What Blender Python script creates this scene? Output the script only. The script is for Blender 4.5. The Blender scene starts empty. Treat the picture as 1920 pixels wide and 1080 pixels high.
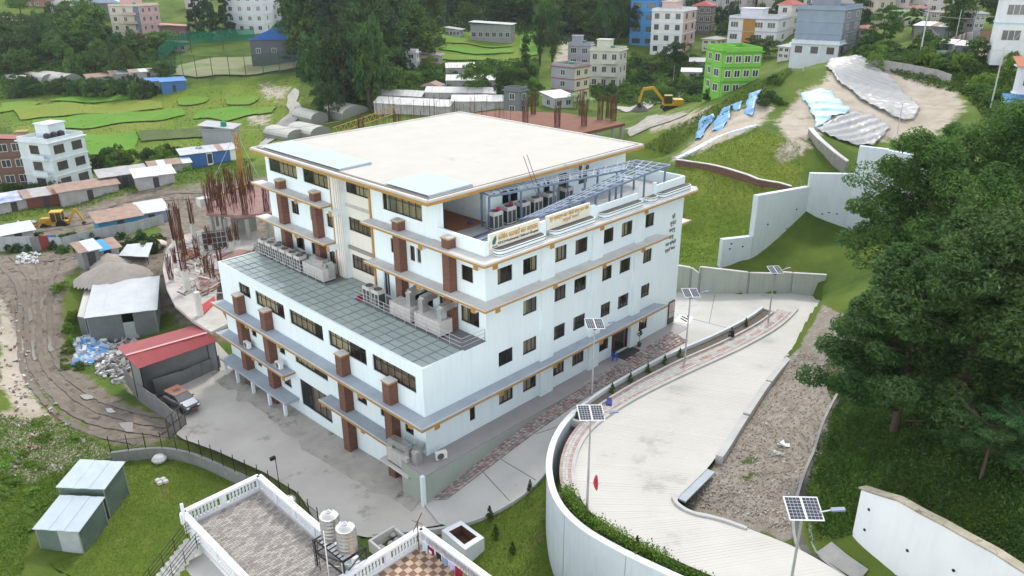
import bpy, math, random
import numpy as np
from mathutils import Vector, Matrix, geometry
random.seed(7); rng = np.random.default_rng(7)
S = bpy.context.scene
COL = S.collection
PI = math.pi
R = math.radians
# ------------------------------------------------------------------ camera
FOC = 1448.0; PITCH = R(22.6576); YAW = R(44.6779); ROLL = R(-0.3043)
CAM = np.array([-34.8121, -37.0786, 32.4417])
FW = np.array([math.cos(YAW)*math.cos(PITCH), math.sin(YAW)*math.cos(PITCH), -math.sin(PITCH)])
_rt = np.array([math.sin(YAW), -math.cos(YAW), 0.0]); _up = np.cross(_rt, FW)
RT = math.cos(ROLL)*_rt + math.sin(ROLL)*_up
UP = -math.sin(ROLL)*_rt + math.cos(ROLL)*_up
cd = bpy.data.cameras.new('camera'); cam = bpy.data.objects.new('camera', cd); COL.objects.link(cam)
cd.sensor_width = 36.0; cd.lens = 36.0*FOC/1920.0; cd.clip_start = 0.5; cd.clip_end = 2000
cam.matrix_world = Matrix(((RT[0], UP[0], -FW[0], CAM[0]), (RT[1], UP[1], -FW[1], CAM[1]), (RT[2], UP[2], -FW[2], CAM[2]), (0, 0, 0, 1)))
S.camera = cam
# ------------------------------------------------------------------ light
SUN_EL, SUN_AZ = R(52), R(28)          # direction towards the sun: behind the building, to the right
SUN_STRENGTH, SUN_ANGLE, SKY_STRENGTH, EXPOSURE = 0.85, R(10), 0.15, 1.50
W = bpy.data.worlds.new('World'); S.world = W; W.use_nodes = True
nt = W.node_tree
sky = nt.nodes.new('ShaderNodeTexSky'); sky.sky_type = 'NISHITA'; sky.sun_disc = False
sky.sun_elevation = SUN_EL; sky.sun_rotation = PI/2 - SUN_AZ
sky.air_density = 1.0; sky.dust_density = 0.0; sky.ozone_density = 1.0
nt.nodes['Background'].inputs[1].default_value = SKY_STRENGTH
_hs = nt.nodes.new('ShaderNodeHueSaturation'); _hs.inputs['Saturation'].default_value = 0.22   # thin cloud: a paler sky
nt.links.new(sky.outputs[0], _hs.inputs['Color']); nt.links.new(_hs.outputs[0], nt.nodes['Background'].inputs[0])
sl = bpy.data.lights.new('sun', 'SUN'); so = bpy.data.objects.new('sun', sl); COL.objects.link(so)
sl.energy = SUN_STRENGTH; sl.angle = SUN_ANGLE; sl.color = (1.0, 0.94, 0.84)
_sd = Vector((math.cos(SUN_EL)*math.cos(SUN_AZ), math.cos(SUN_EL)*math.sin(SUN_AZ), math.sin(SUN_EL)))
so.rotation_euler = _sd.to_track_quat('Z', 'Y').to_euler(); so.location = (0, 0, 120)
S.view_settings.view_transform = 'Standard'; S.view_settings.look = 'None'
S.view_settings.exposure = EXPOSURE; S.view_settings.gamma = 1.0
S.render.engine = 'CYCLES'
S.cycles.max_bounces = 5; S.cycles.diffuse_bounces = 3; S.cycles.glossy_bounces = 2
S.cycles.transparent_max_bounces = 12; S.cycles.transmission_bounces = 3
# ------------------------------------------------------------------ pixel helpers (photo is 1920 x 1080)
def ray(px, py): return FW*FOC + RT*(px-960) - UP*(py-540)
def P(px, py, z):
    d = ray(px, py); return CAM + d*((z-CAM[2])/d[2])
def PD(px, py, dep): return CAM + ray(px, py)*(dep/FOC)
def PY(px, py, y):
    d = ray(px, py); return CAM + d*((y-CAM[1])/d[1])
def PX(px, py, x):
    d = ray(px, py); return CAM + d*((x-CAM[0])/d[0])
def proj(p):
    d = np.asarray(p, float)-CAM; w = d@FW
    return 960+FOC*(d@RT)/w, 540-FOC*(d@UP)/w, w
def ZV(x, y, py):
    lo, hi = -30.0, 90.0
    for _ in range(40):
        m = (lo+hi)/2
        if proj((x, y, m))[1] > py: lo = m
        else: hi = m
    return lo
# ------------------------------------------------------------------ object helpers
def new_obj(name, data, parent=None, loc=None, rotz=None):
    o = bpy.data.objects.new(name, data); COL.objects.link(o)
    if parent is not None: o.parent = parent
    if loc is not None: o.location = Vector([float(v) for v in loc])
    if rotz is not None: o.rotation_euler = (0, 0, rotz)
    return o
def tag(o, label=None, cat=None, group=None, kind=None):
    if label: o['label'] = label
    if cat: o['category'] = cat
    if group: o['group'] = group
    if kind: o['kind'] = kind
    return o
def thing(name, label, cat, loc=(0, 0, 0), rotz=0.0, group=None):
    return tag(new_obj(name, None, None, loc, rotz), label, cat, group)
class MB:
    def __init__(s): s.v = []; s.f = []; s.m = []
    def add(s, vs, fs, m=0):
        b = len(s.v); s.v += [tuple(float(c) for c in v) for v in vs]
        s.f += [tuple(i+b for i in f) for f in fs]; s.m += [m]*len(fs); return s
    def quad(s, a, b, c, d, m=0): return s.add([a, b, c, d], [(0, 1, 2, 3)], m)
    def box(s, x0, x1, y0, y1, z0, z1, m=0):
        return s.add([(x0, y0, z0), (x1, y0, z0), (x1, y1, z0), (x0, y1, z0), (x0, y0, z1), (x1, y0, z1), (x1, y1, z1), (x0, y1, z1)],
                     [(0, 3, 2, 1), (4, 5, 6, 7), (0, 1, 5, 4), (1, 2, 6, 5), (2, 3, 7, 6), (3, 0, 4, 7)], m)
    def cbox(s, c, sz, m=0):
        return s.box(c[0]-sz[0]/2, c[0]+sz[0]/2, c[1]-sz[1]/2, c[1]+sz[1]/2, c[2]-sz[2]/2, c[2]+sz[2]/2, m)
    def beam(s, p0, p1, w, h, m=0, up=(0, 0, 1)):
        p0 = Vector([float(c) for c in p0]); p1 = Vector([float(c) for c in p1]); d = (p1-p0).normalized()
        u = Vector(up)
        if abs(d.dot(u)) > 0.98: u = Vector((1, 0, 0))
        a = d.cross(u).normalized()*(w/2); b = a.cross(d).normalized()*(h/2)
        vs = [p0-a-b, p0+a-b, p0+a+b, p0-a+b, p1-a-b, p1+a-b, p1+a+b, p1-a+b]
        return s.add(vs, [(0, 3, 2, 1), (4, 5, 6, 7), (0, 1, 5, 4), (1, 2, 6, 5), (2, 3, 7, 6), (3, 0, 4, 7)], m)
    def tube(s, p0, p1, r, n=6, m=0, r1=None, cap=True):
        p0 = Vector([float(c) for c in p0]); p1 = Vector([float(c) for c in p1]); d = (p1-p0).normalized()
        u = Vector((0, 0, 1)) if abs(d.z) < 0.95 else Vector((1, 0, 0))
        a = d.cross(u).normalized(); b = a.cross(d).normalized(); r1 = r if r1 is None else r1
        vs = []
        for (p, q) in ((p0, r), (p1, r1)):
            for k in range(n):
                t = 2*PI*k/n; vs.append(p+(a*math.cos(t)+b*math.sin(t))*q)
        fs = [(k, (k+1) % n, n+(k+1) % n, n+k) for k in range(n)]
        if cap: fs += [tuple(range(n))[::-1], tuple(range(n, 2*n))]
        return s.add(vs, fs, m)
    def path(s, pts, r, n=6, m=0):
        for a, b in zip(pts[:-1], pts[1:]): s.tube(a, b, r, n, m)
        return s
    def lathe(s, prof, n=16, c=(0, 0, 0), m=0):
        vs = []
        for (r, z) in prof:
            for k in range(n):
                t = 2*PI*k/n; vs.append((c[0]+r*math.cos(t), c[1]+r*math.sin(t), c[2]+z))
        fs = []
        for i in range(len(prof)-1):
            for k in range(n):
                fs.append((i*n+k, i*n+(k+1) % n, (i+1)*n+(k+1) % n, (i+1)*n+k))
        fs.append(tuple(range(n))[::-1]); fs.append(tuple((len(prof)-1)*n+k for k in range(n)))
        return s.add(vs, fs, m)
    def prism(s, poly, z0, z1, m=0):
        n = len(poly); vs = [(p[0], p[1], z0) for p in poly]+[(p[0], p[1], z1) for p in poly]
        fs = [tuple(range(n))[::-1], tuple(range(n, 2*n))]+[(k, (k+1) % n, n+(k+1) % n, n+k) for k in range(n)]
        return s.add(vs, fs, m)
    def ext(s, prof, y0, y1, m=0, axis='y'):
        """profile in (x,z) pulled along y (or (y,z) along x)"""
        n = len(prof)
        f = (lambda p, t: (p[0], t, p[1])) if axis == 'y' else (lambda p, t: (t, p[0], p[1]))
        vs = [f(p, y0) for p in prof]+[f(p, y1) for p in prof]
        return s.add(vs, [tuple(range(n)), tuple(range(n, 2*n))[::-1]]+[(k, (k+1) % n, n+(k+1) % n, n+k) for k in range(n)], m)
    def mesh(s, name, mats, smooth=False):
        me = bpy.data.meshes.new(name); me.from_pydata(s.v, [], s.f)
        for mm in (mats if isinstance(mats, (list, tuple)) else [mats]): me.materials.append(mm)
        if any(s.m): me.polygons.foreach_set('material_index', s.m)
        if smooth: me.polygons.foreach_set('use_smooth', [True]*len(s.f))
        me.update(); return me
    def build(s, name, mats, parent=None, loc=None, rotz=None, smooth=False):
        return new_obj(name, s.mesh(name, mats, smooth), parent, loc, rotz)
def np_mesh(name, V, F, mats, smooth=False, mi=None):
    """fast mesh from arrays: V (n,3), F (m,k) all faces of k corners"""
    me = bpy.data.meshes.new(name); n, (m, k) = len(V), F.shape
    me.vertices.add(n); me.vertices.foreach_set('co', np.ascontiguousarray(V, dtype=np.float32).ravel())
    me.loops.add(m*k); me.loops.foreach_set('vertex_index', np.ascontiguousarray(F, dtype=np.int32).ravel())
    me.polygons.add(m); me.polygons.foreach_set('loop_start', np.arange(0, m*k, k, dtype=np.int32))
    for mm in (mats if isinstance(mats, (list, tuple)) else [mats]): me.materials.append(mm)
    if mi is not None: me.polygons.foreach_set('material_index', np.asarray(mi, dtype=np.int32))
    me.polygons.foreach_set('use_smooth', np.full(m, bool(smooth), dtype=bool))
    me.update(calc_edges=True); me.validate(); return me
def copy_tree(o, parent=None):
    c = o.copy(); COL.objects.link(c); c.parent = parent
    for ch in list(o.children): copy_tree(ch, c)
    return c
def dup(o, loc, rotz=0.0, label=None, scale=None):
    c = copy_tree(o); c.location = Vector([float(v) for v in loc]); c.rotation_euler = (0, 0, rotz)
    if label: c['label'] = label
    if scale: c.scale = (scale,)*3 if not isinstance(scale, (tuple, list)) else scale
    return c
# ------------------------------------------------------------------ materials
MATS = {}
def M(name, c, c2=None, scale=3.0, rough=0.75, bump=0.0, bscale=None, metal=0.0, spots=None, spec=0.3, streak=None, island=0.0, objvar=0.0, wave=None, coords='Object'):
    """c/c2 two real surface colours mixed by noise; spots (colour, scale, threshold) stains; streak (colour, amount) rain streaks down z;
    island random value per loose piece; objvar random value per object; wave (scale, axis, strength) corrugation relief"""
    if name in MATS: return MATS[name]
    m = bpy.data.materials.new(name); m.use_nodes = True; t = m.node_tree; N = t.nodes; L = t.links
    b = N['Principled BSDF']; b.inputs['Roughness'].default_value = rough; b.inputs['Metallic'].default_value = metal
    b.inputs['Specular IOR Level'].default_value = spec
    tc = N.new('ShaderNodeTexCoord'); co = tc.outputs[coords]
    if coords == 'World':
        pass
    def mix(a, bb, fac):
        x = N.new('ShaderNodeMix'); x.data_type = 'RGBA'
        for sock, val in ((x.inputs[6], a), (x.inputs[7], bb), (x.inputs[0], fac)):
            if hasattr(val, 'is_linked'): L.new(val, sock)
            elif isinstance(val, (tuple, list)): sock.default_value = (*val, 1)
            else: sock.default_value = val
        return x.outputs[2]
    def noise(sc, det=5, ro=0.6, vec=None):
        n = N.new('ShaderNodeTexNoise'); n.inputs['Scale'].default_value = sc; n.inputs['Detail'].default_value = det; n.inputs['Roughness'].default_value = ro
        L.new(vec if vec is not None else co, n.inputs['Vector']); return n.outputs['Fac']
    def ramp(v, a, bb):
        r = N.new('ShaderNodeMapRange'); r.inputs[1].default_value = a; r.inputs[2].default_value = bb; L.new(v, r.inputs[0]); return r.outputs[0]
    out = c
    if c2 is not None: out = mix(c, c2, ramp(noise(scale), 0.32, 0.68))
    if streak:
        mp = N.new('ShaderNodeMapping'); mp.inputs['Scale'].default_value = (1.6, 1.6, 0.12); L.new(co, mp.inputs[0])
        out = mix(out, streak[0], ramp(noise(2.2, 6, 0.7, mp.outputs[0]), 0.5, 0.5+0.35/max(streak[1], 0.01)))
    if spots:
        out = mix(out, spots[0], ramp(noise(spots[1], 8, 0.7), spots[2], spots[2]+0.12))
    if island or objvar:
        if island:
            g = N.new('ShaderNodeNewGeometry'); rnd = g.outputs['Random Per Island']; amt = island
        else:
            g = N.new('ShaderNodeObjectInfo'); rnd = g.outputs['Random']; amt = objvar
        hs = N.new('ShaderNodeHueSaturation'); mr = N.new('ShaderNodeMapRange'); mr.inputs[3].default_value = 1-amt; mr.inputs[4].default_value = 1+amt
        L.new(rnd, mr.inputs[0]); L.new(mr.outputs[0], hs.inputs['Value'])
        mr2 = N.new('ShaderNodeMapRange'); mr2.inputs[3].default_value = 0.5-amt*0.08; mr2.inputs[4].default_value = 0.5+amt*0.08
        L.new(rnd, mr2.inputs[0]); L.new(mr2.outputs[0], hs.inputs['Hue'])
        if isinstance(out, tuple): hs.inputs['Color'].default_value = (*out, 1)
        else: L.new(out, hs.inputs['Color'])
        out = hs.outputs[0]
    if isinstance(out, (tuple, list)): b.inputs['Base Color'].default_value = (*out, 1)
    else: L.new(out, b.inputs['Base Color'])
    hgt = None
    if bump: hgt = noise(bscale or scale*6, 4)
    if wave:
        w = N.new('ShaderNodeTexWave'); w.bands_direction = wave[1]; w.inputs['Scale'].default_value = wave[0]; L.new(co, w.inputs[0]); hgt = w.outputs['Fac']; bump = wave[2]
    if hgt is not None:
        bp = N.new('ShaderNodeBump'); bp.inputs['Strength'].default_value = min(bump, 1.0); bp.inputs['Distance'].default_value = 0.04 if not wave else 0.03
        L.new(hgt, bp.inputs['Height']); L.new(bp.outputs[0], b.inputs['Normal'])
    MATS[name] = m; return m
def glass_mat(name, tint, gl=0.18, rough=0.03, opaque=0.0, base=(0.05, 0.06, 0.06)):
    if name in MATS: return MATS[name]
    m = bpy.data.materials.new(name); m.use_nodes = True; t = m.node_tree; N = t.nodes; L = t.links
    N.remove(N['Principled BSDF'])
    tr = N.new('ShaderNodeBsdfTransparent'); tr.inputs[0].default_value = (*tint, 1)
    df = N.new('ShaderNodeBsdfDiffuse'); df.inputs[0].default_value = (*base, 1)
    gs = N.new('ShaderNodeBsdfGlossy'); gs.inputs['Roughness'].default_value = rough
    m1 = N.new('ShaderNodeMixShader'); m1.inputs[0].default_value = opaque; L.new(tr.outputs[0], m1.inputs[1]); L.new(df.outputs[0], m1.inputs[2])
    lw = N.new('ShaderNodeLayerWeight'); lw.inputs[0].default_value = 0.35
    mr = N.new('ShaderNodeMapRange'); mr.inputs[3].default_value = gl*0.5; mr.inputs[4].default_value = min(1, gl*2.5); L.new(lw.outputs['Fresnel'], mr.inputs[0])
    m2 = N.new('ShaderNodeMixShader'); L.new(mr.outputs[0], m2.inputs[0]); L.new(m1.outputs[0], m2.inputs[1]); L.new(gs.outputs[0], m2.inputs[2])
    L.new(m2.outputs[0], N['Material Output'].inputs[0])
    MATS[name] = m; return m
def leaf_mat(name, c, c2, var=0.35, trans=0.25, scale=0.35):
    if name in MATS: return MATS[name]
    m = bpy.data.materials.new(name); m.use_nodes = True; t = m.node_tree; N = t.nodes; L = t.links
    N.remove(N['Principled BSDF'])
    tc = N.new('ShaderNodeTexCoord'); n = N.new('ShaderNodeTexNoise'); n.inputs['Scale'].default_value = scale; n.inputs['Detail'].default_value = 3; L.new(tc.outputs['Object'], n.inputs[0])
    g = N.new('ShaderNodeNewGeometry'); oi = N.new('ShaderNodeObjectInfo')
    ad = N.new('ShaderNodeMath'); ad.operation = 'ADD'; L.new(n.outputs[0], ad.inputs[0])
    ml = N.new('ShaderNodeMath'); ml.operation = 'MULTIPLY_ADD'; ml.inputs[1].default_value = 0.7; ml.inputs[2].default_value = -0.35; L.new(g.outputs['Random Per Island'], ml.inputs[0]); L.new(ml.outputs[0], ad.inputs[1])
    mx = N.new('ShaderNodeMix'); mx.data_type = 'RGBA'; mx.inputs[6].default_value = (*c, 1); mx.inputs[7].default_value = (*c2, 1)
    mr0 = N.new('ShaderNodeMapRange'); mr0.inputs[1].default_value = 0.25; mr0.inputs[2].default_value = 0.75; L.new(ad.outputs[0], mr0.inputs[0]); L.new(mr0.outputs[0], mx.inputs[0])
    hs = N.new('ShaderNodeHueSaturation'); L.new(mx.outputs[2], hs.inputs['Color'])
    mr = N.new('ShaderNodeMapRange'); mr.inputs[3].default_value = 1-var; mr.inputs[4].default_value = 1+var; L.new(oi.outputs['Random'], mr.inputs[0]); L.new(mr.outputs[0], hs.inputs['Value'])
    mr2 = N.new('ShaderNodeMapRange'); mr2.inputs[3].default_value = 0.485; mr2.inputs[4].default_value = 0.515; L.new(oi.outputs['Random'], mr2.inputs[0]); L.new(mr2.outputs[0], hs.inputs['Hue'])
    df = N.new('ShaderNodeBsdfDiffuse'); tr = N.new('ShaderNodeBsdfTranslucent'); L.new(hs.outputs[0], df.inputs[0]); L.new(hs.outputs[0], tr.inputs[0])
    ms = N.new('ShaderNodeMixShader'); ms.inputs[0].default_value = trans; L.new(df.outputs[0], ms.inputs[1]); L.new(tr.outputs[0], ms.inputs[2])
    gl = N.new('ShaderNodeBsdfGlossy'); gl.inputs['Roughness'].default_value = 0.5; gl.inputs[0].default_value = (0.5, 0.55, 0.45, 1)
    m2 = N.new('ShaderNodeMixShader'); m2.inputs[0].default_value = 0.03; L.new(ms.outputs[0], m2.inputs[1]); L.new(gl.outputs[0], m2.inputs[2])
    L.new(m2.outputs[0], N['Material Output'].inputs[0]); MATS[name] = m; return m
white = M('wall_paint_pale_blue_white', (0.73, 0.82, 0.845), (0.68, 0.775, 0.80), 0.25, 0.7, streak=((0.50, 0.55, 0.56), 0.45))
cream = M('wall_paint_cream', (0.72, 0.70, 0.62), (0.66, 0.64, 0.57), 0.4, 0.7, streak=((0.45, 0.43, 0.38), 0.35))
slabgrey = M('ledge_top_cement', (0.36, 0.40, 0.45), (0.29, 0.33, 0.37), 0.7, 0.8, spots=((0.45, 0.43, 0.40), 1.3, 0.62))
slabpale = M('ledge_top_pale', (0.62, 0.60, 0.57), (0.50, 0.49, 0.47), 0.6, 0.8, spots=((0.33, 0.30, 0.27), 1.5, 0.6))
ochre = M('ochre_trim', (0.42, 0.24, 0.06), (0.36, 0.20, 0.055), 1.5, 0.6)
roofwhite = M('roof_cement_screed', (0.49, 0.47, 0.425), (0.45, 0.43, 0.385), 0.35, 0.85, spots=((0.36, 0.33, 0.28), 0.32, 0.60))
dark = M('dark_frame', (0.035, 0.032, 0.03), rough=0.4)
glass = glass_mat('window_glass', (0.72, 0.74, 0.73), 0.17)
curtain_m = M('curtain', (0.60, 0.50, 0.36), (0.44, 0.36, 0.25), 4.0, 0.9, objvar=0.4)
room_m = M('room_interior', (0.25, 0.24, 0.22), rough=0.9)
steel = M('stainless_steel', (0.62, 0.62, 0.60), rough=0.28, metal=0.9)
galv = M('galvanised_metal', (0.50, 0.51, 0.52), (0.42, 0.43, 0.44), 3, 0.45, metal=0.6)
pipe_white = M('white_pipe', (0.75, 0.75, 0.73), rough=0.5)
black_metal = M('black_metal', (0.02, 0.02, 0.022), rough=0.5)
concrete = M('raw_concrete', (0.36, 0.35, 0.33), (0.27, 0.265, 0.25), 1.1, 0.9, bump=0.3, spots=((0.20, 0.19, 0.18), 0.9, 0.62))
concrete_pale = M('pale_concrete', (0.56, 0.55, 0.51), (0.48, 0.47, 0.44), 0.6, 0.9, bump=0.2, spots=((0.38, 0.37, 0.34), 0.7, 0.63))
white_wall = M('white_painted_wall', (0.72, 0.74, 0.76), (0.66, 0.68, 0.71), 0.5, 0.75, streak=((0.50, 0.51, 0.50), 0.3))
rust = M('rusty_rebar', (0.13, 0.045, 0.025), (0.08, 0.03, 0.02), 4, 0.85)
tin = M('tin_sheet', (0.50, 0.52, 0.54), (0.42, 0.44, 0.46), 0.8, 0.5, metal=0.35, wave=(9.0, 'X', 0.6))
tin_y = M('tin_sheet_y', (0.50, 0.52, 0.54), (0.43, 0.45, 0.47), 0.8, 0.5, metal=0.3, wave=(9.0, 'Y', 0.6))
bark = M('bark', (0.09, 0.07, 0.05), (0.055, 0.042, 0.032), 3, 0.95, bump=0.6)
# ------------------------------------------------------------------ terrain height: linear radial basis through control points
CTRL = [  # (px, py, 'z' or 'd', value)
 (450,780,'z',-4.2),(350,790,'z',-4.4),(600,870,'z',-3.8),(700,930,'z',-3.2),(785,945,'z',-2.4),(700,1000,'z',-3.2),(540,900,'z',-3.9),(300,900,'z',-5.1),(200,950,'z',-5.2),
 (250,1060,'z',-5.2),(60,1000,'z',-4.8),(100,880,'z',-4.9),(420,900,'z',-5.0),(230,850,'z',-4.8),(920,1000,'z',-2.6),(1000,930,'z',-1.5),(1029,1004,'z',-2.0),(1000,1060,'z',-3.0),(850,1000,'z',-2.8),
 (978,810,'z',-.5),(900,880,'z',-1.4),(1100,720,'z',-.1),(1250,640,'z',-.15),(1400,560,'z',-.25),(1500,570,'z',-.1),
 (1450,780,'z',1.3),(1400,900,'z',2.1),(1480,980,'z',2.9),(1530,700,'z',.9),(1560,850,'z',2.9),(1540,1000,'z',3.1),(1530,950,'z',2.7),(1600,1030,'z',3.4),(1680,1085,'z',3.8),
 (1640,900,'z',5.9),(1750,950,'z',6.4),(1720,850,'z',6.6),(1900,950,'z',8.0),(1900,1040,'z',7.4),(1900,800,'z',8.5),(1650,720,'z',4.2),(1590,800,'z',4.2),(1620,860,'z',5.0),
 (1280,495,'z',1.5),(1330,505,'z',1.6),(1400,498,'z',2.0),(1450,465,'z',2.8),(1520,440,'z',3.4),(1600,430,'z',3.6),(1340,430,'z',3.2),(1300,450,'z',2.0),(1320,370,'z',5.6),(1285,325,'z',7.0),(1400,350,'z',7.4),(1480,358,'z',7.6),
 (1500,330,'z',8.4),(1400,280,'z',10.4),(1420,240,'z',12.0),(1290,300,'z',8.0),(1500,260,'z',11.5),(1560,290,'z',10.2),(1640,285,'z',10.0),
 (1255,300,'d',122),(1220,262,'d',124),(1300,232,'d',119),(1400,172,'d',119),(1480,132,'d',124),
 (1300,275,'d',112),(1370,235,'d',110),(1425,195,'d',113),(1200,300,'d',122),
 (1240,205,'d',185),(1360,180,'d',193),(1160,240,'d',150),(1440,140,'d',180),
 (1550,165,'d',115),(1650,205,'d',108),(1720,235,'d',104),(1790,190,'d',110),(1600,250,'d',104),(1600,118,'d',130),(1700,170,'d',119),(1480,200,'d',113),(1530,190,'d',111),
 (1830,150,'d',118),(1880,300,'d',84),(1760,300,'d',92),(1900,450,'d',66),(1700,450,'d',78),(1700,560,'d',66),(1850,620,'d',55),(1600,560,'d',70),
 (1900,200,'d',100),(1880,90,'d',125),(1740,90,'d',145),(1700,60,'d',165),(1600,90,'d',190),(1540,108,'d',205),(1420,88,'d',215),(1480,110,'d',195),
 (1205,95,'d',250),(1300,110,'d',235),(1115,170,'d',205),(1060,192,'d',185),(1250,150,'d',215),(925,80,'d',260),(880,110,'d',240),(780,128,'d',215),(680,225,'d',180),(545,195,'d',200),(530,112,'d',268),
 (450,148,'d',240),(350,130,'d',238),(320,150,'d',232),(265,80,'d',290),(80,165,'d',245),(150,190,'d',230),(200,205,'d',222),(250,280,'d',178),(400,200,'d',215),(500,230,'d',185),(110,360,'d',143),(410,285,'d',168),(300,340,'d',138),
 (105,425,'d',120),(230,410,'d',122),(200,470,'d',104),(60,520,'d',94),(30,700,'z',-5.6),(100,640,'z',-6.0),(60,800,'z',-5.2),(250,600,'z',-6.4),(300,500,'d',98),(180,520,'d',95),(200,780,'z',-5.1),(360,400,'d',124),
 (780,200,'d',185),(900,200,'d',180),(830,150,'d',205),(950,150,'d',205),
 (0,2,'d',330),(150,2,'d',350),(400,2,'d',340),(600,2,'d',330),(700,60,'d',262),(800,2,'d',330),(1000,2,'d',330),(1100,30,'d',300),(1070,85,'d',245),(1200,2,'d',330),(1400,2,'d',290),(1600,2,'d',260),(1800,2,'d',220),(1918,2,'d',190),
 (20,70,'d',290),(150,90,'d',268),(60,120,'d',258),
 (0,-160,'d',460),(500,-160,'d',470),(1000,-160,'d',470),(1500,-170,'d',400),(1900,-200,'d',300),(-500,-50,'d',400),(2400,-300,'d',280),(2400,400,'d',60),(-400,300,'d',150),(-300,700,'d',60)]
CW = [(12,15,-1.2),(0,31,-4.2),(12,34,-3.5),(26,31,-1),(30,14,-.2),(28,4,-.2),(20,25,-1.2),(-35,-37,-3),(-30,-10,-5),(-15,-25,0),(20,45,-4),(5,48,-4.6),(34,40,2.0),(36,22,2.2),(45,32,5.5),(40,9,2.0),(33,12,.2),(-60,20,-6),(-5,-60,9)]
_cp = np.array([(P(a, b, v) if k == 'z' else PD(a, b, v)) for a, b, k, v in CTRL]+[np.array(c, float) for c in CW])
_D = np.sqrt(((_cp[:, None, :2]-_cp[None, :, :2])**2).sum(-1))
_A = np.zeros((len(_cp)+1,)*2); _A[:-1, :-1] = -_D - np.eye(len(_cp))*0.25; _A[-1, :-1] = _A[:-1, -1] = 1
_w = np.linalg.solve(_A, np.append(_cp[:, 2], 0))
def H(x, y):
    x = np.atleast_1d(np.asarray(x, float)); y = np.atleast_1d(np.asarray(y, float))
    out = np.empty(len(x))
    for i in range(0, len(x), 20000):
        d = np.sqrt((x[i:i+20000, None]-_cp[None, :, 0])**2+(y[i:i+20000, None]-_cp[None, :, 1])**2)
        out[i:i+20000] = -d@_w[:-1]+_w[-1]
    return out
def h(x, y): return float(H([x], [y])[0])
_ts = np.geomspace(18, 520, 420)
def G(px, py):
    r = ray(px, py)/FOC
    pts = CAM+_ts[:, None]*r
    below = np.nonzero(pts[:, 2] < H(pts[:, 0], pts[:, 1]))[0]
    if len(below) == 0: return pts[-1]
    i = max(below[0], 1); a, b = _ts[i-1], _ts[i]
    for _ in range(14):
        m = (a+b)/2; q = CAM+m*r
        if q[2] < h(q[0], q[1]): b = m
        else: a = m
    return CAM+b*r
def inpoly(X, Y, poly):
    poly = np.asarray(poly, float); c = np.zeros(len(X), bool); j = len(poly)-1
    for i in range(len(poly)):
        xi, yi, xj, yj = *poly[i, :2], *poly[j, :2]
        if yi != yj: c ^= ((yi > Y) != (yj > Y)) & (X < (xj-xi)*(Y-yi)/(yj-yi)+xi)
        j = i
    return c
def segdist(X, Y, poly, closed=True):
    poly = np.asarray(poly, float); n = len(poly); d = np.full(len(X), 1e9)
    for i in range(n if closed else n-1):
        a, b = poly[i, :2], poly[(i+1) % n, :2]; ab = b-a; L2 = max(ab@ab, 1e-9)
        t = np.clip(((X-a[0])*ab[0]+(Y-a[1])*ab[1])/L2, 0, 1)
        d = np.minimum(d, np.hypot(X-a[0]-t*ab[0], Y-a[1]-t*ab[1]))
    return d
def resample(pts, n):
    pts = np.asarray(pts, float); s = np.r_[0, np.cumsum(np.linalg.norm(np.diff(pts[:, :2], axis=0), axis=1))]
    q = np.linspace(0, s[-1], n); return np.stack([np.interp(q, s, pts[:, k]) for k in range(pts.shape[1])], 1)
def smooth_line(pts, n, it=2):
    p = np.asarray(pts, float)
    for _ in range(it):
        q = [p[0]]
        for a, b in zip(p[:-1], p[1:]): q += [a*.75+b*.25, a*.25+b*.75]
        q.append(p[-1]); p = np.array(q)
    return resample(p, n)
LOWER = []   # (polygon xy, z function) the terrain stays below these sheets
def rbf(pts):
    p = np.asarray(pts, float); n = len(p)
    A = np.zeros((n+1,)*2); A[:-1, :-1] = -np.hypot(p[:, None, 0]-p[None, :, 0], p[:, None, 1]-p[None, :, 1]); A[-1, :-1] = A[:-1, -1] = 1
    w = np.linalg.solve(A+1e-9*np.eye(n+1), np.append(p[:, 2], 0))
    return lambda x, y: -np.hypot(np.atleast_1d(x)[:, None]-p[None, :, 0], np.atleast_1d(y)[:, None]-p[None, :, 1])@w[:-1]+w[-1]
def sheet(name, poly, zf, mat, res=1.0, wob=0.0, kind='structure', parent=None, thick=None):
    """a ground sheet: polygon (xy) filled with a triangulated grid that follows zf"""
    poly = np.asarray(poly, float)[:, :2]
    n = max(8, int(np.linalg.norm(np.diff(np.r_[poly, poly[:1]], axis=0), axis=1).sum()/res))
    ring = resample(np.c_[np.r_[poly, poly[:1]], np.zeros(len(poly)+1)], n+1)[:-1, :2]
    if wob:
        a = rng.normal(0, 1, (n, 2)); a = (a+np.roll(a, 1, 0)+np.roll(a, -1, 0))/1.8; ring = ring+a*wob
    lo, hi = ring.min(0), ring.max(0)
    gx, gy = np.meshgrid(np.arange(lo[0]+res*.5, hi[0], res), np.arange(lo[1]+res*.5, hi[1], res))
    gx, gy = gx.ravel()+rng.uniform(-.2, .2, gx.size)*res, gy.ravel()+rng.uniform(-.2, .2, gx.size)*res
    k = inpoly(gx, gy, ring) & (segdist(gx, gy, ring) > res*.35)
    pts = np.r_[ring, np.c_[gx[k], gy[k]]]
    edges = [(i, (i+1) % n) for i in range(n)]
    vo, eo, fo, *_ = geometry.delaunay_2d_cdt([Vector(p) for p in pts], edges, [list(range(n))], 1, 1e-4)
    vo = np.array([(v.x, v.y) for v in vo]); z = zf(vo[:, 0], vo[:, 1])
    o = new_obj(name, np_mesh(name, np.c_[vo, z], np.array(fo), mat, smooth=True), parent)
    if kind: o['kind'] = kind
    return o
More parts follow.
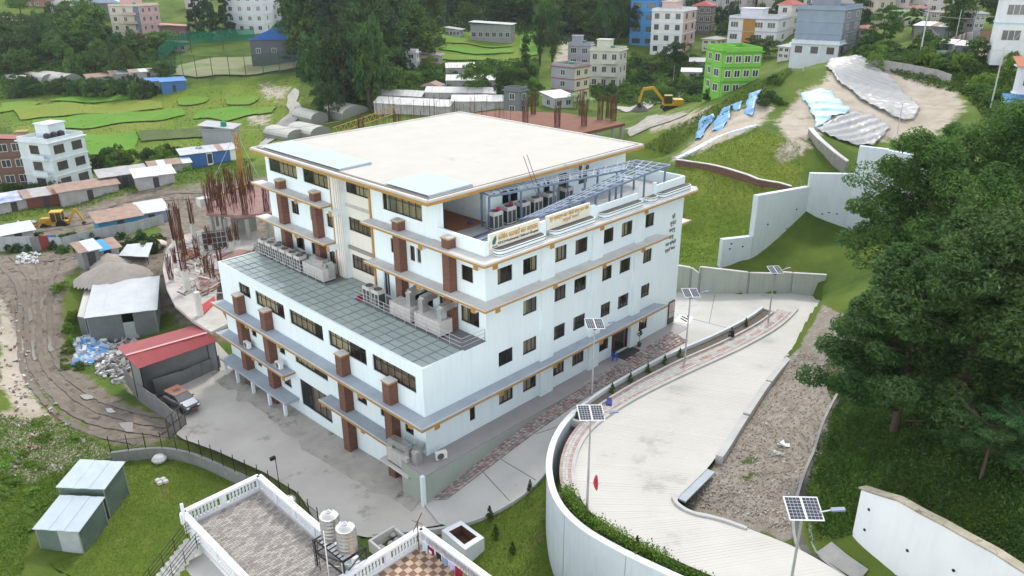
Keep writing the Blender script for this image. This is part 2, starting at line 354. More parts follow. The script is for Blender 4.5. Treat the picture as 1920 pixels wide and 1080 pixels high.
def patch(name, ctrl, mat, res=1.0, lower=0.22, extra=(), wob=0.0, kind='structure'):
    pts = np.array([P(*c) for c in ctrl]); zf = rbf(np.r_[pts, [P(*c) for c in extra]] if len(extra) else pts)
    o = sheet(name, pts, zf, mat, res, wob, kind)
    if lower is not None: LOWER.append((pts[:, :2], zf, lower))
    return o, pts, zf
def drape(name, pxpoly, mat, off=0.08, res=2.0, wob=0.3, kind='structure'):
    pts = np.array([G(*p) for p in pxpoly])
    return sheet(name, pts, lambda x, y: H(x, y)+BUMP(x, y)+off, mat, res, wob, kind)
# gentle humps shared by the terrain and everything laid on it
_bp = [(rng.uniform(.05, .35), rng.uniform(0, 2*PI), rng.uniform(0, 2*PI)) for _ in range(14)]
def BUMP(x, y):
    x = np.atleast_1d(np.asarray(x, float)); y = np.atleast_1d(np.asarray(y, float)); s = np.zeros(len(x))
    for f, a, p in _bp: s += np.sin(f*(x*math.cos(a)+y*math.sin(a))*2.2+p)*(0.028/(f+.15))
    d = np.hypot(x+35, y+37); return s*np.clip((d-60)/60, 0.08, 1)
# ------------------------------------------------------------------ paved sheets
road_m = M('brushed_concrete_road', (0.52, 0.51, 0.475), (0.45, 0.44, 0.41), 0.35, 0.9, bump=0.25, bscale=14, spots=((0.30, 0.29, 0.27), 0.28, 0.60))
yard_m = M('worn_concrete_yard', (0.50, 0.475, 0.43), (0.42, 0.395, 0.355), 0.3, 0.9, bump=0.35, bscale=9, spots=((0.23, 0.21, 0.185), 0.26, 0.59))
ramp_m = M('ribbed_concrete_ramp', (0.56, 0.545, 0.505), (0.50, 0.485, 0.45), 0.22, 0.9, bump=0.15, bscale=20, spots=((0.37, 0.355, 0.325), 0.22, 0.60))
lawn_m = M('lawn_grass', (0.10, 0.155, 0.022), (0.155, 0.20, 0.036), 0.5, 0.95, bump=1.0, bscale=22, spots=((0.20, 0.165, 0.075), 0.33, 0.585), spec=0.1)
lawn2_m = M('shaded_lawn_grass', (0.055, 0.115, 0.02), (0.085, 0.145, 0.028), 0.45, 0.95, bump=0.9, bscale=24, spots=((0.03, 0.06, 0.015), 0.5, 0.62), spec=0.1)
gravel_m = M('stony_soil', (0.25, 0.215, 0.175), (0.33, 0.295, 0.25), 1.6, 0.95, bump=1.0, bscale=9, spots=((0.44, 0.42, 0.38), 2.6, 0.60), spec=0.1)
yard, yard_pts, yard_z = patch('paved_yard', [(405,640,-4.2),(480,720,-4.1),(600,815,-3.9),(700,900,-3.35),(800,938,-2.33),(846,982,-2.5),(700,1010,-3.3),(600,990,-3.7),(560,925,-3.9),(495,885,-4.1),(405,845,-4.4),(335,820,-4.5),(310,775,-4.5),(345,700,-4.4)], yard_m, 1.0)
road, road_pts, road_z = patch('concrete_road', [(786,934,-2.3),(870,862,-1.5),(978,788,-.42),(1080,724,-.12),(1180,669,-.06),(1258,620,-.05),(1263,560,-.1),(1268,545,-.1),(1400,547,-.1),(1515,548,-.05),(1545,566,.0),(1520,610,.05),(1480,600,.0),(1390,622,.0),(1280,672,.0),(1120,752,-.1),(1040,806,-.5),(1029,878,-.9),(985,925,-1.35),(905,972,-2.05),(830,990,-2.49)], road_m, 1.0)
_rs = np.array([(-8.9, -1.2), (-5.9, -1.2), (-5.9, 30.2), (-8.4, 30.2), (-8.6, 18), (-8.9, 8)]); rubble_m = M('rubble_strip', (0.33, 0.31, 0.28), (0.42, 0.395, 0.355), 0.8, 0.95, bump=0.9, bscale=7, spots=((0.15, 0.135, 0.115), 0.7, 0.56))
sheet('rubble_strip', _rs, lambda x, y: yard_z(x, y)+.012, rubble_m, .6, .22); LOWER.append((_rs, yard_z, .25))
lawn_a, lawna_pts, lawna_z = patch('lawn', [(832,994,-2.6),(908,974,-2.15),(988,928,-1.45),(1030,880,-1.0),(1045,830,-.9),(1075,860,-1.1),(1130,960,-2.0),(1240,1040,-2.8),(1330,1110,-3.4),(1000,1110,-3.5),(900,1110,-3.5),(800,1050,-3.2)], lawn_m, 0.9)
lawnB = patch('lawn', [(205,868,-5.15),(300,858,-5.1),(350,866,-5.1),(395,882,-5.05),(470,915,-5.0),(540,960,-5.0),(520,1010,-5.1),(400,1100,-5.2),(200,1110,-5.2),(90,1060,-5.1),(170,1035,-5.1),(240,912,-5.1)], lawn_m, .8)
def offset_line(line, d):
    t = np.gradient(line[:, :2], axis=0); t /= np.linalg.norm(t, axis=1)[:, None]+1e-9
    o = line.copy(); o[:, 0] += -t[:, 1]*d; o[:, 1] += t[:, 0]*d; return o
# the ribbed ramp: cross strips between its two edges, each strip a shallow step
ramp_in = smooth_line([P(*c) for c in [(1515,556,-.02),(1478,606,.0),(1400,652,.15),(1300,697,.55),(1200,745,1.05),(1125,792,1.5),(1090,832,1.75),(1075,885,1.95),(1086,935,2.1),(1120,975,2.3),(1190,1015,2.6),(1300,1065,3.0),(1420,1115,3.4)]], 190)
ramp_out = smooth_line([P(*c) for c in [(1545,566,.0),(1500,645,.25),(1445,702,.7),(1385,790,1.3),(1338,866,1.75),(1300,905,1.95),(1262,940,2.1),(1290,957,2.25),(1340,965,2.4),(1400,990,2.65),(1480,1020,3.0),(1540,1052,3.2),(1600,1090,3.4)]], 190)
def build_ramp():
    V = []; F = []
    n = 9
    for i in range(189):
        rz = random.uniform(.002, .009)
        for k, dz in ((i, 0.0), (i+1, rz)):
            for j in range(n):
                q = ramp_in[k]*(1-j/(n-1))+ramp_out[k]*(j/(n-1)); V.append((q[0], q[1], q[2]+dz))
    for i in range(189):
        a = 2*i*n
        for j in range(n-1):
            F.append((a+j, a+j+1, a+n+j+1, a+n+j))
            if i < 188: F.append((a+n+j, a+n+j+1, a+2*n+j+1, a+2*n+j))
    o = new_obj('ramp_road', np_mesh('ramp_road', np.array(V), np.array(F)[:, ::-1], ramp_m)); o['kind'] = 'structure'
    poly = np.r_[ramp_in, ramp_out[::-1]]; zf = rbf(poly[::6])
    LOWER.append((poly[:, :2], zf, 0.35)); return o
build_ramp()
_wo = offset_line(ramp_in, -3.2); LOWER.append((np.r_[ramp_in, _wo[::-1]][:, :2], rbf(ramp_in[::6]), .4))
LOWER.append((np.array([(-6.4, -.4), (25, -.4), (25, 30), (-6.4, 30)]), lambda x, y: np.interp(y, [-1, 4, 11, 30], [-2.2, -3.3, -4.3, -4.6]), 0.0))
# sidewalk beside the ramp and the strip that carries the hedge and planter
walk_in = ramp_in[:150]
# ------------------------------------------------------------------ the ground sheet
MASKS = {  # photo-pixel outlines of bare ground: mud (brown wheel tracks), soil (pale), gravel
 'mud': [[(-60,480),(60,476),(150,470),(160,490),(120,520),(115,600),(125,660),(150,700),(215,745),(330,800),(330,826),(215,834),(140,790),(60,720),(5,640),(-60,560)],
         [(20,440),(70,420),(180,380),(270,355),(390,345),(400,375),(330,385),(230,415),(140,440),(60,455)], [(250,640),(330,760),(250,740),(200,690)], [(150,480),(250,440),(330,450),(330,580),(160,580)],[(430,470),(480,470),(420,640),(330,600),(300,520)],[(300,385),(400,340),(540,330),(540,470),(430,480),(300,500)]],
 'soil': [[(1455,235),(1500,180),(1550,150),(1560,120),(1620,115),(1700,140),(1790,170),(1810,200),(1760,250),(1700,265),(1640,260),(1600,240),(1530,255),(1480,262)], [(0,780),(60,760),(120,800),(180,830),(210,850),(120,880),(60,900),(0,905)],
          [(1200,238),(1260,215),(1330,205),(1290,228),(1230,245)], [(0,560),(40,640),(50,720),(100,800),(20,760),(0,720)],[(1262,300),(1300,268),(1350,225),(1420,190),(1450,200),(1425,236),(1360,262),(1300,292)],
          [(1460,275),(1500,258),(1520,272),(1490,300),(1462,302)], [(490,160),(540,166),(530,186),(495,180)],[(470,214),(505,218),(500,232),(466,230)],[(1075,20),(1100,60),(1065,120),(1040,120),(1060,60)],[(1780,85),(1860,80),(1870,110),(1800,110)]],
 'stone': [[(1545,570),(1500,650),(1447,706),(1342,868),(1275,935),(1300,958),(1400,985),(1470,1015),(1500,1000),(1510,900),(1540,800),(1570,740),(1620,700),(1600,600)]],
 'field': [[(255,245),(385,235),(420,210),(560,170),(600,300),(430,300),(300,330),(180,330),(150,280)], [(0,200),(150,190),(330,165),(560,150),(560,250),(250,290),(30,250)], [(830,40),(1000,60),(1000,150),(820,150)],[(1270,300),(1300,290),(1420,243),(1500,262),(1500,360),(1350,490),(1268,495)]],
}
def build_ground():
    na, nr = 500, 360
    az = YAW+np.linspace(R(62), R(-62), na); rr = np.geomspace(6, 620, nr)
    Rr, Az = np.meshgrid(rr, az, indexing='ij'); X = (CAM[0]+Rr*np.cos(Az)).ravel(); Y = (CAM[1]+Rr*np.sin(Az)).ravel()
    Z = H(X, Y)+BUMP(X, Y)+rng.normal(0, .03, X.size)*np.clip(Rr.ravel()/120, .2, 1.4)
    for poly, zf, lo in LOWER:
        k = np.nonzero(inpoly(X, Y, poly))[0]
        if len(k): Z[k] = np.minimum(Z[k], zf(X[k], Y[k])-lo)
    V = np.c_[X, Y, Z]
    d = V-CAM; w = np.maximum(d@FW, 1); PXs = 960+FOC*(d@RT)/w; PYs = 540-FOC*(d@UP)/w
    i, j = np.meshgrid(np.arange(nr-1), np.arange(na-1), indexing='ij'); a = (i*na+j).ravel()
    F = np.c_[a, a+1, a+na+1, a+na]
    def mask(polys, soft):
        out = np.zeros(len(V))
        for p in polys:
            s = segdist(PXs, PYs, p)*np.where(inpoly(PXs, PYs, p), 1, -1); out = np.maximum(out, np.clip(.5+s/soft, 0, 1))
        return out
    c = np.ones((len(V), 4), np.float32)
    c[:, 0] = mask(MASKS['mud'], 60); c[:, 1] = mask(MASKS['soil'], 60); c[:, 2] = mask(MASKS['stone'], 24); fld = mask(MASKS['field'], 70)
    m = bpy.data.materials.new('ground_cover'); m.use_nodes = True; N = m.node_tree.nodes; L = m.node_tree.links; b = N['Principled BSDF']; b.inputs['Roughness'].default_value = .95; b.inputs['Specular IOR Level'].default_value = .1
    geo = N.new('ShaderNodeNewGeometry')
    def noise(sc, det=6, ro=.65):
        n = N.new('ShaderNodeTexNoise'); n.inputs['Scale'].default_value = sc; n.inputs['Detail'].default_value = det; n.inputs['Roughness'].default_value = ro; L.new(geo.outputs['Position'], n.inputs[0]); return n.outputs['Fac']
    def rng_(v, a, bb):
        r = N.new('ShaderNodeMapRange'); r.inputs[1].default_value = a; r.inputs[2].default_value = bb; L.new(v, r.inputs[0]); return r.outputs[0]
    def mix(a, bb, f):
        x = N.new('ShaderNodeMix'); x.data_type = 'RGBA'
        for s, v in ((x.inputs[6], a), (x.inputs[7], bb)):
            if isinstance(v, tuple): s.default_value = (*v, 1)
            else: L.new(v, s)
        L.new(f, x.inputs[0]); return x.outputs[2]
    wild = mix((.055, .098, .018), (.13, .18, .032), rng_(noise(.09), .35, .65))
    wild = mix(wild, (.13, .12, .06), rng_(noise(.35), .60, .75))
    field = mix((.11, .18, .022), (.175, .215, .036), rng_(noise(.06), .4, .6))
    mud = mix((.165, .14, .11), (.25, .215, .175), rng_(noise(.5, 8), .35, .65)); mud = mix(mud, (.105, .088, .07), rng_(noise(.9, 8), .52, .64))
    soil = mix((.36, .31, .24), (.47, .42, .35), rng_(noise(.35, 8), .35, .65)); soil = mix(soil, (.14, .15, .06), rng_(noise(.22), .60, .68))
    stone = mix((.24, .205, .165), (.34, .305, .26), rng_(noise(1.1, 8), .35, .65)); stone = mix(stone, (.46, .44, .41), rng_(noise(3.2, 6), .60, .66)); stone = mix(stone, (.07, .10, .03), rng_(noise(.3), .63, .70))
    at = N.new('ShaderNodeVertexColor'); at.layer_name = 'cover'; sp = N.new('ShaderNodeSeparateColor'); L.new(at.outputs[0], sp.inputs[0])
    def thr(sock):
        ad = N.new('ShaderNodeMath'); ad.operation = 'MULTIPLY_ADD'; ad.inputs[1].default_value = .9; L.new(noise(.55, 7, .7), ad.inputs[0]); L.new(sock, ad.inputs[2]); return rng_(ad.outputs[0], .86, 1.02)
    col = mix(wild, field, thr(at.outputs['Alpha'])); col = mix(col, mud, thr(sp.outputs[0])); col = mix(col, soil, thr(sp.outputs[1])); col = mix(col, stone, thr(sp.outputs[2]))
    L.new(col, b.inputs['Base Color'])
    bp = N.new('ShaderNodeBump'); bp.inputs['Distance'].default_value = .25; bp.inputs['Strength'].default_value = .8; L.new(noise(1.3, 9, .75), bp.inputs['Height']); L.new(bp.outputs[0], b.inputs['Normal'])
    me = np_mesh('ground', V, F[:, ::-1], m, smooth=True)
    c[:, 3] = fld
    ca = me.color_attributes.new('cover', 'FLOAT_COLOR', 'POINT'); ca.data.foreach_set('color', c.ravel())
    o = new_obj('ground', me); o['kind'] = 'structure'; return o
# ================================================================== THE HOSPITAL
build_ground()
HOS = thing('hospital_building', 'large pale blue-white five storey hospital with ochre ledges and brick-clad columns', 'hospital', (0, 0, 0))
brickclad = bpy.data.materials.new('brick_cladding'); brickclad.use_nodes = True
_n = brickclad.node_tree.nodes; _l = brickclad.node_tree.links
_b = _n.new('ShaderNodeTexBrick'); _b.inputs['Color1'].default_value = (.20, .075, .045, 1); _b.inputs['Color2'].default_value = (.13, .048, .03, 1); _b.inputs['Mortar'].default_value = (.10, .07, .055, 1)
_b.inputs['Scale'].default_value = 1.0; _b.inputs['Mortar Size'].default_value = .012; _b.inputs['Brick Width'].default_value = .24; _b.inputs['Row Height'].default_value = .08
_g = _n.new('ShaderNodeNewGeometry'); _sx = _n.new('ShaderNodeSeparateXYZ'); _ad = _n.new('ShaderNodeMath'); _cx = _n.new('ShaderNodeCombineXYZ')
_l.new(_g.outputs['Position'], _sx.inputs[0]); _l.new(_sx.outputs[0], _ad.inputs[0]); _l.new(_sx.outputs[1], _ad.inputs[1]); _l.new(_ad.outputs[0], _cx.inputs[0]); _l.new(_sx.outputs[2], _cx.inputs[1])
_l.new(_cx.outputs[0], _b.inputs[0]); _l.new(_b.outputs[0], _n['Principled BSDF'].inputs['Base Color']); _n['Principled BSDF'].inputs['Roughness'].default_value = .85
def wall_grid(mb, fn, u0, u1, v0, v1, holes=(), dep=.16, m=0, skip=None):
    """a wall with real openings; fn(u,v,w) -> xyz with w metres inward"""
    us = sorted({u0, u1, *[x for q in holes for x in q[:2]]}); vs = sorted({v0, v1, *[x for q in holes for x in q[2:]]})
    us = [u for u in us if u0 <= u <= u1]; vs = [v for v in vs if v0 <= v <= v1]
    for a, b in zip(us[:-1], us[1:]):
        for c, d in zip(vs[:-1], vs[1:]):
            mu, mv = (a+b)/2, (c+d)/2
            if any(q[0] < mu < q[1] and q[2] < mv < q[3] for q in holes) or (skip and skip(mu, mv)): continue
            mb.quad(fn(a, c, 0), fn(b, c, 0), fn(b, d, 0), fn(a, d, 0), m)
    for a, b, c, d in holes:
        for (p, q) in (((a, c), (b, c)), ((b, c), (b, d)), ((b, d), (a, d)), ((a, d), (a, c))):
            mb.quad(fn(*p, 0), fn(*q, 0), fn(*q, dep), fn(*p, dep), m)
_wc = {}
def window(parent, w, hh, nd, loc, rotz, transom=0.0, curtain=.5, name='window', gm=None, fm=None, flat=False):
    """frame with one pane per light; local x along the width, y inward, z up"""
    gm = gm or glass; fm = fm or dark
    key = (round(w, 2), round(hh, 2), nd, transom, gm.name, fm.name)
    if key not in _wc:
        b = MB(); t = .06; y0, y1 = .07, .13
        b.box(0, w, y0, y1, 0, t); b.box(0, w, y0, y1, hh-t, hh); b.box(0, t, y0+.002, y1-.002, t, hh-t); b.box(w-t, w, y0+.002, y1-.002, t, hh-t)
        cw = (w-2*t)/nd
        for k in range(1, nd): b.box(t+k*cw-.025, t+k*cw+.025, y0+.004, y1-.004, t, hh-t)
        if transom: b.box(t, w-t, y0+.006, y1-.006, hh*transom-.02, hh*transom+.02)
        pm = MB().quad((0, 0, 0), (cw, 0, 0), (cw, 0, hh-2*t), (0, 0, hh-2*t)).mesh('pane', gm)
        _wc[key] = (b.mesh('window', fm), pm, cw, t)
    fr, pm, cw, t = _wc[key]
    o = new_obj(name, fr, parent, loc, rotz)
    for k in range(nd): new_obj('pane', pm, o, (t+k*cw, .10, t))
    if curtain and random.random() < curtain:
        f = random.choice([.28, .34, .5, .75, 1.0] if w < 2.5 else [.5, .68, .85, 1.0]); x0 = random.choice([0, w*(1-f)]); b = MB(); n = max(4, int(w*f/.16))
        for k in range(n):
            xa, xb = x0+w*f*k/n, x0+w*f*(k+1)/n; b.quad((xa, .24+.04*(k % 2), 0), (xb, .24+.04*((k+1) % 2), 0), (xb, .24+.04*((k+1) % 2), hh), (xa, .24+.04*(k % 2), hh))
        b.build('curtain', curtain_m, o)
    return o
RF = lambda u, v, w: (u, w, v)                       # right facade, y = 0
COLS = [1.98, 4.65, 8.08, 10.65, 14.07, 16.70, 19.90]
ZW = {'A': 11.08, 'B': 7.72, 'C': 4.33, 'D': 1.0}
HL = [(c-.77, c+.77, ZW[r], ZW[r]+1.24) for r in 'ABCD' for i, c in enumerate(COLS) if not (r == 'B' and i == 0) and not (r == 'D' and i == 5)]
DOOR = (15.75, 17.75, 0.05, 2.35); NARROW = (-1.85, -1.3, .95, 2.2)


mb2 = MB(); wall_grid(mb2, RF, -6.08, 0, -4.6, 7.0, [NARROW]); wall_grid(mb2, RF, 0, 25.3, -4.6, 13.45, HL+[DOOR]); mb2.build('wall', white, HOS)
for a, b, c, d in HL: window(HOS, b-a, d-c, 3, (a, .0, c), 0, 0, .8)
window(HOS, .55, 1.25, 1, (-1.85, 0, .95), 0, 0, 0)
for x0, x1 in ((5.65, 7.15), (11.75, 13.15), (17.75, 18.95)):
    MB().box(x0, x1, -.28, .0, 3.2, 13.3).build('pilaster', white, HOS); MB().box(x0, x1, -.28, .0, 0, 3.05).build('pilaster', white, HOS)
LF = lambda u, v, w: (-6.08+w, u, v)                 # lower left facade
HLL = [(24.25, 26.3, 4.95, 6.1), (18.4, 23.25, 4.8, 6.15), (12.5, 17.5, 4.8, 6.15), (6.65, 11.65, 4.8, 6.15), (.8, 5.85, 4.8, 6.15), (12.5, 17.5, 1.15, 2.2), (7.1, 8.4, 1.1, 2.25), (4.85, 5.35, 1.1, 2.1), (1.4, 2.4, 1.0, 2.2),
       (12.5, 17.2, -2.9, -.35), (18.8, 20.1, -2.05, -.9), (9.9, 10.6, 1.1, 2.2), (24.2, 25.1, 1.1, 2.2), (19.2, 20.2, 1.1, 2.2), (24.0, 24.8, -1.9, -.7)]
mb = MB(); wall_grid(mb, LF, 0, 30, -5.4, 7.0, HLL, m=0); mb.build('wall', white, HOS)
for a, b, c, d in HLL:
    nd = 6 if b-a > 4.5 else 3 if b-a > 1.5 else 2 if b-a > .9 else 1
    window(HOS, b-a, d-c, nd if c > -2.5 else 5, (-6.08, b, c), -PI/2, .72 if (b-a > 1.5 and c > 4) else 0, .95)
UF = lambda u, v, w: (w, u, v)                       # upper left facade
HU = [(24.45, 29.35, 14.75, 16.2), (19.4, 23.4, 14.75, 16.2), (6.8, 11.7, 14.65, 16.15), (1.3, 2.55, 11.2, 12.4), (5.2, 6.1, 11.2, 12.4), (7.95, 8.55, 11.15, 12.4), (7.2, 7.75, 11.15, 12.4), (10.2, 11.0, 11.2, 12.4), (24.85, 26.1, 11.3, 12.5), (28.0, 28.7, 11.3, 12.5), (22.2, 22.9, 11.3, 12.5), (19.3, 20.2, 11.3, 12.5),
      (.75, 2.75, 7.8, 9.1), (3.9, 5.2, 7.8, 9.1), (6.0, 8.4, 7.8, 9.1), (11.5, 12.3, 7.1, 9.2), (24.5, 26, 7.9, 9.1), (19.4, 20.4, 7.9, 9.1), (22.3, 23.3, 7.9, 9.1)]
mb = MB()
wall_grid(mb, UF, 0, 5.6, 7.0, 13.45, [q for q in HU if q[1] < 5.6 and q[3] < 13]); wall_grid(mb, UF, 5.6, 13.5, 7.0, 16.75, [(max(q[0], 5.6), q[1], q[2], q[3]) for q in HU if 5.6 <= q[0] and q[1] < 13.5])
wall_grid(mb, UF, 17.65, 30, 7.0, 16.75, [q for q in HU if q[0] > 17.65])
mb.quad((0, 13.5, 7), (.45, 13.5, 7), (.45, 13.5, 16.75), (0, 13.5, 16.75)); mb.quad((.45, 17.65, 7), (0, 17.65, 7), (0, 17.65, 16.75), (.45, 17.65, 16.75))
mb.build('wall', white, HOS)
for a, b, c, d in HU:
    nd = 6 if b-a > 4.5 else 5 if b-a > 3.5 else 3 if b-a > 1.2 else 2 if b-a > .8 else 1
    window(HOS, b-a, d-c, nd, (0, b, c), -PI/2,   .7 if b-a > 3 else 0, .85, fm=dark if not (b-a < .6 or d-c > 2) else M('pale_blue_frame', (.45, .55, .65), rough=.5), name='window' if d-c < 2 else 'door')
RC = lambda u, v, w: (.45+w, u, v)                   # cream recessed stair bay
HR = [(13.75, 17.45, 14.85, 16.0), (13.75, 17.45, 11.5, 12.7), (13.75, 17.45, 8.0, 9.3)]
mb = MB(); wall_grid(mb, RC, 13.5, 17.65, 6.9, 16.75, HR); mb.build('stair_bay_wall', cream, HOS)
for a, b, c, d in HR: window(HOS, b-a, d-c, 6, (.45, b, c), -PI/2, .65, .9)
MB().box(-.12, .0, 13.3, 13.48, 7.05, 16.7).build('ochre_strip', ochre, HOS); MB().box(-.12, .0, 18.95, 19.1, 7.05, 16.7).build('ochre_strip', ochre, HOS)
MB().box(-.10, -.003, 17.66, 18.93, 7.05, 16.7).build('pipe_panel', cream, HOS)
for yy in (17.85, 18.15, 18.5): MB().tube((-.17, yy, 7.05), (-.17, yy, 16.7), .05, 8).build('drain_pipe', pipe_white, HOS)
b = MB()
for z in (13.62, 13.74, 13.86): b.beam((.40, 13.6, z), (.40, 17.6, z), .06, .06)
b.build('stair_bay_moulding', slabpale, HOS)
# roof storey behind the terrace
HT = [(7.3, 9.1, 14.7, 16.1), (12.2, 13.0, 13.65, 15.8), (14.1, 15.2, 14.5, 15.9), (16.8, 18.0, 14.5, 15.9)]
mb = MB(); wall_grid(mb, lambda u, v, w: (u, 5.6+w, v), 5.5, 23.6, 13.6, 16.75, HT)
mb.quad((5.5, 5.6, 13.6), (5.5, 11.2, 13.6), (5.5, 11.2, 16.75), (5.5, 5.6, 16.75)); mb.build('terrace_wall', white, HOS)
for a, b, c, d in HT: window(HOS, b-a, d-c, 2, (a, 5.6, c), 0, 0, .3)
MB().box(.16, 5.5, 11.2, 11.35, 13.6, 16.75).build('porch_wall', cream, HOS); window(HOS, 1.6, 1.4, 3, (3.4, 11.1, 14.6), 0, 0, 0)
MB().box(0, .6, 5.05, 5.6, 13.6, 16.75).build('corner_column', white, HOS); MB().box(.2, 5.45, 5.62, 11.15, 13.6, 13.64).build('porch_floor', M('terracotta_floor', (.28, .12, .065), (.24, .10, .06), 2, .6), HOS)
b = MB(); b.quad((25.3, 0, -3), (25.3, 30, -3), (25.3, 30, 13.4), (25.3, 0, 13.4)); b.quad((-6.08, 30, -5.5), (-6.08, 30, 7), (25.3, 30, 7), (25.3, 30, -5.5)); b.quad((0, 30, 7), (0, 30, 16.7), (23.6, 30, 16.7), (23.6, 30, 7)); b.quad((23.6, 5.6, 13.6), (23.6, 30, 13.6), (23.6, 30, 16.7), (23.6, 5.6, 16.7)); b.build('rear_wall', white, HOS)
b = MB()
for z in (0, 3.4): b.box(-5.7, 25, .35, 29.7, z-.3, z)
for z in (6.6, 10.1): b.box(.3 if z > 7 else -2.0, 25, .35, 29.7, z-.3, z)
b.box(.75, 23.3, 11.4, 29.7, 13.3, 13.6); b.box(7, 7.2, 1, 29, -3, 13); b.box(-1.9, -1.8, 1, 29, -3, 6.5); b.box(1, 24, 6.5, 6.7, -3, 13)
b.build('floor_slab', room_m, HOS)
MB().box(.02, 25.28, .02, 11.4, 13.3, 13.58).build('terrace_floor', M('terrace_cement', (.42, .42, .42), (.34, .34, .34), 1, .8), HOS)
# ledges with an ochre edge
def ledge(poly, z0, z1, top, edges):
    o = MB().prism(poly, z0, z1).build('ledge', top, HOS); b = MB()
    for p, q in edges:
        d = np.array(q, float)-np.array(p, float); n = np.array([d[1], -d[0]])/np.hypot(*d)*.022
        b.beam((p[0]+n[0], p[1]+n[1], z0+.045), (q[0]+n[0], q[1]+n[1], z0+.045), .04, .13)
        b.beam((p[0]+n[0]*-2, p[1]+n[1]*-2, z1+.03), (q[0]+n[0]*-2, q[1]+n[1]*-2, z1+.03), .07, .05, 1)
    b.build('ledge_edge', [ochre, slabpale], o); return o
ledge([(-7.28, -1.15), (22.2, -1.15), (21.6, 0), (-6.08, 0), (-6.08, 30), (-7.28, 30.2)], 3.05, 3.22, slabgrey, [((-7.28, -1.15), (22.2, -1.15)), ((-7.28, 30.2), (-7.28, -1.15))])
ledge([(-1.2, -1.2), (21.6, -1.2), (20.9, 0), (0, 0), (0, 13.25), (-1.2, 13.25)], 10.0, 10.16, slabpale, [((-1.2, -1.2), (21.6, -1.2)), ((-1.2, 13.25), (-1.2, -1.2))])
ledge([(-1.2, -1.2), (25.6, -1.2), (26.4, -.5), (26.4, 1.2), (25.3, 1.2), (25.3, 0), (0, 0), (0, 13.25), (-1.2, 13.25)], 13.38, 13.56, slabpale, [((-1.2, -1.2), (25.6, -1.2)), ((-1.2, 13.25), (-1.2, -1.2)), ((25.6, -1.2), (26.4, -.5))])
for z in (10.0, 13.38): ledge([(-1.2, 19.1), (0, 19.1), (0, 31.0), (-1.2, 31.0)], z, z+.17, slabpale, [((-1.2, 31.0), (-1.2, 19.1)), ((-1.2, 19.1), (0, 19.1))])
ledge([(25.3, .0), (26.9, .0), (26.9, 1.6), (25.3, 1.6)], 9.95, 10.1, slabpale, [((25.3, 0), (26.9, 0))])
ledge([(-7.28, 17.8), (-6.08, 17.8), (-6.08, 30.2), (-7.28, 30.2)], -.1, .06, slabgrey, [((-7.28, 30.2), (-7.28, 17.8)), ((-7.28, 17.8), (-6.08, 17.8))])
ledge([(-7.28, 1.6), (-6.08, 1.6), (-6.08, 12.3), (-7.28, 12.3)], -.1, .06, slabgrey, [((-7.28, 12.3), (-7.28, 1.6))])
o = MB().box(-7.45, -6.08, 17.7, 29.8, -2.75, -2.5).build('low_slab', slabgrey, HOS)
for yy in (18.3, 21, 24, 27, 29.4): MB().box(-7.35, -7.1, yy-.12, yy+.12, -5.2, -2.75).build('slab_post', white, HOS)
bk = {'r': [((929,496),-1), ((1036,460),-1), ((1130,425),-1), ((1213,396),-1), ((934,584),-1), ((1042,541),-1), ((1134,502),-1), ((1207,470),-1), ((820,797),-1), ((940,734),-1), ((1041,682),-1), ((1128,637),-1), ((1208,598),-1)],
      'u': [((553,374),-1), ((787,462),-1), ((891,500),-1), ((784,541),-1), ((886,584),-1), ((554,441),-1), ((614,466),-1), ((618,398),-1)], 'l': [((674,739),-7), ((768,798),-7), ((460,606),-7), ((521,644),-7), ((473,669),-7), ((530,706),-7), ((603,753),-7), ((679,808),-7)]}
for side, lst in bk.items():
    for (px, py), pl in lst:
        b = MB()
        if side == 'r':
            q = PY(px, py, -1.05); zt = min((3.05, 10.0, 13.38), key=lambda z: abs(z-q[2]-.25)); x = q[0]; b.box(x-.22, x+.22, -1.0, -.002, zt-.42, zt-.003); b.box(x-.23, x+.23, -1.06, -1.0, zt-.44, zt-.003, 1)
        else:
            X = -1.1 if side == 'u' else -7.15; q = PX(px, py, X); zt = min((-.1, 3.05, 10.0, 13.38), key=lambda z: abs(z-q[2]-.25)); w = 0 if side == 'u' else -6.08; b.box(X+.06, w-.002, q[1]-.2, q[1]+.2, zt-.42, zt-.003); b.box(X, X+.06, q[1]-.21, q[1]+.21, zt-.44, zt-.003, 1)
        b.build('bracket', [white, ochre], HOS)
# brick-clad columns
def brick_col(x0, x1, y0, y1, z0, z1):
    o = MB().box(x0, x1, y0, y1, z0, z1).build('brick_column', brickclad, HOS)
    b = MB(); b.box(x0-.07, x1+.0, y0-.07, y1+.07, z1+.003, z1+.09, 0); b.box(x0-.03, x1, y0-.03, y1+.03, z1+.09, z1+.16, 1); b.build('column_cap', [ochre, slabpale], o)
for y0 in (26.6, 20.75, 8.95, 3.05): brick_col(-.72, -.004, y0, y0+.78, 7.02, 14.25)
for y0 in (25.5, 20.6, 8.95, 2.95): brick_col(-6.85, -6.084, y0, y0+.85, -4.6, 4.95)
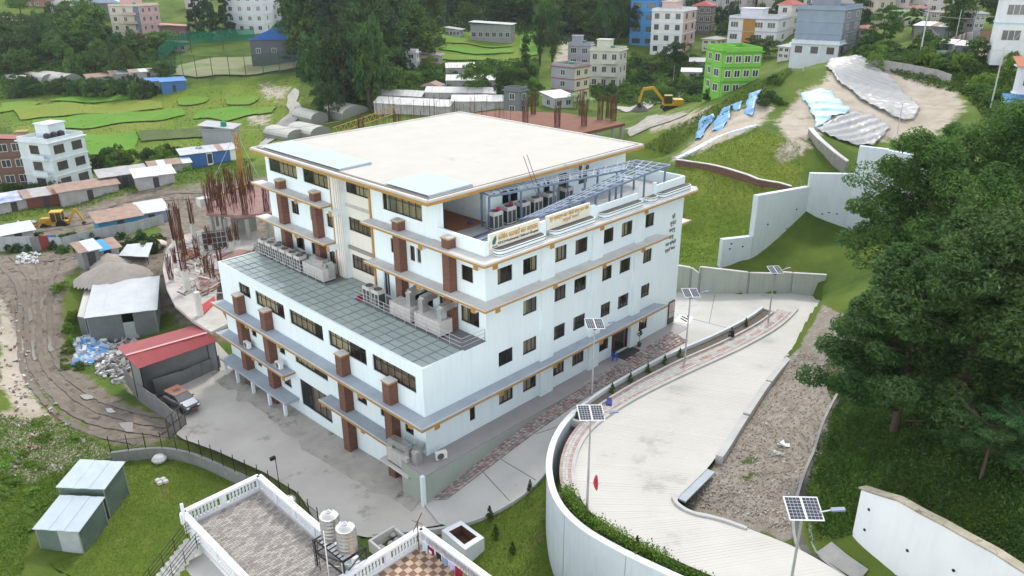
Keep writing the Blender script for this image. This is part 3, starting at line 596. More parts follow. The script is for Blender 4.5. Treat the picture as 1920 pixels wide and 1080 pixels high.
# roof slab, kerb, pale sheets
o = MB().box(-1.45, 24.6, 4.3, 29.9, 16.76, 17.0).build('roof', roofwhite, HOS)
b = MB(); b.beam((-1.475, 4.3, 16.8), (-1.475, 29.9, 16.8), .05, .22); b.beam((-1.45, 4.275, 16.8), (24.6, 4.275, 16.8), .05, .22); b.build('roof_edge', ochre, o)
b = MB(); kb = [(-1.35, 4.4), (24.5, 4.4), (24.5, 29.8), (-1.35, 29.8)]
for p, q in zip(kb, kb[1:]+kb[:1]): b.beam((*p, 17.05), (*q, 17.05), .18, .1)
b.build('roof_kerb', slabpale, o)
MB().box(-.95, -.70, 4.8, 29.5, 17.003, 17.03).build('roof_gutter', M('wet_gutter', (.10, .085, .07), (.16, .14, .12), 1.5, .6), o); MB().box(-.7, 24.3, 4.75, 4.92, 17.003, 17.028).build('roof_gutter', MATS['wet_gutter'], o)
sheet_m = glass_mat('translucent_roof_sheet', (.6, .75, .8), .08, .25, .8, (.50, .64, .68))
for (y0, y1, x1, n) in ((16.6, 29.2, 2.6, 10), (5.2, 10.4, 3.7, 4)):
    for k in range(n):
        a, c = y0+(y1-y0)*k/n, y0+(y1-y0)*(k+1)/n
        MB().add([(-.62, a, 17.17), (x1, a, 17.2), (x1, c-.02, 17.2), (-.62, c-.02, 17.17), (-.62, a, 17.14), (x1, a, 17.16), (x1, c-.02, 17.16), (-.62, c-.02, 17.14)], [(0, 1, 2, 3), (7, 6, 5, 4), (0, 4, 5, 1), (1, 5, 6, 2), (2, 6, 7, 3), (3, 7, 4, 0)]).build('roof_sheet', sheet_m, o)
    MB().box(x1-.1, x1+.02, y0, y1, 17.0, 17.14).box(-.6, x1, y0-.1, y0, 17.0, 17.15).build('sheet_curb', slabgrey, o)
for ax, ay in ((9.0, 4.9), (9.6, 5.1)): MB().tube((ax, ay-1.6, 15.4), (ax-.4, ay-.4, 18.6), .025, 5).build('steel_rod', rust, HOS)
# glazed roof over the lower block: frame and one pane per light
groof = glass_mat('glass_roof_pane', (.55, .62, .6), .13, .12, .82, (.39, .46, .435))
o = MB().box(-6.08, -5.9, 0, 30, 7.0, 7.06).box(-5.9, -2.2, 0, .16, 7.0, 7.06).box(-5.9, -2.2, 29.84, 30, 7.0, 7.06).build('glass_roof', white, HOS)
fr = MB(); ny, nx = 24, 5; ys = np.linspace(.16, 29.84, ny+1); xs = np.linspace(-5.9, -2.3, nx+1)
for y in ys: fr.box(-5.9, -2.3, y-.04, y+.04, 6.98, 7.035)
for x in xs: fr.box(x-.035, x+.035, .16, 29.84, 6.97, 7.028)
pm = MB().box(0, xs[1]-xs[0]-.06, 0, ys[1]-ys[0]-.07, 0, .012).mesh('glass_pane', groof)
for i in range(ny):
    for j in range(nx):
        q = new_obj('glass_pane', pm, o, (xs[j]+.03, ys[i]+.035, 7.0)); q.rotation_euler = (random.gauss(0, .006), random.gauss(0, .006), 0)
ys2 = np.linspace(13.55, 17.6, 5); xs2 = np.linspace(-2.25, .42, 4)
for y in ys2: fr.box(-2.25, .42, y-.03, y+.03, 6.98, 7.033)
for x in xs2: fr.box(x-.025, x+.025, 13.55, 17.6, 6.97, 7.026)
pm2 = MB().box(0, xs2[1]-xs2[0]-.06, 0, ys2[1]-ys2[0]-.07, 0, .012).mesh('glass_pane', groof)
for i in range(4):
    for j in range(3): new_obj('glass_pane', pm2, o, (xs2[j]+.03, ys2[i]+.035, 7.0))
fr.build('glazing_bar', M('glazing_bar', (.17, .205, .205), rough=.5), o)
deck_m = M('plant_deck', (.22, .22, .23), (.17, .17, .18), 1, .7)
MB().box(-2.2, -.004, .02, 13.45, 6.75, 6.99).build('plant_deck', deck_m, HOS); MB().box(-2.2, -.004, 17.72, 29.95, 6.75, 6.99).build('plant_deck', deck_m, HOS)
def railing(parent, pts, z, hh=.95, step=1.3, mat=None, rails=(.45, .95), r=.025, name='railing'):
    b = MB(); pts = [np.array(p, float) for p in pts]
    for p, q in zip(pts[:-1], pts[1:]):
        L = np.hypot(*(q-p)[:2]); n = max(1, int(L/step))
        zz = lambda w: (w[2] if len(w) > 2 else z)
        for k in range(n+1):
            w = p+(q-p)*k/n; b.tube((w[0], w[1], zz(w)), (w[0], w[1], zz(w)+hh), r, 5)
        for f in rails: b.tube((p[0], p[1], zz(p)+f), (q[0], q[1], zz(q)+f), r*.85, 5)
    return b.build(name, mat or galv, parent)
railing(HOS, [(-2.3, 13.3), (-2.3, .15), (-.05, .15)], 7.0, rails=(.3, .62, .95)); railing(HOS, [(-.05, 29.9), (-2.3, 29.9), (-2.3, 17.9)], 7.0, rails=(.3, .62, .95))
# terrace parapet, signs and the curved planters below them
b = MB(); b.box(0, .2, .0, 5.04, 13.58, 14.62); b.box(.2, .42, 0, .2, 13.58, 14.62); b.build('parapet', white, HOS)
for x0, x1, z1 in ((5.62, 6.4, 14.8), (11.55, 12.3, 14.75), (12.3, 18.0, 14.55), (20.3, 20.7, 15.0), (20.7, 25.2, 14.7), (18.0, 20.3, 13.9)): MB().box(x0, x1-.004, 0, .2, 13.58, z1).build('parapet', white, HOS)
MB().box(25.1, 25.29, .2, 5.6, 13.58, 14.7).build('parapet', white, HOS)
signw = M('sign_board_cream', (.72, .70, .60), rough=.5); gold = M('gold_letters', (.55, .33, .05), rough=.4); darkl = M('brown_letters', (.10, .06, .05), rough=.5); stripe = M('brown_stripe', (.09, .06, .055), rough=.5)
def text(parent, s, size, loc, mat, rot=(PI/2, 0, 0), align='LEFT', name='lettering', width=None):
    c = bpy.data.curves.new(name, 'FONT'); c.body = s; c.size = size; c.extrude = .012; c.align_x = align; c.materials.append(mat)
    tmp = new_obj(name, c); bpy.context.view_layer.update()
    me = bpy.data.meshes.new_from_object(tmp.evaluated_get(bpy.context.evaluated_depsgraph_get())); bpy.data.objects.remove(tmp)
    o = new_obj(name, me, parent, loc); o.rotation_euler = rot
    xs_ = [v.co.x for v in me.vertices]; w = (max(xs_)-min(xs_)) if xs_ else 1
    if width: o.scale = (width/w, 1, 1)
    return o
sg = MB().box(.45, 5.6, -.04, .16, 14.02, 15.12).build('sign_board', signw, HOS)
text(sg, 'किओक काठमाडौं बाल अस्पताल', .55, (1.25, -.06, 14.52), gold, width=4.15); text(sg, "KIOCH-Kathmandu Children's Hospital", .26, (1.25, -.06, 14.22), darkl, width=4.15)
lg = MB(); lg.add([(.72, -.06, 14.3), (.95, -.06, 14.32), (1.1, -.06, 14.62), (1.08, -.06, 14.95), (.85, -.06, 14.8), (.68, -.06, 14.55)], [(0, 1, 2, 3, 4, 5)]); lg.build('leaf_emblem', M('emblem_green', (.05, .16, .08), (.04, .10, .25), 2, .5), sg)
text(sg, 'KIOCH', .13, (.68, -.06, 14.1), darkl, width=.5)
sg = MB().box(6.44, 11.5, -.04, .16, 14.0, 15.1).build('sign_board', signw, HOS)
text(sg, 'सुन स्वास्थ्य बाल चौधरी शम्भु सदर सेवा', .42, (6.7, -.06, 14.68), gold, width=4.6); text(sg, 'स्मृति भवन', .36, (8.2, -.06, 14.3), gold, width=1.9)
for s, sz, z, x, w in (('श्री', .55, 11.0, 23.55, .45), ('सुन्दर', .55, 10.4, 23.3, .95), ('शम्भु', .5, 9.75, 23.2, .95), ('बाबु', .5, 9.1, 23.2, .8), ('नारा श्रेष्ठी', .45, 8.5, 22.75, 1.7), ('स्मृति भवन', .45, 7.9, 22.75, 1.65)): text(HOS, s, sz, (x, -.015, z), darkl, width=w)
def planter_box(x0, x1, ends=(1, 1)):
    def outline(y, z, grow=0.0):
        pts = [(x0, y)]; r = .55
        pts = []
        for k in range(7):
            t = PI*1.0+PI/2*k/6; pts.append((x0+r+(r+grow)*math.cos(t), -.04-.35+(.35+grow)*math.sin(t)*1.0-.0))
        for k in range(7):
            t = PI*1.5+PI/2*k/6; pts.append((x1-r+(r+grow)*math.cos(t), -.04-.35+(.35+grow)*math.sin(t)))
        return pts+[(x1, -.045), (x0, -.045)]
    o = MB().prism(outline(0, 0), 13.565, 14.02).build('curved_planter', white, HOS)
    MB().prism(outline(0, 0, -.08), 14.023, 14.03).build('planter_soil', M('planter_soil', (.10, .085, .075), (.14, .13, .11), 4, .9), o)
    b = MB()
    for z in (13.66, 13.92): b.prism(outline(0, 0, .012), z, z+.055)
    b.build('planter_stripe', stripe, o)
for x0, x1 in ((.75, 5.75), (6.65, 11.6), (12.6, 18.0), (18.9, 20.2), (20.75, 25.4)): planter_box(x0, x1)
# ground floor: door, walkway, wall below it
dr = MB().box(15.75, 15.92, .05, .2, .05, 2.35).box(17.58, 17.75, .05, .2, .05, 2.35).box(15.92, 17.58, .05, .2, 2.2, 2.35).box(15.3, 15.74, -.09, -.003, .02, 2.6).box(17.76, 18.0, -.09, -.003, .02, 2.6).build('door', M('door_brown', (.07, .035, .025), rough=.5), HOS)
MB().box(15.92, 16.72, .1, .13, .05, 2.2).box(16.78, 17.58, .1, .13, .05, 2.2).build('door_glass', glass, dr)
MB().box(15.9, 17.6, -.35, -.05, 2.42, 2.6).build('door_sign', pipe_white, dr)
tile_m = M('walkway_tile', (.33, .31, .305), (.29, .275, .27), .6, .6)
podw = M('green_grey_plaster', (.36, .40, .35), (.31, .345, .305), .4, .85, streak=((.25, .26, .22), .3))
b = MB(); b.prism([(-7.7, -1.75), (25.2, -1.75), (25.2, -.002), (-6.08, -.002), (-6.08, .9), (-7.7, .9)], -.12, .0); b.build('walkway', tile_m, HOS)
b = MB(); b.box(-7.72, 5.0, -1.78, -1.55, -3.6, -.122); b.box(5.0, 25.2, -1.76, -1.55, -1.2, -.122); b.build('walkway_wall', podw, HOS); MB().box(-7.98, -7.723, -1.78, -1.5, -3.8, .02).build('walkway_post', white, HOS)
MB().box(-7.72, -7.5, -1.5, .9, -3.8, -.122).build('walkway_wall', podw, HOS)
b = MB()
for k in range(3): b.box(15.4-.25*k, 18.2+.25*k, -2.1-.35*k, -1.77-.35*k, -.5, -.12*(k+1)+.05)
b.build('entrance_step', slabgrey, HOS)
# platform below the big air handler
b = MB(); b.box(-7.9, -6.084, -.0, 3.3, -1.05, -.9); b.build('equipment_platform', slabpale, HOS)
# ================================================================== NEAR SURROUNDINGS
def strip(name, line, th, zb, zt, mat, parent=None, kind=None, side=0):
    """a wall of thickness th along a polyline; zb, zt arrays or numbers"""
    line = np.asarray(line, float); n = len(line); t = np.gradient(line[:, :2], axis=0); t /= np.linalg.norm(t, axis=1)[:, None]+1e-9
    nv = np.c_[-t[:, 1], t[:, 0]]; a = line[:, :2]+nv*(th/2+side*th/2); b = line[:, :2]-nv*(th/2-side*th/2)
    zb = np.broadcast_to(zb, n); zt = np.broadcast_to(zt, n)
    V = np.concatenate([np.c_[a, zb], np.c_[b, zb], np.c_[b, zt], np.c_[a, zt]]); F = []
    for i in range(n-1):
        for k in range(4):
            l = (k+1) % 4; F.append((k*n+i, k*n+i+1, l*n+i+1, l*n+i))
    F += [(0, n, 2*n, 3*n), (n-1, 4*n-1, 3*n-1, 2*n-1)]
    o = new_obj(name, np_mesh(name, V, np.array(F), mat), parent)
    if kind: o['kind'] = kind
    return o
def flat_strip(name, la, lb, mat, parent=None, kind=None):
    n = len(la); V = np.r_[la, lb]; F = np.array([(i, i+1, n+i+1, n+i) for i in range(n-1)])
    o = new_obj(name, np_mesh(name, V, F, mat), parent)
    if kind: o['kind'] = kind
    return o
def near_i(line, p): return int(np.argmin(np.hypot(line[:, 0]-p[0], line[:, 1]-p[1])))
iA = max(9, near_i(ramp_in, P(1490, 598, 0))); iB = near_i(ramp_in, P(1110, 800, 1.6)); iC = near_i(ramp_in, P(1077, 905, 2.0)); iE = 189
OFF = np.interp(np.arange(190), [0, iB-45, iB, iC, 189], [2.9, 2.9, 1.95, 1.65, 1.6])
def off_line(fr, extra=0.0, i0=0, i1=190):
    o = ramp_in.copy(); t = np.gradient(o[:, :2], axis=0); t /= np.linalg.norm(t, axis=1)[:, None]
    d = OFF*fr+extra; o[:, 0] += t[:, 1]*d; o[:, 1] += -t[:, 0]*d; return o[i0:i1]
kerb_m = M('kerb_concrete', (.50, .50, .48), (.42, .42, .405), .8, .9, spots=((.30, .29, .28), 1.2, .64))
wallp = M('pale_blue_wall_paint', (.60, .655, .70), (.55, .605, .65), .5, .75, streak=((.40, .43, .43), .6))
kl = off_line(0, .13, iA-8, iC+6); o = strip('kerb', kl, .26, kl[:, 2]-.3, kl[:, 2]+.17, kerb_m, kind='structure')
SW = new_obj('sidewalk', None); SW['kind'] = 'structure'
pav_base = M('paver_joint', (.36, .34, .32), rough=.95)
la, lb = off_line(0, .27, iA-4, iC+4), off_line(.60, 0, iA-4, iC+4); la[:, 2] += .13; lb[:, 2] += .13
flat_strip('paving_bed', la, lb, pav_base, SW)
pav_w = M('paver_pale', (.50, .49, .46), (.44, .43, .41), 2, .9, island=.12); pav_r = M('paver_pink', (.46, .33, .30), (.40, .27, .25), 2, .9, island=.18)
def pavers():
    V = []; F = []; MI = []
    n0 = len(la); s = np.r_[0, np.cumsum(np.linalg.norm(np.diff(la[:, :2], axis=0), axis=1))]; rows = int(s[-1]/.30)
    q = (np.arange(rows+1))*.30; A = np.stack([np.interp(q, s, la[:, k]) for k in range(3)], 1); B = np.stack([np.interp(q, s, lb[:, k]) for k in range(3)], 1)
    for i in range(rows):
        W_ = np.hypot(*(A[i]-B[i])[:2]); nc = max(4, int(W_/.2))
        for j in range(nc):
            f0, f1 = (j+.06)/nc, (j+.94)/nc; g = .05
            c = [A[i]*(1-f0)+B[i]*f0, A[i]*(1-f1)+B[i]*f1, A[i+1]*(1-f1)+B[i+1]*f1, A[i+1]*(1-f0)+B[i+1]*f0]
            mid = sum(c)/4; c = [mid+(p-mid)*.93 for p in c]; dz = .018+random.uniform(-.004, .004); b = len(V)
            V += [(p[0], p[1], p[2]+dz) for p in c]+[(p[0], p[1], p[2]-.01) for p in c]
            F += [(b, b+1, b+2, b+3)]+[(b+k, b+4+k, b+4+(k+1) % 4, b+(k+1) % 4) for k in range(4)]
            red = j in (0, nc-1) or (nc > 6 and j in (nc//2, nc//2-1) and (i//3) % 3 != 0); MI += [1 if red else 0]*5
    o = new_obj('pavers', np_mesh('pavers', np.array(V), np.array(F), [pav_w, pav_r], mi=MI), SW); o['kind'] = 'stuff'
pavers()
PLN = thing('planter', 'long low concrete planter with dark soil between sidewalk and hospital road', 'planter', (0, 0, 0))
pi, po = off_line(.62, 0, iA, iB+2), off_line(1.0, 0, iA, iB+2)
strip('planter_wall', pi, .16, pi[:, 2]-.4, pi[:, 2]+.32, kerb_m, PLN); strip('planter_wall', po, .24, po[:, 2]-1.2, po[:, 2]+.52, M('pale_planter_paint', (.58, .61, .62), (.52, .55, .56), .7, .8), PLN)
soil_m = M('planter_dark_soil', (.09, .075, .06), (.14, .12, .10), 3, .95, bump=.6)
so_a, so_b = off_line(.65, .06, iA, iB+2), off_line(1.0, -.13, iA, iB+2); so_a[:, 2] += .2; so_b[:, 2] += .2; flat_strip('planter_bed', so_a, so_b, soil_m, PLN)
for i in (iA, iB+1):
    a, b = off_line(.62)[i], off_line(1.0)[i]; MB().beam((a[0], a[1], a[2]+.05), (b[0], b[1], b[2]+.05), .2, .6).build('planter_wall', kerb_m, PLN)
# tall pale wall that carries the ramp, with its hedge
wl = off_line(1.0, .0, iB-2, 190); RW = thing('ramp_wall', 'curved pale blue-white retaining wall along the ramp, above the lawn with small conifers', 'wall', (0, 0, 0))
wb = H(wl[:, 0], wl[:, 1])-1.2
wb = np.minimum(wb, -2.6); strip('wall_body', wl, .3, wb, wl[:, 2]+.42, wallp, RW); strip('wall_cap', wl, .42, wl[:, 2]+.423, wl[:, 2]+.52, M('cap_pale', (.66, .69, .72), (.6, .63, .66), 1, .7), RW)
hb_a, hb_b = off_line(0, .27, iC+3, 190), off_line(1.0, -.16, iC+3, 190); hb_a[:, 2] += .1; hb_b[:, 2] += .1; flat_strip('hedge_bed', hb_a, hb_b, soil_m, None, 'structure')
for k in range(iB+6, 188, 14):
    q = wl[min(k-(iB-2), len(wl)-2)]; d = (wl[min(k-(iB-2)+1, len(wl)-1)]-q)[:2]; d /= np.hypot(*d); nn = np.array([d[1], -d[0]])
    MB().beam((q[0]+nn[0]*.155, q[1]+nn[1]*.155, -4), (q[0]+nn[0]*.155, q[1]+nn[1]*.155, q[2]+.4), .03, .02).build('wall_joint', galv, RW)
# kerb wall on the gravel side of the ramp
iK = near_i(ramp_out, P(1338, 866, 1.75)); ko = ramp_out[6:iK]; KW = thing('kerb_wall', 'low thick grey concrete kerb wall between the ramp and stony ground', 'wall', (0, 0, 0))
nk = 5; cuts = np.linspace(0, len(ko)-1, nk+1).astype(int)
for k in range(nk):
    seg = ko[cuts[k]:cuts[k+1]]; strip('kerb_segment', offset_line(seg, .28), .5, seg[:, 2]-.8, seg[:, 2]+.32+.03*(k % 2), kerb_m, KW)
a, b = P(1330, 882, 1.72), P(1274, 937, 1.98); MB().beam(a, b, .8, .12).build('concrete_chute', M('chute_blue_grey', (.42, .46, .50), (.36, .40, .43), 1, .8), KW)
strip('kerb', smooth_line([P(*c) for c in [(1262, 934, 2.15), (1270, 950, 2.2), (1300, 966, 2.35), (1345, 974, 2.45), (1400, 992, 2.7)]], 24), .22, 1.6, np.linspace(2.3, 2.82, 24), kerb_m, kind='structure')
# stone band under the hospital walkway
def stone_band():
    A = [P(*c) for c in [(792, 938, -2.25), (870, 868, -1.5), (978, 792, -.42), (1080, 727, -.1), (1180, 672, -.05), (1258, 622, -.05)]]; B = [P(*c) for c in [(838, 940, -2.3), (900, 893, -1.68), (1010, 808, -.5), (1110, 738, -.08), (1205, 685, -.03), (1290, 640, -.02)]]
    A = smooth_line(A, 150); B = smooth_line(B, 150)
    A[:, 2] = road_z(A[:, 0], A[:, 1])+.03; B[:, 2] = road_z(B[:, 0], B[:, 1])+.03; a2, b2 = A.copy(), B.copy()
    o = flat_strip('stone_apron', a2, b2, M('apron_mortar', (.30, .27, .25), (.24, .21, .2), 2, .95), None, 'structure'); V = []; F = []
    for i in range(149):
        for j in range(6):
            f0, f1 = j/6+random.uniform(.0, .03), (j+1)/6-random.uniform(.0, .03); L = lambda k, f: A[k]*(1-f)+B[k]*f; c = [L(i, f0), L(i, f1), L(i+1, f1), L(i+1, f0)]; mid = sum(c)/4
            c = [mid+(p-mid)*random.uniform(.75, .98)+np.r_[rng.normal(0, .015, 2), 0] for p in c]; dz = .03+random.uniform(0, .06); b = len(V)
            V += [(p[0], p[1], p[2]+dz) for p in c]+[(p[0], p[1], p[2]) for p in c]; F += [(b, b+1, b+2, b+3)]+[(b+k, b+4+k, b+4+(k+1) % 4, b+(k+1) % 4) for k in range(4)]
    q = new_obj('apron_stones', np_mesh('apron_stones', np.array(V), np.array(F), M('apron_stone', (.36, .25, .23), (.31, .29, .28), 1.2, .9, island=.4)), o); q['kind'] = 'stuff'
stone_band()
# kerb between lower road and lawn
kc = smooth_line([P(*c) for c in [(700, 1003, -3.3), (800, 996, -2.7), (832, 992, -2.5), (908, 973, -2.05), (988, 926, -1.35), (1030, 879, -.9), (1040, 850, -.7)]], 50); strip('kerb', kc, .22, kc[:, 2]-.5, kc[:, 2]+.14, kerb_m, kind='structure')
# ------------------------------------------------------------------ solar street lamps
panel_dark = M('solar_cell', (.035, .04, .06), rough=.25, spec=.5); blue_box = M('blue_battery_box', (.03, .05, .22), rough=.5)
def solar_lamp(loc, hh, label, rot=0.0, arm=True, ps=.92):
    t = thing('solar_street_lamp', label, 'street lamp', loc, rot, 'solar street lamps along the roads')
    MB().tube((0, 0, 0), (0, 0, hh*.5), .085, 8, 0, .07).tube((0, 0, hh*.5), (0, 0, hh), .062, 8, 0, .05).cbox((0, 0, .02), (.36, .36, .04)).build('pole', galv, t)
    pf = new_obj('panel_frame', MB().box(-.78*ps, .78*ps, -.55*ps, .55*ps, -.02, .012).mesh('panel_frame', M('panel_white_frame', (.66, .67, .68), rough=.4)), t, (0, 0, hh+.22)); pf.rotation_euler = (R(26), R(6), 0)
    for s in (-1, 1):
        b = MB()
        for i in range(4):
            for j in range(7):
                x0 = s*.39*ps-.34*ps+i*.17*ps; y0 = -.5*ps+j*.143*ps; b.quad((x0+.008, y0+.008, .017), (x0+.162*ps, y0+.008, .017), (x0+.162*ps, y0+.135*ps, .017), (x0+.008, y0+.135*ps, .017))
        b.build('solar_cells', panel_dark, pf)
    MB().tube((0, 0, hh-.05), (0, 0, hh+.22), .04, 6).cbox((0, .0, hh-.12), (.28, .3, .24), 1).build('battery_box', [galv, blue_box], t)
    if arm:
        MB().tube((.05, 0, hh-.1), (1.15, -.25, hh+.28), .03, 6).build('lamp_arm', galv, t); MB().beam((1.0, -.22, hh+.25), (1.5, -.33, hh+.33), .2, .07).build('lamp_head', M('lamp_head_grey', (.16, .19, .30), rough=.4), t)
    return t
solar_lamp(P(1100, 970, 2.2), 7.0, 'solar street lamp with a red dish on its pole, by the hedge', R(-35), True, .95)
solar_lamp(P(1283, 683, .55), 6.5, 'solar street lamp in the planter in front of the hospital corner', R(-30), True)
solar_lamp(P(1440, 606, .05), 5.4, 'solar street lamp at the far rounded end of the planter', R(-25), True)
q = P(1109, 757, .85); solar_lamp(q, ZV(q[0], q[1], 612)-q[2], 'solar street lamp halfway along the planter, in front of the hospital door', R(-30), True)
q = PD(1484, 1085, 31.5); hq = ZV(q[0], q[1], 962)-q[2]; q[2] -= 4.5; solar_lamp(q, hq+4.5, 'nearest solar street lamp, beside the stony verge above the drain', R(-40), True)
d = thing('satellite_dish', 'round red satellite dish clamped to a solar lamp pole', 'satellite dish', (*(P(1100, 970, 2.2)[:2]), P(1100, 970, 2.2)[2]+2.55), R(-60))
ds = new_obj('dish', MB().lathe([(0.0, 0), (.2, .03), (.38, .11), (.46, .17), (.45, .18), (.37, .125), (0, .02)], 18).mesh('dish', M('dish_red', (.48, .02, .04), rough=.4), True), d, (.32, 0, 0)); ds.rotation_euler = (0, R(80), 0)
MB().tube((.05, 0, 0), (.32, 0, 0), .03, 6).build('bracket', galv, d); MB().tube((.32, 0, -.1), (.75, 0, .05), .015, 5).build('feed_arm', galv, d)
# ------------------------------------------------------------------ wall at the back of the plateau
FW_ = thing('boundary_wall', 'stepped grey-green plastered wall panels at the far edge of the concrete plateau', 'wall', (0, 0, 0))
fp = [((1266, 546), 498, 498), ((1292, 548), 499, 502), ((1309, 549), 501, 513), ((1400, 550), 508, 511), ((1447, 549), 509, 513), ((1481, 550), 508, 512), ((1545, 557), 514, 516)]
fpw = [P(*c[0], -.1) for c in fp]
fence_m = M('plaster_wall_green_grey', (.42, .45, .40), (.36, .385, .345), .3, .85, streak=((.20, .14, .085), .45), spots=((.25, .24, .20), .5, .66))
for i in range(len(fp)-1):
    a, b = fpw[i], fpw[i+1]; za = ZV(a[0], a[1], fp[i][1]+(4 if i % 2 else 0)); zb = ZV(b[0], b[1], fp[i+1][2])
    d = (b-a)[:2]/np.hypot(*(b-a)[:2]); n = np.array([-d[1], d[0]])*.12; dd = d*.1; v = []
    for (p, z) in ((a+np.r_[dd, 0], za), (b-np.r_[dd, 0], zb)):
        v += [(p[0]-n[0], p[1]-n[1], -.6), (p[0]+n[0], p[1]+n[1], -.6), (p[0]+n[0], p[1]+n[1], z), (p[0]-n[0], p[1]-n[1], z)]
    MB().add(v, [(0, 1, 2, 3), (7, 6, 5, 4), (0, 4, 5, 1), (1, 5, 6, 2), (2, 6, 7, 3), (3, 7, 4, 0)]).build('wall_panel', fence_m, FW_)
    MB().beam((a[0]+dd[0], a[1]+dd[1], za+.04), (b[0]-dd[0], b[1]-dd[1], zb+.04), .34, .07).build('wall_coping', slabpale, FW_)
    MB().cbox((a[0], a[1], (za-.6)/2), (.19, .19, za+.66)).build('wall_post', galv, FW_)
# ------------------------------------------------------------------ tall white stepped wall on the slope
WW = thing('retaining_wall', 'tall pale white retaining wall rising in steps across the grass slope', 'wall', (0, 0, 0))
wpts = [((1348, 496), 448, 2.0), ((1404, 478), 366, 2.6), ((1504, 424), 324, 3.6), ((1588, 418), 273, 4.2), ((1640, 420), 281, 4.6), ((1720, 430), 300, 5.0)]
wx = [P(*c[0], c[2]) for c in wpts]
tops = [(448, 444), (366, 364), (324, 325), (273, 280), (281, 300)]
for i in range(len(wx)-1):
    a, b = wx[i], wx[i+1]; za, zb = ZV(a[0], a[1], tops[i][0]), ZV(b[0], b[1], tops[i][1]); zb = za+(zb-za)*.5
    d = (b-a)[:2]/np.hypot(*(b-a)[:2]); n = np.array([-d[1], d[0]])*.3; v = []
    for (p, z) in ((a, za), (b-np.r_[d*.003, 0], zb)):
        v += [(p[0]-n[0], p[1]-n[1], p[2]-2.5), (p[0]+n[0], p[1]+n[1], p[2]-2.5), (p[0]+n[0], p[1]+n[1], z), (p[0]-n[0], p[1]-n[1], z)]
    MB().add(v, [(0, 1, 2, 3), (7, 6, 5, 4), (0, 4, 5, 1), (1, 5, 6, 2), (2, 6, 7, 3), (3, 7, 4, 0)]).build('wall_section', wallp, WW)
    for k in range(3):
        f = random.uniform(.2, .8); p = a+(b-a)*f; zz = p[2]+1+random.uniform(0, (za-p[2])*.5); MB().cbox((p[0]-n[0]*1.03, p[1]-n[1]*1.03, zz), (.16, .16, .12)).build('weep_hole', black_metal, WW)
# low brick edging between the two lawns, stone wall below the plastic
ew = [P(1268, 306, 7.6), P(1340, 326, 7.6), P(1420, 350, 7.5), P(1482, 362, 7.4)]; EW = thing('edging_wall', 'long low brick wall with pale coping between upper and lower grass slopes', 'wall', (0, 0, 0))
L_ = resample(np.array(ew), 14); zt = np.array([h(p[0], p[1])+.75 for p in L_]); strip('wall_body', L_, .3, zt-2.2, zt, M('old_brick', (.17, .09, .065), (.12, .065, .05), 3, .9), EW); strip('wall_coping', L_, .42, zt+.003, zt+.1, slabpale, EW)
sw = [(1517, 258), (1530, 282), (1560, 312), (1585, 330)]; SWL = thing('stone_wall', 'rough grey stone retaining wall below the clear plastic sheet', 'wall', (0, 0, 0)); sp_ = [G(*c) for c in sw]; L_ = resample(np.array(sp_), 10)
zt = np.array([ZV(p[0], p[1], y) for p, y in zip(L_, np.interp(np.linspace(0, 1, 10), [0, .4, .75, 1], [241, 258, 283, 303]))]); strip('wall_body', L_, .5, zt-5, zt, M('rubble_stone', (.20, .19, .17), (.28, .265, .24), 2.2, .95, bump=1.0, bscale=5), SWL); strip('wall_coping', L_, .6, zt+.003, zt+.12, slabpale, SWL)
# white wall at the lower right corner of the slope
bw = [((1600, 1012), 918, 3.4), ((1640, 1045), 940, 3.6), ((1700, 1092), 985, 3.8), ((1790, 1150), 1038, 4.1), ((1930, 1240), 1105, 4.5)]; BW = thing('slope_wall', 'white retaining wall with dark weep holes under the dark green slope', 'wall', (0, 0, 0))
bx = resample(np.array([np.r_[P(*c[0], c[2])] for c in bw]), 26); ty = np.interp(np.linspace(0, 1, 26), np.linspace(0, 1, 5), [c[1] for c in bw]); zt = np.array([ZV(p[0], p[1], y) for p, y in zip(bx, ty)])
strip('wall_body', bx, .3, bx[:, 2]-1.5, zt, white_wall, BW); strip('wall_cap', bx+np.array([.12, .12, 0]), .5, zt+.003, zt+.10, M('mossy_cap', (.42, .38, .30), (.30, .27, .2), 1.5, .95, spots=((.14, .12, .08), 2.5, .55)), BW)
LOWER.clear()
for f, g in ((.1, .72), (.08, .35), (.38, .45), (.6, .55), (.75, .3)):
    k = int(f*25); p = bx[k]; d = (bx[k+1]-bx[k])[:2]; d /= np.hypot(*d); n = np.array([-d[1], d[0]]); q = p[:2]+n*.152*(1 if (n@np.array([-1, 1])) > 0 else -1); MB().tube((q[0]-n[0]*.05, q[1]-n[1]*.05, p[2]+g*(zt[k]-p[2])), (q[0]+n[0]*.05, q[1]+n[1]*.05, p[2]+g*(zt[k]-p[2])), .075, 8).build('weep_hole', black_metal, BW)
DR = thing('drain_channel', 'open dark drain with concrete sides beside the stony verge', 'drain', (0, 0, 0))
dl = smooth_line([P(*c) for c in [(1600, 705, 3.0), (1560, 790, 3.0), (1530, 870, 3.0), (1508, 930, 3.05), (1500, 985, 3.15), (1520, 1030, 3.3), (1580, 1075, 3.5)]], 40)
dz_ = np.array([max(h(p[0], p[1]), p[2]-.6) for p in dl]); strip('drain_side', offset_line(dl, .45), .16, dz_-1, dz_+.12, concrete, DR); strip('drain_side', offset_line(dl, -.45), .16, dz_-1, dz_+.12, concrete, DR); strip('drain_floor', dl, .74, dz_-.6, dz_+.03, M('wet_dark', (.03, .03, .028), rough=.4), DR)
p0 = [P(1532, 1022, 3.35), P(1560, 1012, 3.35), P(1632, 1068, 3.55), P(1608, 1078, 3.5)]; sheet('drain_apron', [p[:2] for p in p0], lambda x, y: H(x, y)+BUMP(x, y)+.1, concrete, .5)

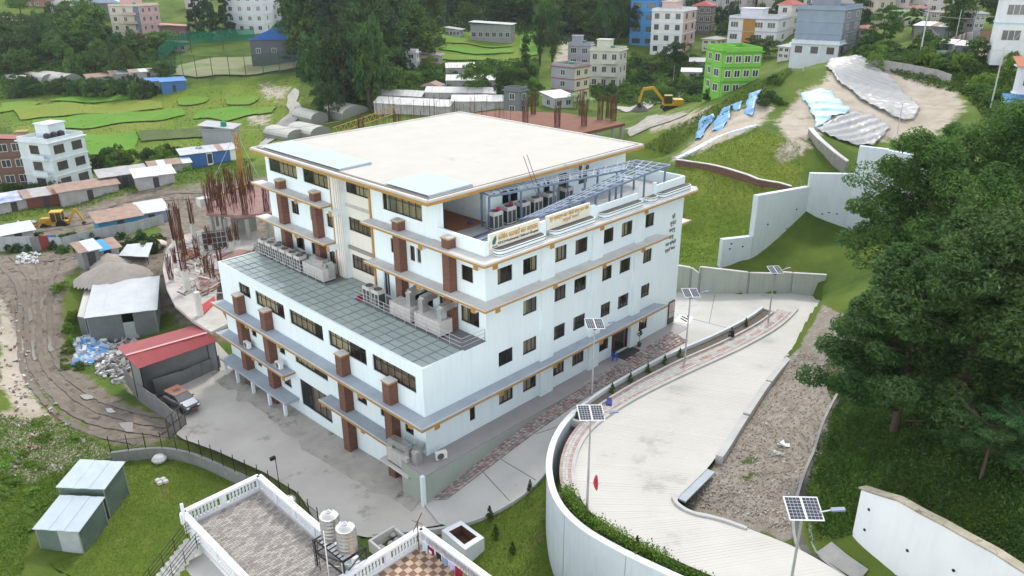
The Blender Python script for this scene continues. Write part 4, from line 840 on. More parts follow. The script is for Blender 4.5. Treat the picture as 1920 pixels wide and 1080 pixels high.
# joints cut across the paving
for a, b_ in (((1005, 812, -.5), (1045, 800, -.45)), ((1150, 700, -.07), (1260, 690, -.05)), ((1190, 672, -.04), (1245, 688, -.04)), ((1270, 590, -.05), (1400, 625, .0)), ((1340, 553, -.08), (1330, 605, -.03)), ((900, 880, -1.55), (960, 945, -1.65)), ((930, 856, -1.2), (1010, 905, -1.2))):
    p, q = P(*a), P(*b_); L_ = resample(np.array([p, q]), 12); z_ = road_z(L_[:, 0], L_[:, 1])+.012; strip('paving_joint', L_, .05, z_-.02, z_, M('joint_dark', (.16, .15, .14), rough=.95), kind='structure')
# ================================================================== FOREGROUND HOUSES, YARD, VEHICLES
def parapet_run(parent, a, b, z0, z1, th=.24, mat=None, bal=True):
    a, b = np.array(a, float), np.array(b, float); L = np.hypot(*(b-a)); d = (b-a)/L; mat = mat or white_wall
    MB().beam((*a, z0+.09), (*b, z0+.09), th*.8, .18).build('parapet_base', mat, parent); MB().beam((*a, z1-.08), (*b, z1-.08), th+.1, .16).build('parapet_coping', mat, parent)
    n = max(1, int(round(L/2.2)))
    for k in range(n+1):
        q = a+d*L*k/n; b_ = MB(); w = .34; b_.beam((*(q-d*w/2), (z0+z1)/2), (*(q+d*w/2), (z0+z1)/2), th, z1-z0-.34); b_.build('parapet_pier', mat, parent)
    pm = MB().lathe([(.035, .18), (.075, .19), (.08, .26), (.05, .36), (.085, .5), (.05, .66), (.08, z1-z0-.2), (.04, z1-z0-.16)], 8).mesh('baluster', mat, True)
    m = int(L/.21)
    for k in range(1, m):
        q = a+d*L*k/m
        if min(abs((L*k/m)-L*j/n) for j in range(n+1)) > .25: new_obj('baluster', pm, parent, (q[0], q[1], z0))
HA = thing('white_house', 'white house with grey-tiled flat roof and baluster parapet, at the bottom edge', 'house', (0, 0, 0))
cA = P(485, 892, 4.0); xA0 = P(350, 968, 4.0)[0]; xA1, yA1 = cA[0], cA[1]; yA0 = -18.0; zr = 3.05
b = MB(); b.box(xA0+.1, xA1-.1, yA0, yA1-.1, -5.8, 2.8); b.build('wall', white_wall, HA)
MB().box(xA0-.05, xA1+.05, yA0, yA1+.05, 2.8, zr-.02).build('roof_slab', concrete_pale, HA)
roof_tile = M('roof_tile_grey', (.33, .30, .275), (.27, .245, .225), 3, .85, island=.28)
def tiles(x0, x1, y0, y1, z, tw, tl, mat, parent, name):
    V = []; F = []; r = 0; y = y0
    while y < y1-.01:
        x = x0-(tl/2 if r % 2 else 0)
        while x < x1-.01:
            a, c = max(x, x0)+.008, min(x+tl, x1)-.008
            if c-a > .03:
                dz = .012+random.uniform(-.003, .003); b = len(V); V += [(a, y+.008, z+dz), (c, y+.008, z+dz), (c, min(y+tw, y1)-.008, z+dz), (a, min(y+tw, y1)-.008, z+dz)]; V += [(p[0], p[1], z-.01) for p in V[b:b+4]]
                F += [(b, b+1, b+2, b+3)]+[(b+k, b+4+k, b+4+(k+1) % 4, b+(k+1) % 4) for k in range(4)]
            x += tl
        y += tw; r += 1
    o = new_obj(name, np_mesh(name, np.array(V), np.array(F), mat), parent); o['kind'] = 'stuff'; return o
tiles(xA0+.2, xA1-.2, -11.5, yA1-.2, zr, .16, .33, roof_tile, HA, 'roof_tiles')
parapet_run(HA, (xA0, yA1), (xA1, yA1), zr, 4.05); parapet_run(HA, (xA1, yA1), (xA1, -9), zr, 4.05); parapet_run(HA, (xA0, yA1), (xA0, -11), zr, 4.05)
MB().box(xA0-1.1, xA0+.1, -12, -.6, 1.9, 2.1).build('balcony_slab', concrete_pale, HA)
for yy in (-3.5, -6.5): window(HA, 1.4, 1.3, 2, (xA0+.02, yy, .0), -PI/2, 0, .5)
st = MB(); ns = 16
for k in range(ns): st.box(xA0-.3-.29*(k+1), xA0-.3-.29*k, -1.0, .25, 2.85-.21*(k+1), 2.9-.21*k)
st.build('staircase', concrete_pale, HA)
rp = [(xA0+.2, zr-.1), (xA0-.3, 2.9), (xA0-.3-.29*ns, 2.9-.21*ns)]
for yy in (.25, -1.0): railing(HA, [(x, yy, z) for x, z in rp], 0, 1.0, .75, black_metal, (.25, .5, .75, 1.0), .022, 'stair_railing')
MB().box(xA0-.25, xA0-.1, yA1-.7, yA1-.55, 3, 5.0).build('post', white_wall, HA)
# steel tanks on a stand
def tank(loc, label, s=1.0, group='steel water tanks'):
    t = thing('water_tank', label, 'water tank', loc, random.uniform(0, 3), group)
    prof = [(.50, 0), (.53, .03)]
    for k in range(6): prof += [(.53, .06+k*.22), (.515, .10+k*.22), (.515, .2+k*.22), (.53, .24+k*.22)]
    prof += [(.53, 1.42), (.50, 1.47), (.30, 1.62), (.17, 1.66)]
    new_obj('tank_body', MB().lathe([(r*s, z*s) for r, z in prof], 24).mesh('tank_body', steel, True), t); new_obj('tank_lid', MB().lathe([(.19*s, 1.66*s), (.2*s, 1.71*s), (.05*s, 1.74*s), (.03*s, 1.78*s)], 16).mesh('tank_lid', steel, True), t)
    return t
t1, t2 = PD(622, 1008, 40.5), PD(652, 1028, 39.6); zt_ = (t1[2]+t2[2])/2; t1[2] = t2[2] = zt_
tank(t1, 'upright stainless steel water tank on the stand, the farther of the pair'); tank(t2, 'upright stainless steel water tank on the stand, the nearer of the pair')
ST = thing('tank_stand', 'black steel stand with ladder carrying two water tanks', 'stand', (0, 0, 0)); mid = (t1+t2)/2; dv = (t2-t1)[:2]; dv /= np.hypot(*dv); nv = np.array([-dv[1], dv[0]])
cs = [mid[:2]+dv*sx*1.25+nv*sy*.7 for sx, sy in ((-1, -1), (1, -1), (1, 1), (-1, 1))]
for c in cs: MB().beam((*c, zr+.02), (*c, zt_-.02), .07, .07).build('leg', black_metal, ST)
b = MB()
for z in (zt_-.06, zt_-.9):
    for p, q in zip(cs, cs[1:]+cs[:1]): b.beam((*p, z), (*q, z), .06, .06)
for k in range(9): q = mid[:2]+dv*(-1.2+.3*k); b.beam((*(q-nv*.7), zt_-.03), (*(q+nv*.7), zt_-.03), .05, .05)
for p, q in zip(cs, cs[1:]+cs[:1]): b.beam((*p, zt_-.9), (*q, zt_-.1), .04, .04)
b.build('frame', black_metal, ST)
b = MB(); la_ = cs[0]-nv*.1
for s in (0, .4): b.tube((*(la_+dv*s), zr), (*(la_+dv*s), zt_), .02, 5)
for k in range(7): b.tube((*la_, zr+.2+.28*k), (*(la_+dv*.4), zr+.2+.28*k), .014, 5)
b.build('ladder', black_metal, ST)
for i, (px, py) in enumerate(((607, 1000), (633, 990), (655, 1000))): q = PD(px, py, 39); MB().tube((q[0], q[1], zr), (q[0], q[1], zt_+1.3), .03, 6).tube((q[0], q[1], zr+.9), (q[0]+.5, q[1]-.3, zr+.7), .03, 6).build('water_pipe', pipe_white, ST)
q = P(541, 932, 1.0); q[2] = -.3; tank(q, 'steel water tank half hidden behind the roof parapet of the tiled house', .8); MB_ = thing('tank_post', 'plain post holding up the half hidden water tank', 'post', (q[0], q[1], -4.6)); MB().cbox((0, 0, 2.13), (.5, .5, 4.26)).build('post', concrete, MB_)
# house B with the checker roof
HB = thing('checker_roof_house', 'white house with brown and cream checker roof terrace and laundry', 'house', (0, 0, 0)); cB = P(790, 992, 4.0); xB1, yB1 = cB[0], cB[1]; xB0, yB0 = xB1-7.0, yB1-9
MB().box(xB0, xB1-.1, yB0, yB1-.1, -5, 2.8).build('wall', white_wall, HB); MB().box(xB0-.05, xB1+.05, yB0, yB1+.05, 2.8, zr-.02).build('roof_slab', concrete_pale, HB)
ck = [M('tile_cream', (.52, .40, .30), (.46, .35, .26), 3, .6), M('tile_brown', (.22, .12, .075), (.18, .095, .06), 3, .6)]; tm = [MB().box(0, .36, 0, .36, -.01, .012).mesh('tile', c) for c in ck]
for i in range(14):
    for j in range(15): new_obj('tile', tm[(i+j) % 2], HB, (xB1-.55-.37*i, yB1-.55-.37*j, zr))
parapet_run(HB, (xB0, yB1), (xB1, yB1), zr, 4.1); parapet_run(HB, (xB1, yB1), (xB1, yB0), zr, 4.1)
AN = thing('antenna', 'rusty television antenna pole at the corner of the checker roof', 'antenna', (xB1-.5, yB1-.35, zr)); MB().tube((0, 0, 0), (0, 0, 2.0), .03, 6).build('pole', rust, AN); b = MB(); b.tube((-.55, -.3, 1.75), (.55, .3, 2.05), .025, 5); b.tube((-.1, .35, 1.9), (.1, -.35, 1.9), .015, 5); b.build('boom', rust, AN)
cl = MB().tube((xB1-.55, yB1-.4, zr+.95), (xB1-.55, yB1-6.5, zr+.95), .008, 4).build('washing_line', pipe_white); tag(cl, 'thin washing line strung along the parapet of the checker roof', 'washing line')
clothes = [('cyan_shirt', 'pale cyan shirt on the washing line beside the antenna', (.45, .62, .68), .4, .65), ('maroon_sheet', 'maroon cloth with white emblem, first from the antenna', (.25, .012, .04), .55, .55), ('black_trousers', 'black trousers hanging on the line beside the maroon cloth', (.02, .02, .025), .5, .45), ('striped_towel', 'blue and white striped towel on the line', (.20, .27, .45), .5, .55), ('lavender_shirt', 'lavender shirt hanging beside the blue striped towel', (.42, .38, .62), .45, .5), ('maroon_shawl', 'long maroon shawl between the lavender shirt and green cloth', (.23, .01, .04), .6, .75), ('green_cloth', 'small green cloth between two maroon ones', (.15, .22, .07), .25, .5), ('maroon_skirt', 'maroon skirt beyond the small green cloth', (.20, .012, .035), .6, .65), ('white_shirt', 'white and blue shirt near the end of the line', (.55, .58, .66), .45, .5)]
yy = yB1-.75
for nme, lab, colr, w, hh in clothes:
    t = MB(); n = 6
    for k in range(n):
        a, c = k/n*w, (k+1)/n*w; f = lambda u: .03*math.sin(u*21+len(nme)); t.add([(f(a), -a, 0), (f(c), -c, 0), (f(c)*2+.02, -c, -hh), (f(a)*2+.02, -a, -hh), (f(a)+.012, -a, 0), (f(c)+.012, -c, 0), (f(c)*2+.032, -c, -hh), (f(a)*2+.032, -a, -hh)], [(0, 1, 2, 3), (7, 6, 5, 4), (3, 2, 6, 7), (0, 4, 5, 1)])
    if nme == 'striped_towel':
        for k in range(4): t.box(.045, .055, -.08-.1*k-.03, -.08-.1*k, -hh, -.02, 1)
    if nme == 'maroon_sheet': t.box(-.06, -.05, -.38, -.14, -.4, -.2, 1)
    o = t.build(nme, [M('cloth_'+nme, colr, rough=.9), M('cloth_white', (.65, .65, .66), rough=.9)], None, (xB1-.55, yy, zr+.95)); tag(o, lab, 'laundry', 'clothes on the washing line'); yy -= w+.05
# pit with brick lining and the trough beside the checker house
PT = thing('utility_pit', 'open square pit with white concrete rim and brick lining on the lawn', 'pit', (0, 0, 0)); c4 = [P(*c, -1.75) for c in ((828, 994), (864, 976), (908, 1008), (872, 1031))]; cm = sum(c4)/4; rim = MB()
brick_pit = M('pit_brick', (.16, .085, .06), (.11, .06, .045), 5, .9, bump=.5)
inn = [cm+(c-cm)*.66 for c in c4]
for k in range(4):
    a, b_, ai, bi = c4[k], c4[(k+1) % 4], inn[k], inn[(k+1) % 4]; rim.add([a, b_, bi, ai, (*a[:2], -4), (*b_[:2], -4)], [(0, 1, 2, 3), (0, 4, 5, 1)])
rim.build('pit_rim', white_wall, PT); pb = MB()
for k in range(4): ai, bi = inn[k], inn[(k+1) % 4]; pb.quad(ai, bi, (*bi[:2], -2.6), (*ai[:2], -2.6))
pb.add([(*c[:2], float(lawna_z(*[np.array([v]) for v in cm[:2]])[0])+.24) for c in inn], [(0, 1, 2, 3)]); pb.build('brick_lining', brick_pit, PT)
TR = thing('concrete_trough', 'low concrete enclosure with pale stones, beside the checker roof house', 'enclosure', P(728, 1018, -2.9)); b = MB(); b.box(-1.1, 1.0, .5, .66, -.4, .5); b.box(-1.1, -.94, -.6, .5, -.4, .5); b.box(.84, 1.0, -.6, .5, -.4, .42); b.build('trough_wall', slabpale, TR)
for k in range(6): MB().lathe([(.02, -.12), (.2, -.06), (.24, .05), (.12, .16), (.01, .18)], 7).build('rubble', M('pale_rubble', (.45, .43, .39), (.36, .34, .30), 2, .95), TR, (random.uniform(-.7, .7), random.uniform(-.4, .35), .1), random.random()*3)
# boundary wall round the lower lawn with bar fence
BWL = thing('lawn_wall', 'stained grey boundary wall with iron bar fence around the lower lawn', 'wall', (0, 0, 0)); bl = smooth_line([P(*c) for c in [(208, 848, -4.1), (255, 842, -4.1), (300, 838, -4.1), (352, 846, -4.05), (396, 863, -4.0), (440, 884, -3.95), (492, 905, -3.9), (545, 938, -3.8), (598, 985, -3.6)]], 60)
strip('wall_body', bl, .3, -5.6, bl[:, 2], M('stained_concrete', (.25, .26, .245), (.19, .195, .185), .8, .95, streak=((.10, .105, .10), .6), spots=((.40, .41, .40), 1.2, .62)), BWL); sb = MB(); L_ = resample(bl, 18)
for p in L_: MB().tube((p[0], p[1], p[2]), (p[0], p[1], p[2]+1.55), .035, 5).build('fence_post', black_metal, BWL)
bars = resample(bl, 200)
for p in bars: sb.tube((p[0], p[1], p[2]+.05), (p[0], p[1], p[2]+1.15), .011, 3, cap=False)
for f in (.15, 1.05):
    for a, c in zip(L_[:-1], L_[1:]): sb.tube((a[0], a[1], a[2]+f), (c[0], c[1], c[2]+f), .018, 4, cap=False)
o = sb.build('fence_bars', M('fence_rust', (.07, .045, .035), rough=.8), BWL); o['kind'] = 'stuff'
FL = thing('flood_light', 'small black floodlight on a thin post by the fence', 'floodlight', P(521, 893, -3.8)); MB().tube((0, 0, 0), (0, 0, 1.7), .03, 6).build('post', black_metal, FL); MB().cbox((-.2, 0, 1.75), (.42, .2, .25)).build('lamp_head', black_metal, FL)
GT = thing('iron_gate', 'open rusty iron gate leaf with sheet panels beside the mud road', 'gate', (0, 0, 0)); ga, gb = P(318, 824, -4.4), P(349, 796, -4.35); gm = M('gate_brown', (.10, .07, .06), (.07, .05, .045), 2, .8); b = MB()
for f in (0, .34, .67, 1): p = ga+(gb-ga)*f; b.beam(p, p+np.array([0, 0, 2.1]), .08, .08)
for z in (.08, 1.1, 2.06): b.beam(ga+np.array([0, 0, z]), gb+np.array([0, 0, z]), .06, .06)
b.build('gate_frame', gm, GT)
for k in range(3): p, q = ga+(gb-ga)*(k/3+.02), ga+(gb-ga)*((k+1)/3-.02); MB().beam(p+np.array([0, 0, .58]), q+np.array([0, 0, .58]), .02, .92).build('gate_panel', M('gate_sheet', (.25, .24, .23), (.17, .16, .15), 2, .7), GT)
# ------------------------------------------------------------------ sheds from their roof corners
def shed(name, label, cat, px, zf, zb, ground, roof_mat, wall_mat, n=5, inset=.12, open_front=False, posts=True, door=True, group=None, th=.04, walls=True, rust_=None):
    """px roof corners in the photo: front-left, front-right, back-right, back-left, at heights zf (front) and zb (back)"""
    c = [P(*px[0], zf), P(*px[1], zf), P(*px[2], zb), P(*px[3], zb)]; o3 = sum(c)/4; o3[2] = ground
    t = thing(name, label, cat, o3, 0, group); c = [p-o3 for p in c]
    for k in range(n):
        f0, f1 = k/n, (k+1)/n+.015; q = [c[0]+(c[1]-c[0])*f0, c[0]+(c[1]-c[0])*f1, c[3]+(c[2]-c[3])*f1, c[3]+(c[2]-c[3])*f0]; dz = np.array([0, 0, (k % 2)*.02+random.uniform(0, .015)]); u = np.array([0, 0, -th])
        mb = MB().add([*(p+dz for p in q), *(p+dz+u for p in q)], [(0, 1, 2, 3), (7, 6, 5, 4), (0, 4, 5, 1), (1, 5, 6, 2), (2, 6, 7, 3), (3, 7, 4, 0)]); mb.build('roof_sheet', roof_mat if not (rust_ and random.random() < rust_[1]) else rust_[0], t)
    m = sum(c)/4; w = [m+(p-m)*(1-inset) for p in c]
    for p in w: MB().tube((p[0], p[1], -.3), (p[0], p[1], p[2]-.06), .05, 5).build('post', black_metal if open_front else galv, t)
    if walls:
        for k in range(4):
            if open_front and k == 0: continue
            a, b_ = w[k], w[(k+1) % 4]; L = np.hypot(*(b_-a)[:2]); nn = max(1, int(L/1.1))
            for j in range(nn):
                p, q = a+(b_-a)*(j/nn), a+(b_-a)*((j+1)/nn)
                if door and k == 0 and j == nn//2:
                    MB().add([(p[0], p[1], -.3), (q[0], q[1], -.3), (q[0], q[1], min(q[2], 1.9)-.08), (p[0], p[1], min(p[2], 1.9)-.08)], [(0, 1, 2, 3)]).build('door', M('shed_door', (.38, .42, .42), (.32, .35, .35), 2, .6), t); continue
                MB().add([(p[0], p[1], -.4), (q[0], q[1], -.4), (q[0], q[1], q[2]-.08), (p[0], p[1], p[2]-.08)], [(0, 1, 2, 3)]).build('wall_sheet', wall_mat if not (rust_ and random.random() < rust_[1]*.6) else rust_[0], t)
    return t
tin_grey_wall = M('tin_wall_grey', (.24, .255, .26), (.19, .20, .205), .7, .6, metal=.2, wave=(7, 'X', .7)); tin_green = M('tin_wall_green', (.16, .21, .18), (.09, .14, .115), .8, .6, wave=(7, 'Y', .5)); red_roof = M('red_tin_roof', (.33, .065, .065), (.29, .05, .055), .5, .5, wave=(8, 'X', .5)); rust_sheet = M('rusty_sheet', (.26, .15, .10), (.17, .10, .075), 1.5, .8); blue_sheet = M('blue_sheet', (.05, .13, .33), (.06, .16, .38), 2, .6)
tin_light = M('pale_tin_sheet', (.56, .58, .60), (.48, .50, .52), .7, .5, metal=.3, wave=(8, 'X', .5)); tin_blue_white = M('bluish_tin_sheet', (.50, .57, .62), (.43, .50, .55), .8, .5, metal=.3, wave=(8, 'Y', .5))
t = shed('garden_shed', 'green shed with stepped corrugated roof on the lower lawn, upper roof half', 'shed', [(104, 914), (195, 918), (234, 866), (150, 861)], -2.45, -2.3, -5.1, tin_blue_white, tin_green, 6, .08, door=False)
t['label'] = 'green tin shed under the higher corrugated roof, beside the rough grass'
t = shed('garden_shed', 'green tin shed with lower corrugated roof and open door, facing the lawn', 'shed', [(60, 992), (147, 998), (196, 932), (112, 928)], -3.15, -2.8, -5.1, tin_blue_white, tin_green, 6, .08)
t = shed('red_roof_shed', 'open shed with red corrugated roof beside the hospital yard', 'shed', [(258, 692), (407, 640), (388, 625), (236, 668)], -1.1, -.35, -4.5, red_roof, tin_grey_wall, 9, .06, open_front=True)
c = [P(236, 667, -.34), P(388, 624.5, -.34), P(368, 609, -.9), P(218, 650, -.9)]; o3 = np.array(t.location)
for k in range(9):
    f0, f1 = k/9, (k+1)/9+.01; q = [c[0]+(c[1]-c[0])*f0-o3, c[0]+(c[1]-c[0])*f1-o3, c[3]+(c[2]-c[3])*f1-o3, c[3]+(c[2]-c[3])*f0-o3]; MB().add(q+[p-np.array([0, 0, .04]) for p in q], [(0, 1, 2, 3), (7, 6, 5, 4), (0, 4, 5, 1), (1, 5, 6, 2), (2, 6, 7, 3)]).build('roof_sheet', red_roof, t)
MB().beam(c[0]-o3+np.array([0, 0, .05]), c[1]-o3+np.array([0, 0, .05]), .28, .05).build('roof_ridge', M('ridge_pink', (.55, .30, .30), rough=.5), t)
RB = thing('red_skip', 'red metal bin under the red roofed shed', 'bin', P(330, 702, -4.4), R(20)); b = MB(); b.add([(-1.5, -.6, 0), (1.5, -.6, 0), (1.5, .6, 0), (-1.5, .6, 0), (-1.7, -.75, 1.1), (1.7, -.75, 1.1), (1.7, .75, 1.1), (-1.7, .75, 1.1), (-1.6, -.65, 1.1), (1.6, -.65, 1.1), (1.6, .65, 1.1), (-1.6, .65, 1.1)], [(0, 3, 2, 1), (0, 1, 5, 4), (1, 2, 6, 5), (2, 3, 7, 6), (3, 0, 4, 7), (4, 5, 9, 8), (5, 6, 10, 9), (6, 7, 11, 10), (7, 4, 8, 11), (8, 9, 10, 11)]); b.build('bin_body', M('bin_red', (.35, .015, .02), rough=.5), RB)
t = shed('grey_workshop', 'large grey tin workshop with a flat pale metal roof', 'shed', [(157, 597), (293, 581), (298, 517), (174, 532)], -3.3, -2.5, -6.3, tin_light, tin_grey_wall, 9, .06)
q = t.location
shed('lean_to', 'narrow pale lean-to roof against the grey workshop', 'shed', [(145, 593), (158, 596), (175, 540), (158, 545)], -3.9, -3.4, -6.3, concrete_pale, tin_grey_wall, 2, .05, door=False)
BP = shed('batching_plant_roof', 'high flat tin roof on thin poles above the concrete batching plant', 'canopy', [(222, 479), (277, 482), (286, 455), (238, 458)], -1.6, -1.3, -6.6, tin_light, tin_grey_wall, 4, .05, open_front=True, walls=False)
yel = M('machine_yellow', (.48, .28, .02), (.42, .24, .02), 2, .5); orange_m = M('drum_orange', (.45, .20, .05), rough=.5)
BPL = thing('batching_machine', 'yellow concrete batching machine with mast under the high tin roof', 'machine', P(252, 524, -6.6), R(20)); b = MB(); b.box(-1.6, 1.6, -1, 1, .9, 1.1); b.cbox((-.6, 0, 2.2), (1.4, 1.4, 1.8)); b.build('machine_body', yel, BPL); MB().tube((0, -1.2, 0), (0, -1.2, 5.2), .14, 8).build('mast', yel, BPL); MB().cbox((.9, .1, 1.9), (1.5, 1.2, 1.6)).build('motor_housing', black_metal, BPL); railing(BPL, [(-1.6, -1), (1.6, -1), (1.6, 1)], 1.1, 1.0, .8, yel); lg_ = [MB().tube((x, y, 0), (x, y, .95), .08, 6).build('leg', yel, BPL) for x in (-1.4, 1.4) for y in (-.8, .8)]
MX = thing('concrete_mixer', 'mixer truck drum, yellow with an orange stripe, at the edge of the unfinished slab', 'mixer', P(307, 500, -6.2), R(75)); new_obj('mixer_drum', MB().lathe([(.5, -1.9), (1.1, -1.2), (1.25, 0), (1.1, .9), (.55, 1.9)], 18).mesh('mixer_drum', yel, True), MX, (0, 0, 2.6)).rotation_euler = (0, R(78), 0); new_obj('drum_stripe', MB().lathe([(1.17, -.9), (1.265, -.1), (1.24, .35)], 18).mesh('drum_stripe', M('mixer_white', (.55, .5, .45), rough=.6), True), MX, (0, 0, 2.6)).rotation_euler = (0, R(78), 0); MB().box(-2.6, 2.6, -.5, .5, .8, 1.2).build('chassis', black_metal, MX)
for x in (-1.8, -.7, 1.8):
    for y in (-.75, .75): w_ = MB().tube((x, y-.15, .5), (x, y+.15, .5), .5, 14).build('wheel', black_metal, MX)
for k, (x, y) in enumerate(((-1.3, 0), (1.3, 0))): MB().beam((x, -.4, 1.2), (x, 0, 1.9+.2*k), .15, .15).beam((x, .4, 1.2), (x, 0, 1.9+.2*k), .15, .15).build('drum_support', yel, MX)
# grey sheet fence along the mud road
def sheet_fence(name, label, pts, hh, mats, w=1.0, group=None):
    t = thing(name, label, 'fence', (0, 0, 0), 0, group); pts = [np.array(p, float) for p in pts]
    for a, b_ in zip(pts[:-1], pts[1:]):
        L = np.hypot(*(b_-a)[:2]); n = max(1, int(L/w))
        for k in range(n):
            p, q = a+(b_-a)*(k/n), a+(b_-a)*((k+1)/n-.006); dz = random.uniform(-.06, .06)
            MB().beam((p[0], p[1], p[2]+hh/2+dz-.15), (q[0], q[1], q[2]+hh/2+dz-.15), .05, hh+.3).build('fence_sheet', random.choice(mats), t)
        for f in (.3, .8): pass
    return t
fence_dk = M('fence_grey_sheet', (.20, .20, .205), (.16, .16, .165), 1.2, .7, wave=(8, 'Z', .0)); sheet_fence('sheet_fence', 'dark grey sheet metal fence between the mud road and hospital yard', [P(236, 715, -5), P(262, 748, -4.8), P(300, 776, -4.6), P(335, 806, -4.5)], 1.7, [fence_dk])
sheet_fence('sheet_fence', 'plain grey sheet fence under the red roofed shed', [P(292, 738, -4.5), P(345, 722, -4.5), P(415, 690, -4.4)], 1.5, [tin_grey_wall])
# ------------------------------------------------------------------ car
def wheel(parent, x, y, r, w):
    o = MB().lathe([(r*.62, -w/2), (r*.95, -w/2), (r, -w/2+.03), (r, w/2-.03), (r*.95, w/2), (r*.62, w/2)], 20).mesh('wheel', M('tyre_rubber', (.02, .02, .02), rough=.9), False); q = new_obj('wheel', o, parent, (x, y, r)); q.rotation_euler = (PI/2, 0, 0)
    new_obj('rim', MB().lathe([(r*.6, -w*.42), (r*.61, -.02), (.05, .02-w*.3), (.05, w*.3), (r*.61, .02), (r*.6, w*.42)], 12).mesh('rim', galv), q); return q
CAR = thing('parked_car', 'small dark suv with silver bonnet and rust-coloured roof parked at the yard entrance', 'car', P(343, 762, -4.28), R(-82))
silver = M('car_silver', (.10, .105, .115), rough=.25, spec=.6); car_dark = M('car_dark_grey', (.06, .06, .065), rough=.4)
def loft(secs, mats, name, parent, smooth=False):
    V = []; F = []; n = len(secs[0])
    for s in secs: V += s
    for i in range(len(secs)-1):
        for k in range(n): F.append((i*n+k, i*n+(k+1) % n, (i+1)*n+(k+1) % n, (i+1)*n+k))
    F2 = [tuple(range(n))[::-1], tuple((len(secs)-1)*n+k for k in range(n))]
    mb = MB(); mb.add(V, F+F2); return mb.build(name, mats, parent, smooth=smooth)
def csec(x, w, z0, z1, b=.12): return [(x, -w+b, z0), (x, w-b, z0), (x, w, z0+b), (x, w, z1-b), (x, w-b*1.2, z1), (x, -w+b*1.2, z1), (x, -w, z1-b), (x, -w, z0+b)]
CAR.scale = (.93, .93, .93)
loft([csec(-1.95, .74, .42, .92), csec(-1.85, .84, .3, 1.0), csec(-.9, .86, .28, 1.02), csec(.6, .86, .28, 1.02), csec(1.3, .84, .3, .96), csec(1.85, .78, .34, .86), csec(1.98, .66, .42, .74)], silver, 'body', CAR)
loft([csec(-1.82, .76, .98, 1.05, .03), csec(-1.6, .72, 1.0, 1.5, .05), csec(.1, .70, 1.0, 1.52, .05), csec(.85, .76, .98, 1.05, .03)], glass_mat('car_glass', (.1, .11, .12), .3, .03, .75, (.02, .02, .025)), 'cabin_glass', CAR)
loft([csec(-1.72, .70, 1.49, 1.56, .03), csec(-1.5, .74, 1.5, 1.62, .05), csec(-.1, .73, 1.5, 1.62, .05), csec(.16, .68, 1.49, 1.55, .03)], M('car_orange_roof', (.24, .09, .05), rough=.3, spec=.6), 'roof', CAR); MB().box(-.9, -.35, -.35, .35, 1.621, 1.63).build('sunroof', car_dark, CAR)
for s in (-1, 1):
    MB().beam((.86, s*.72, 1.03), (.1, s*.66, 1.5), .07, .07).build('pillar', silver, CAR); MB().box(-.72, -.62, s*.755-.01, s*.755+.01, 1.02, 1.5).build('pillar', silver, CAR); MB().beam((-1.82, s*.73, 1.03), (-1.62, s*.69, 1.5), .08, .08).build('pillar', silver, CAR)
    MB().cbox((1.9, s*.55, .7), (.2, .26, .14)).build('headlight', M('lamp_lens', (.8, .8, .8), rough=.15), CAR); MB().cbox((-1.93, s*.62, .85), (.1, .18, .22)).build('tail_light', M('tail_red', (.4, .01, .01), rough=.3), CAR); MB().cbox((.55, s*.93, 1.08), (.14, .16, .13)).build('mirror', silver, CAR)
    for x in (-1.2, 1.22): wheel(CAR, x, s*.74, .34, .22)
MB().add([(.9, -.72, 1.035), (1.3, -.7, .985), (1.84, -.62, .885), (1.84, .62, .885), (1.3, .7, .985), (.9, .72, 1.035)], [(0, 1, 4, 5), (1, 2, 3, 4)]).build('bonnet', M('bonnet_silver', (.6, .61, .63), rough=.25, spec=.6), CAR)
MB().cbox((1.97, 0, .52), (.08, 1.1, .18)).cbox((1.95, 0, .66), (.06, .7, .08)).build('grille', car_dark, CAR); MB().cbox((2.02, 0, .52), (.02, .45, .1)).build('number_plate', M('plate_red', (.4, .03, .03), rough=.5), CAR)
# ================================================================== FARTHER BUILDINGS, SITE AND SLOPE
def wmat(c): return M('paint_%02x%02x%02x' % tuple(int(x*255) for x in c), c, tuple(x*.86 for x in c), .5, .8, streak=(tuple(x*.6 for x in c), .22))
far_glass = M('far_window_glass', (.04, .045, .05), (.07, .075, .08), 1.0, .15, spec=.6, objvar=.4)
frame_w = M('frame_white', (.6, .6, .58), rough=.6); frame_d = M('frame_brown', (.10, .05, .035), rough=.6)
_hw = {}
def far_window(parent, w, hh, loc, rotz, fm, nd=2):
    k = (round(w, 1), round(hh, 1), fm.name, nd)
    if k not in _hw:
        b = MB(); w_, h_ = k[0], k[1]; t = .09
        b.box(0, w_, -.05, .04, -t, 0); b.box(0, w_, -.05, .04, h_, h_+t); b.box(-t, 0, -.05, .04, -t, h_+t); b.box(w_, w_+t, -.05, .04, -t, h_+t)
        for i in range(1, nd): b.box(w_*i/nd-.035, w_*i/nd+.035, -.045, .035, 0, h_)
        _hw[k] = (b.mesh('window', fm), MB().quad((0, 0, 0), (w_, 0, 0), (w_, 0, h_), (0, 0, h_)).mesh('pane', far_glass))
    o = new_obj('window', _hw[k][0], parent, loc, rotz); new_obj('pane', _hw[k][1], o, (0, -.012, 0)); return o
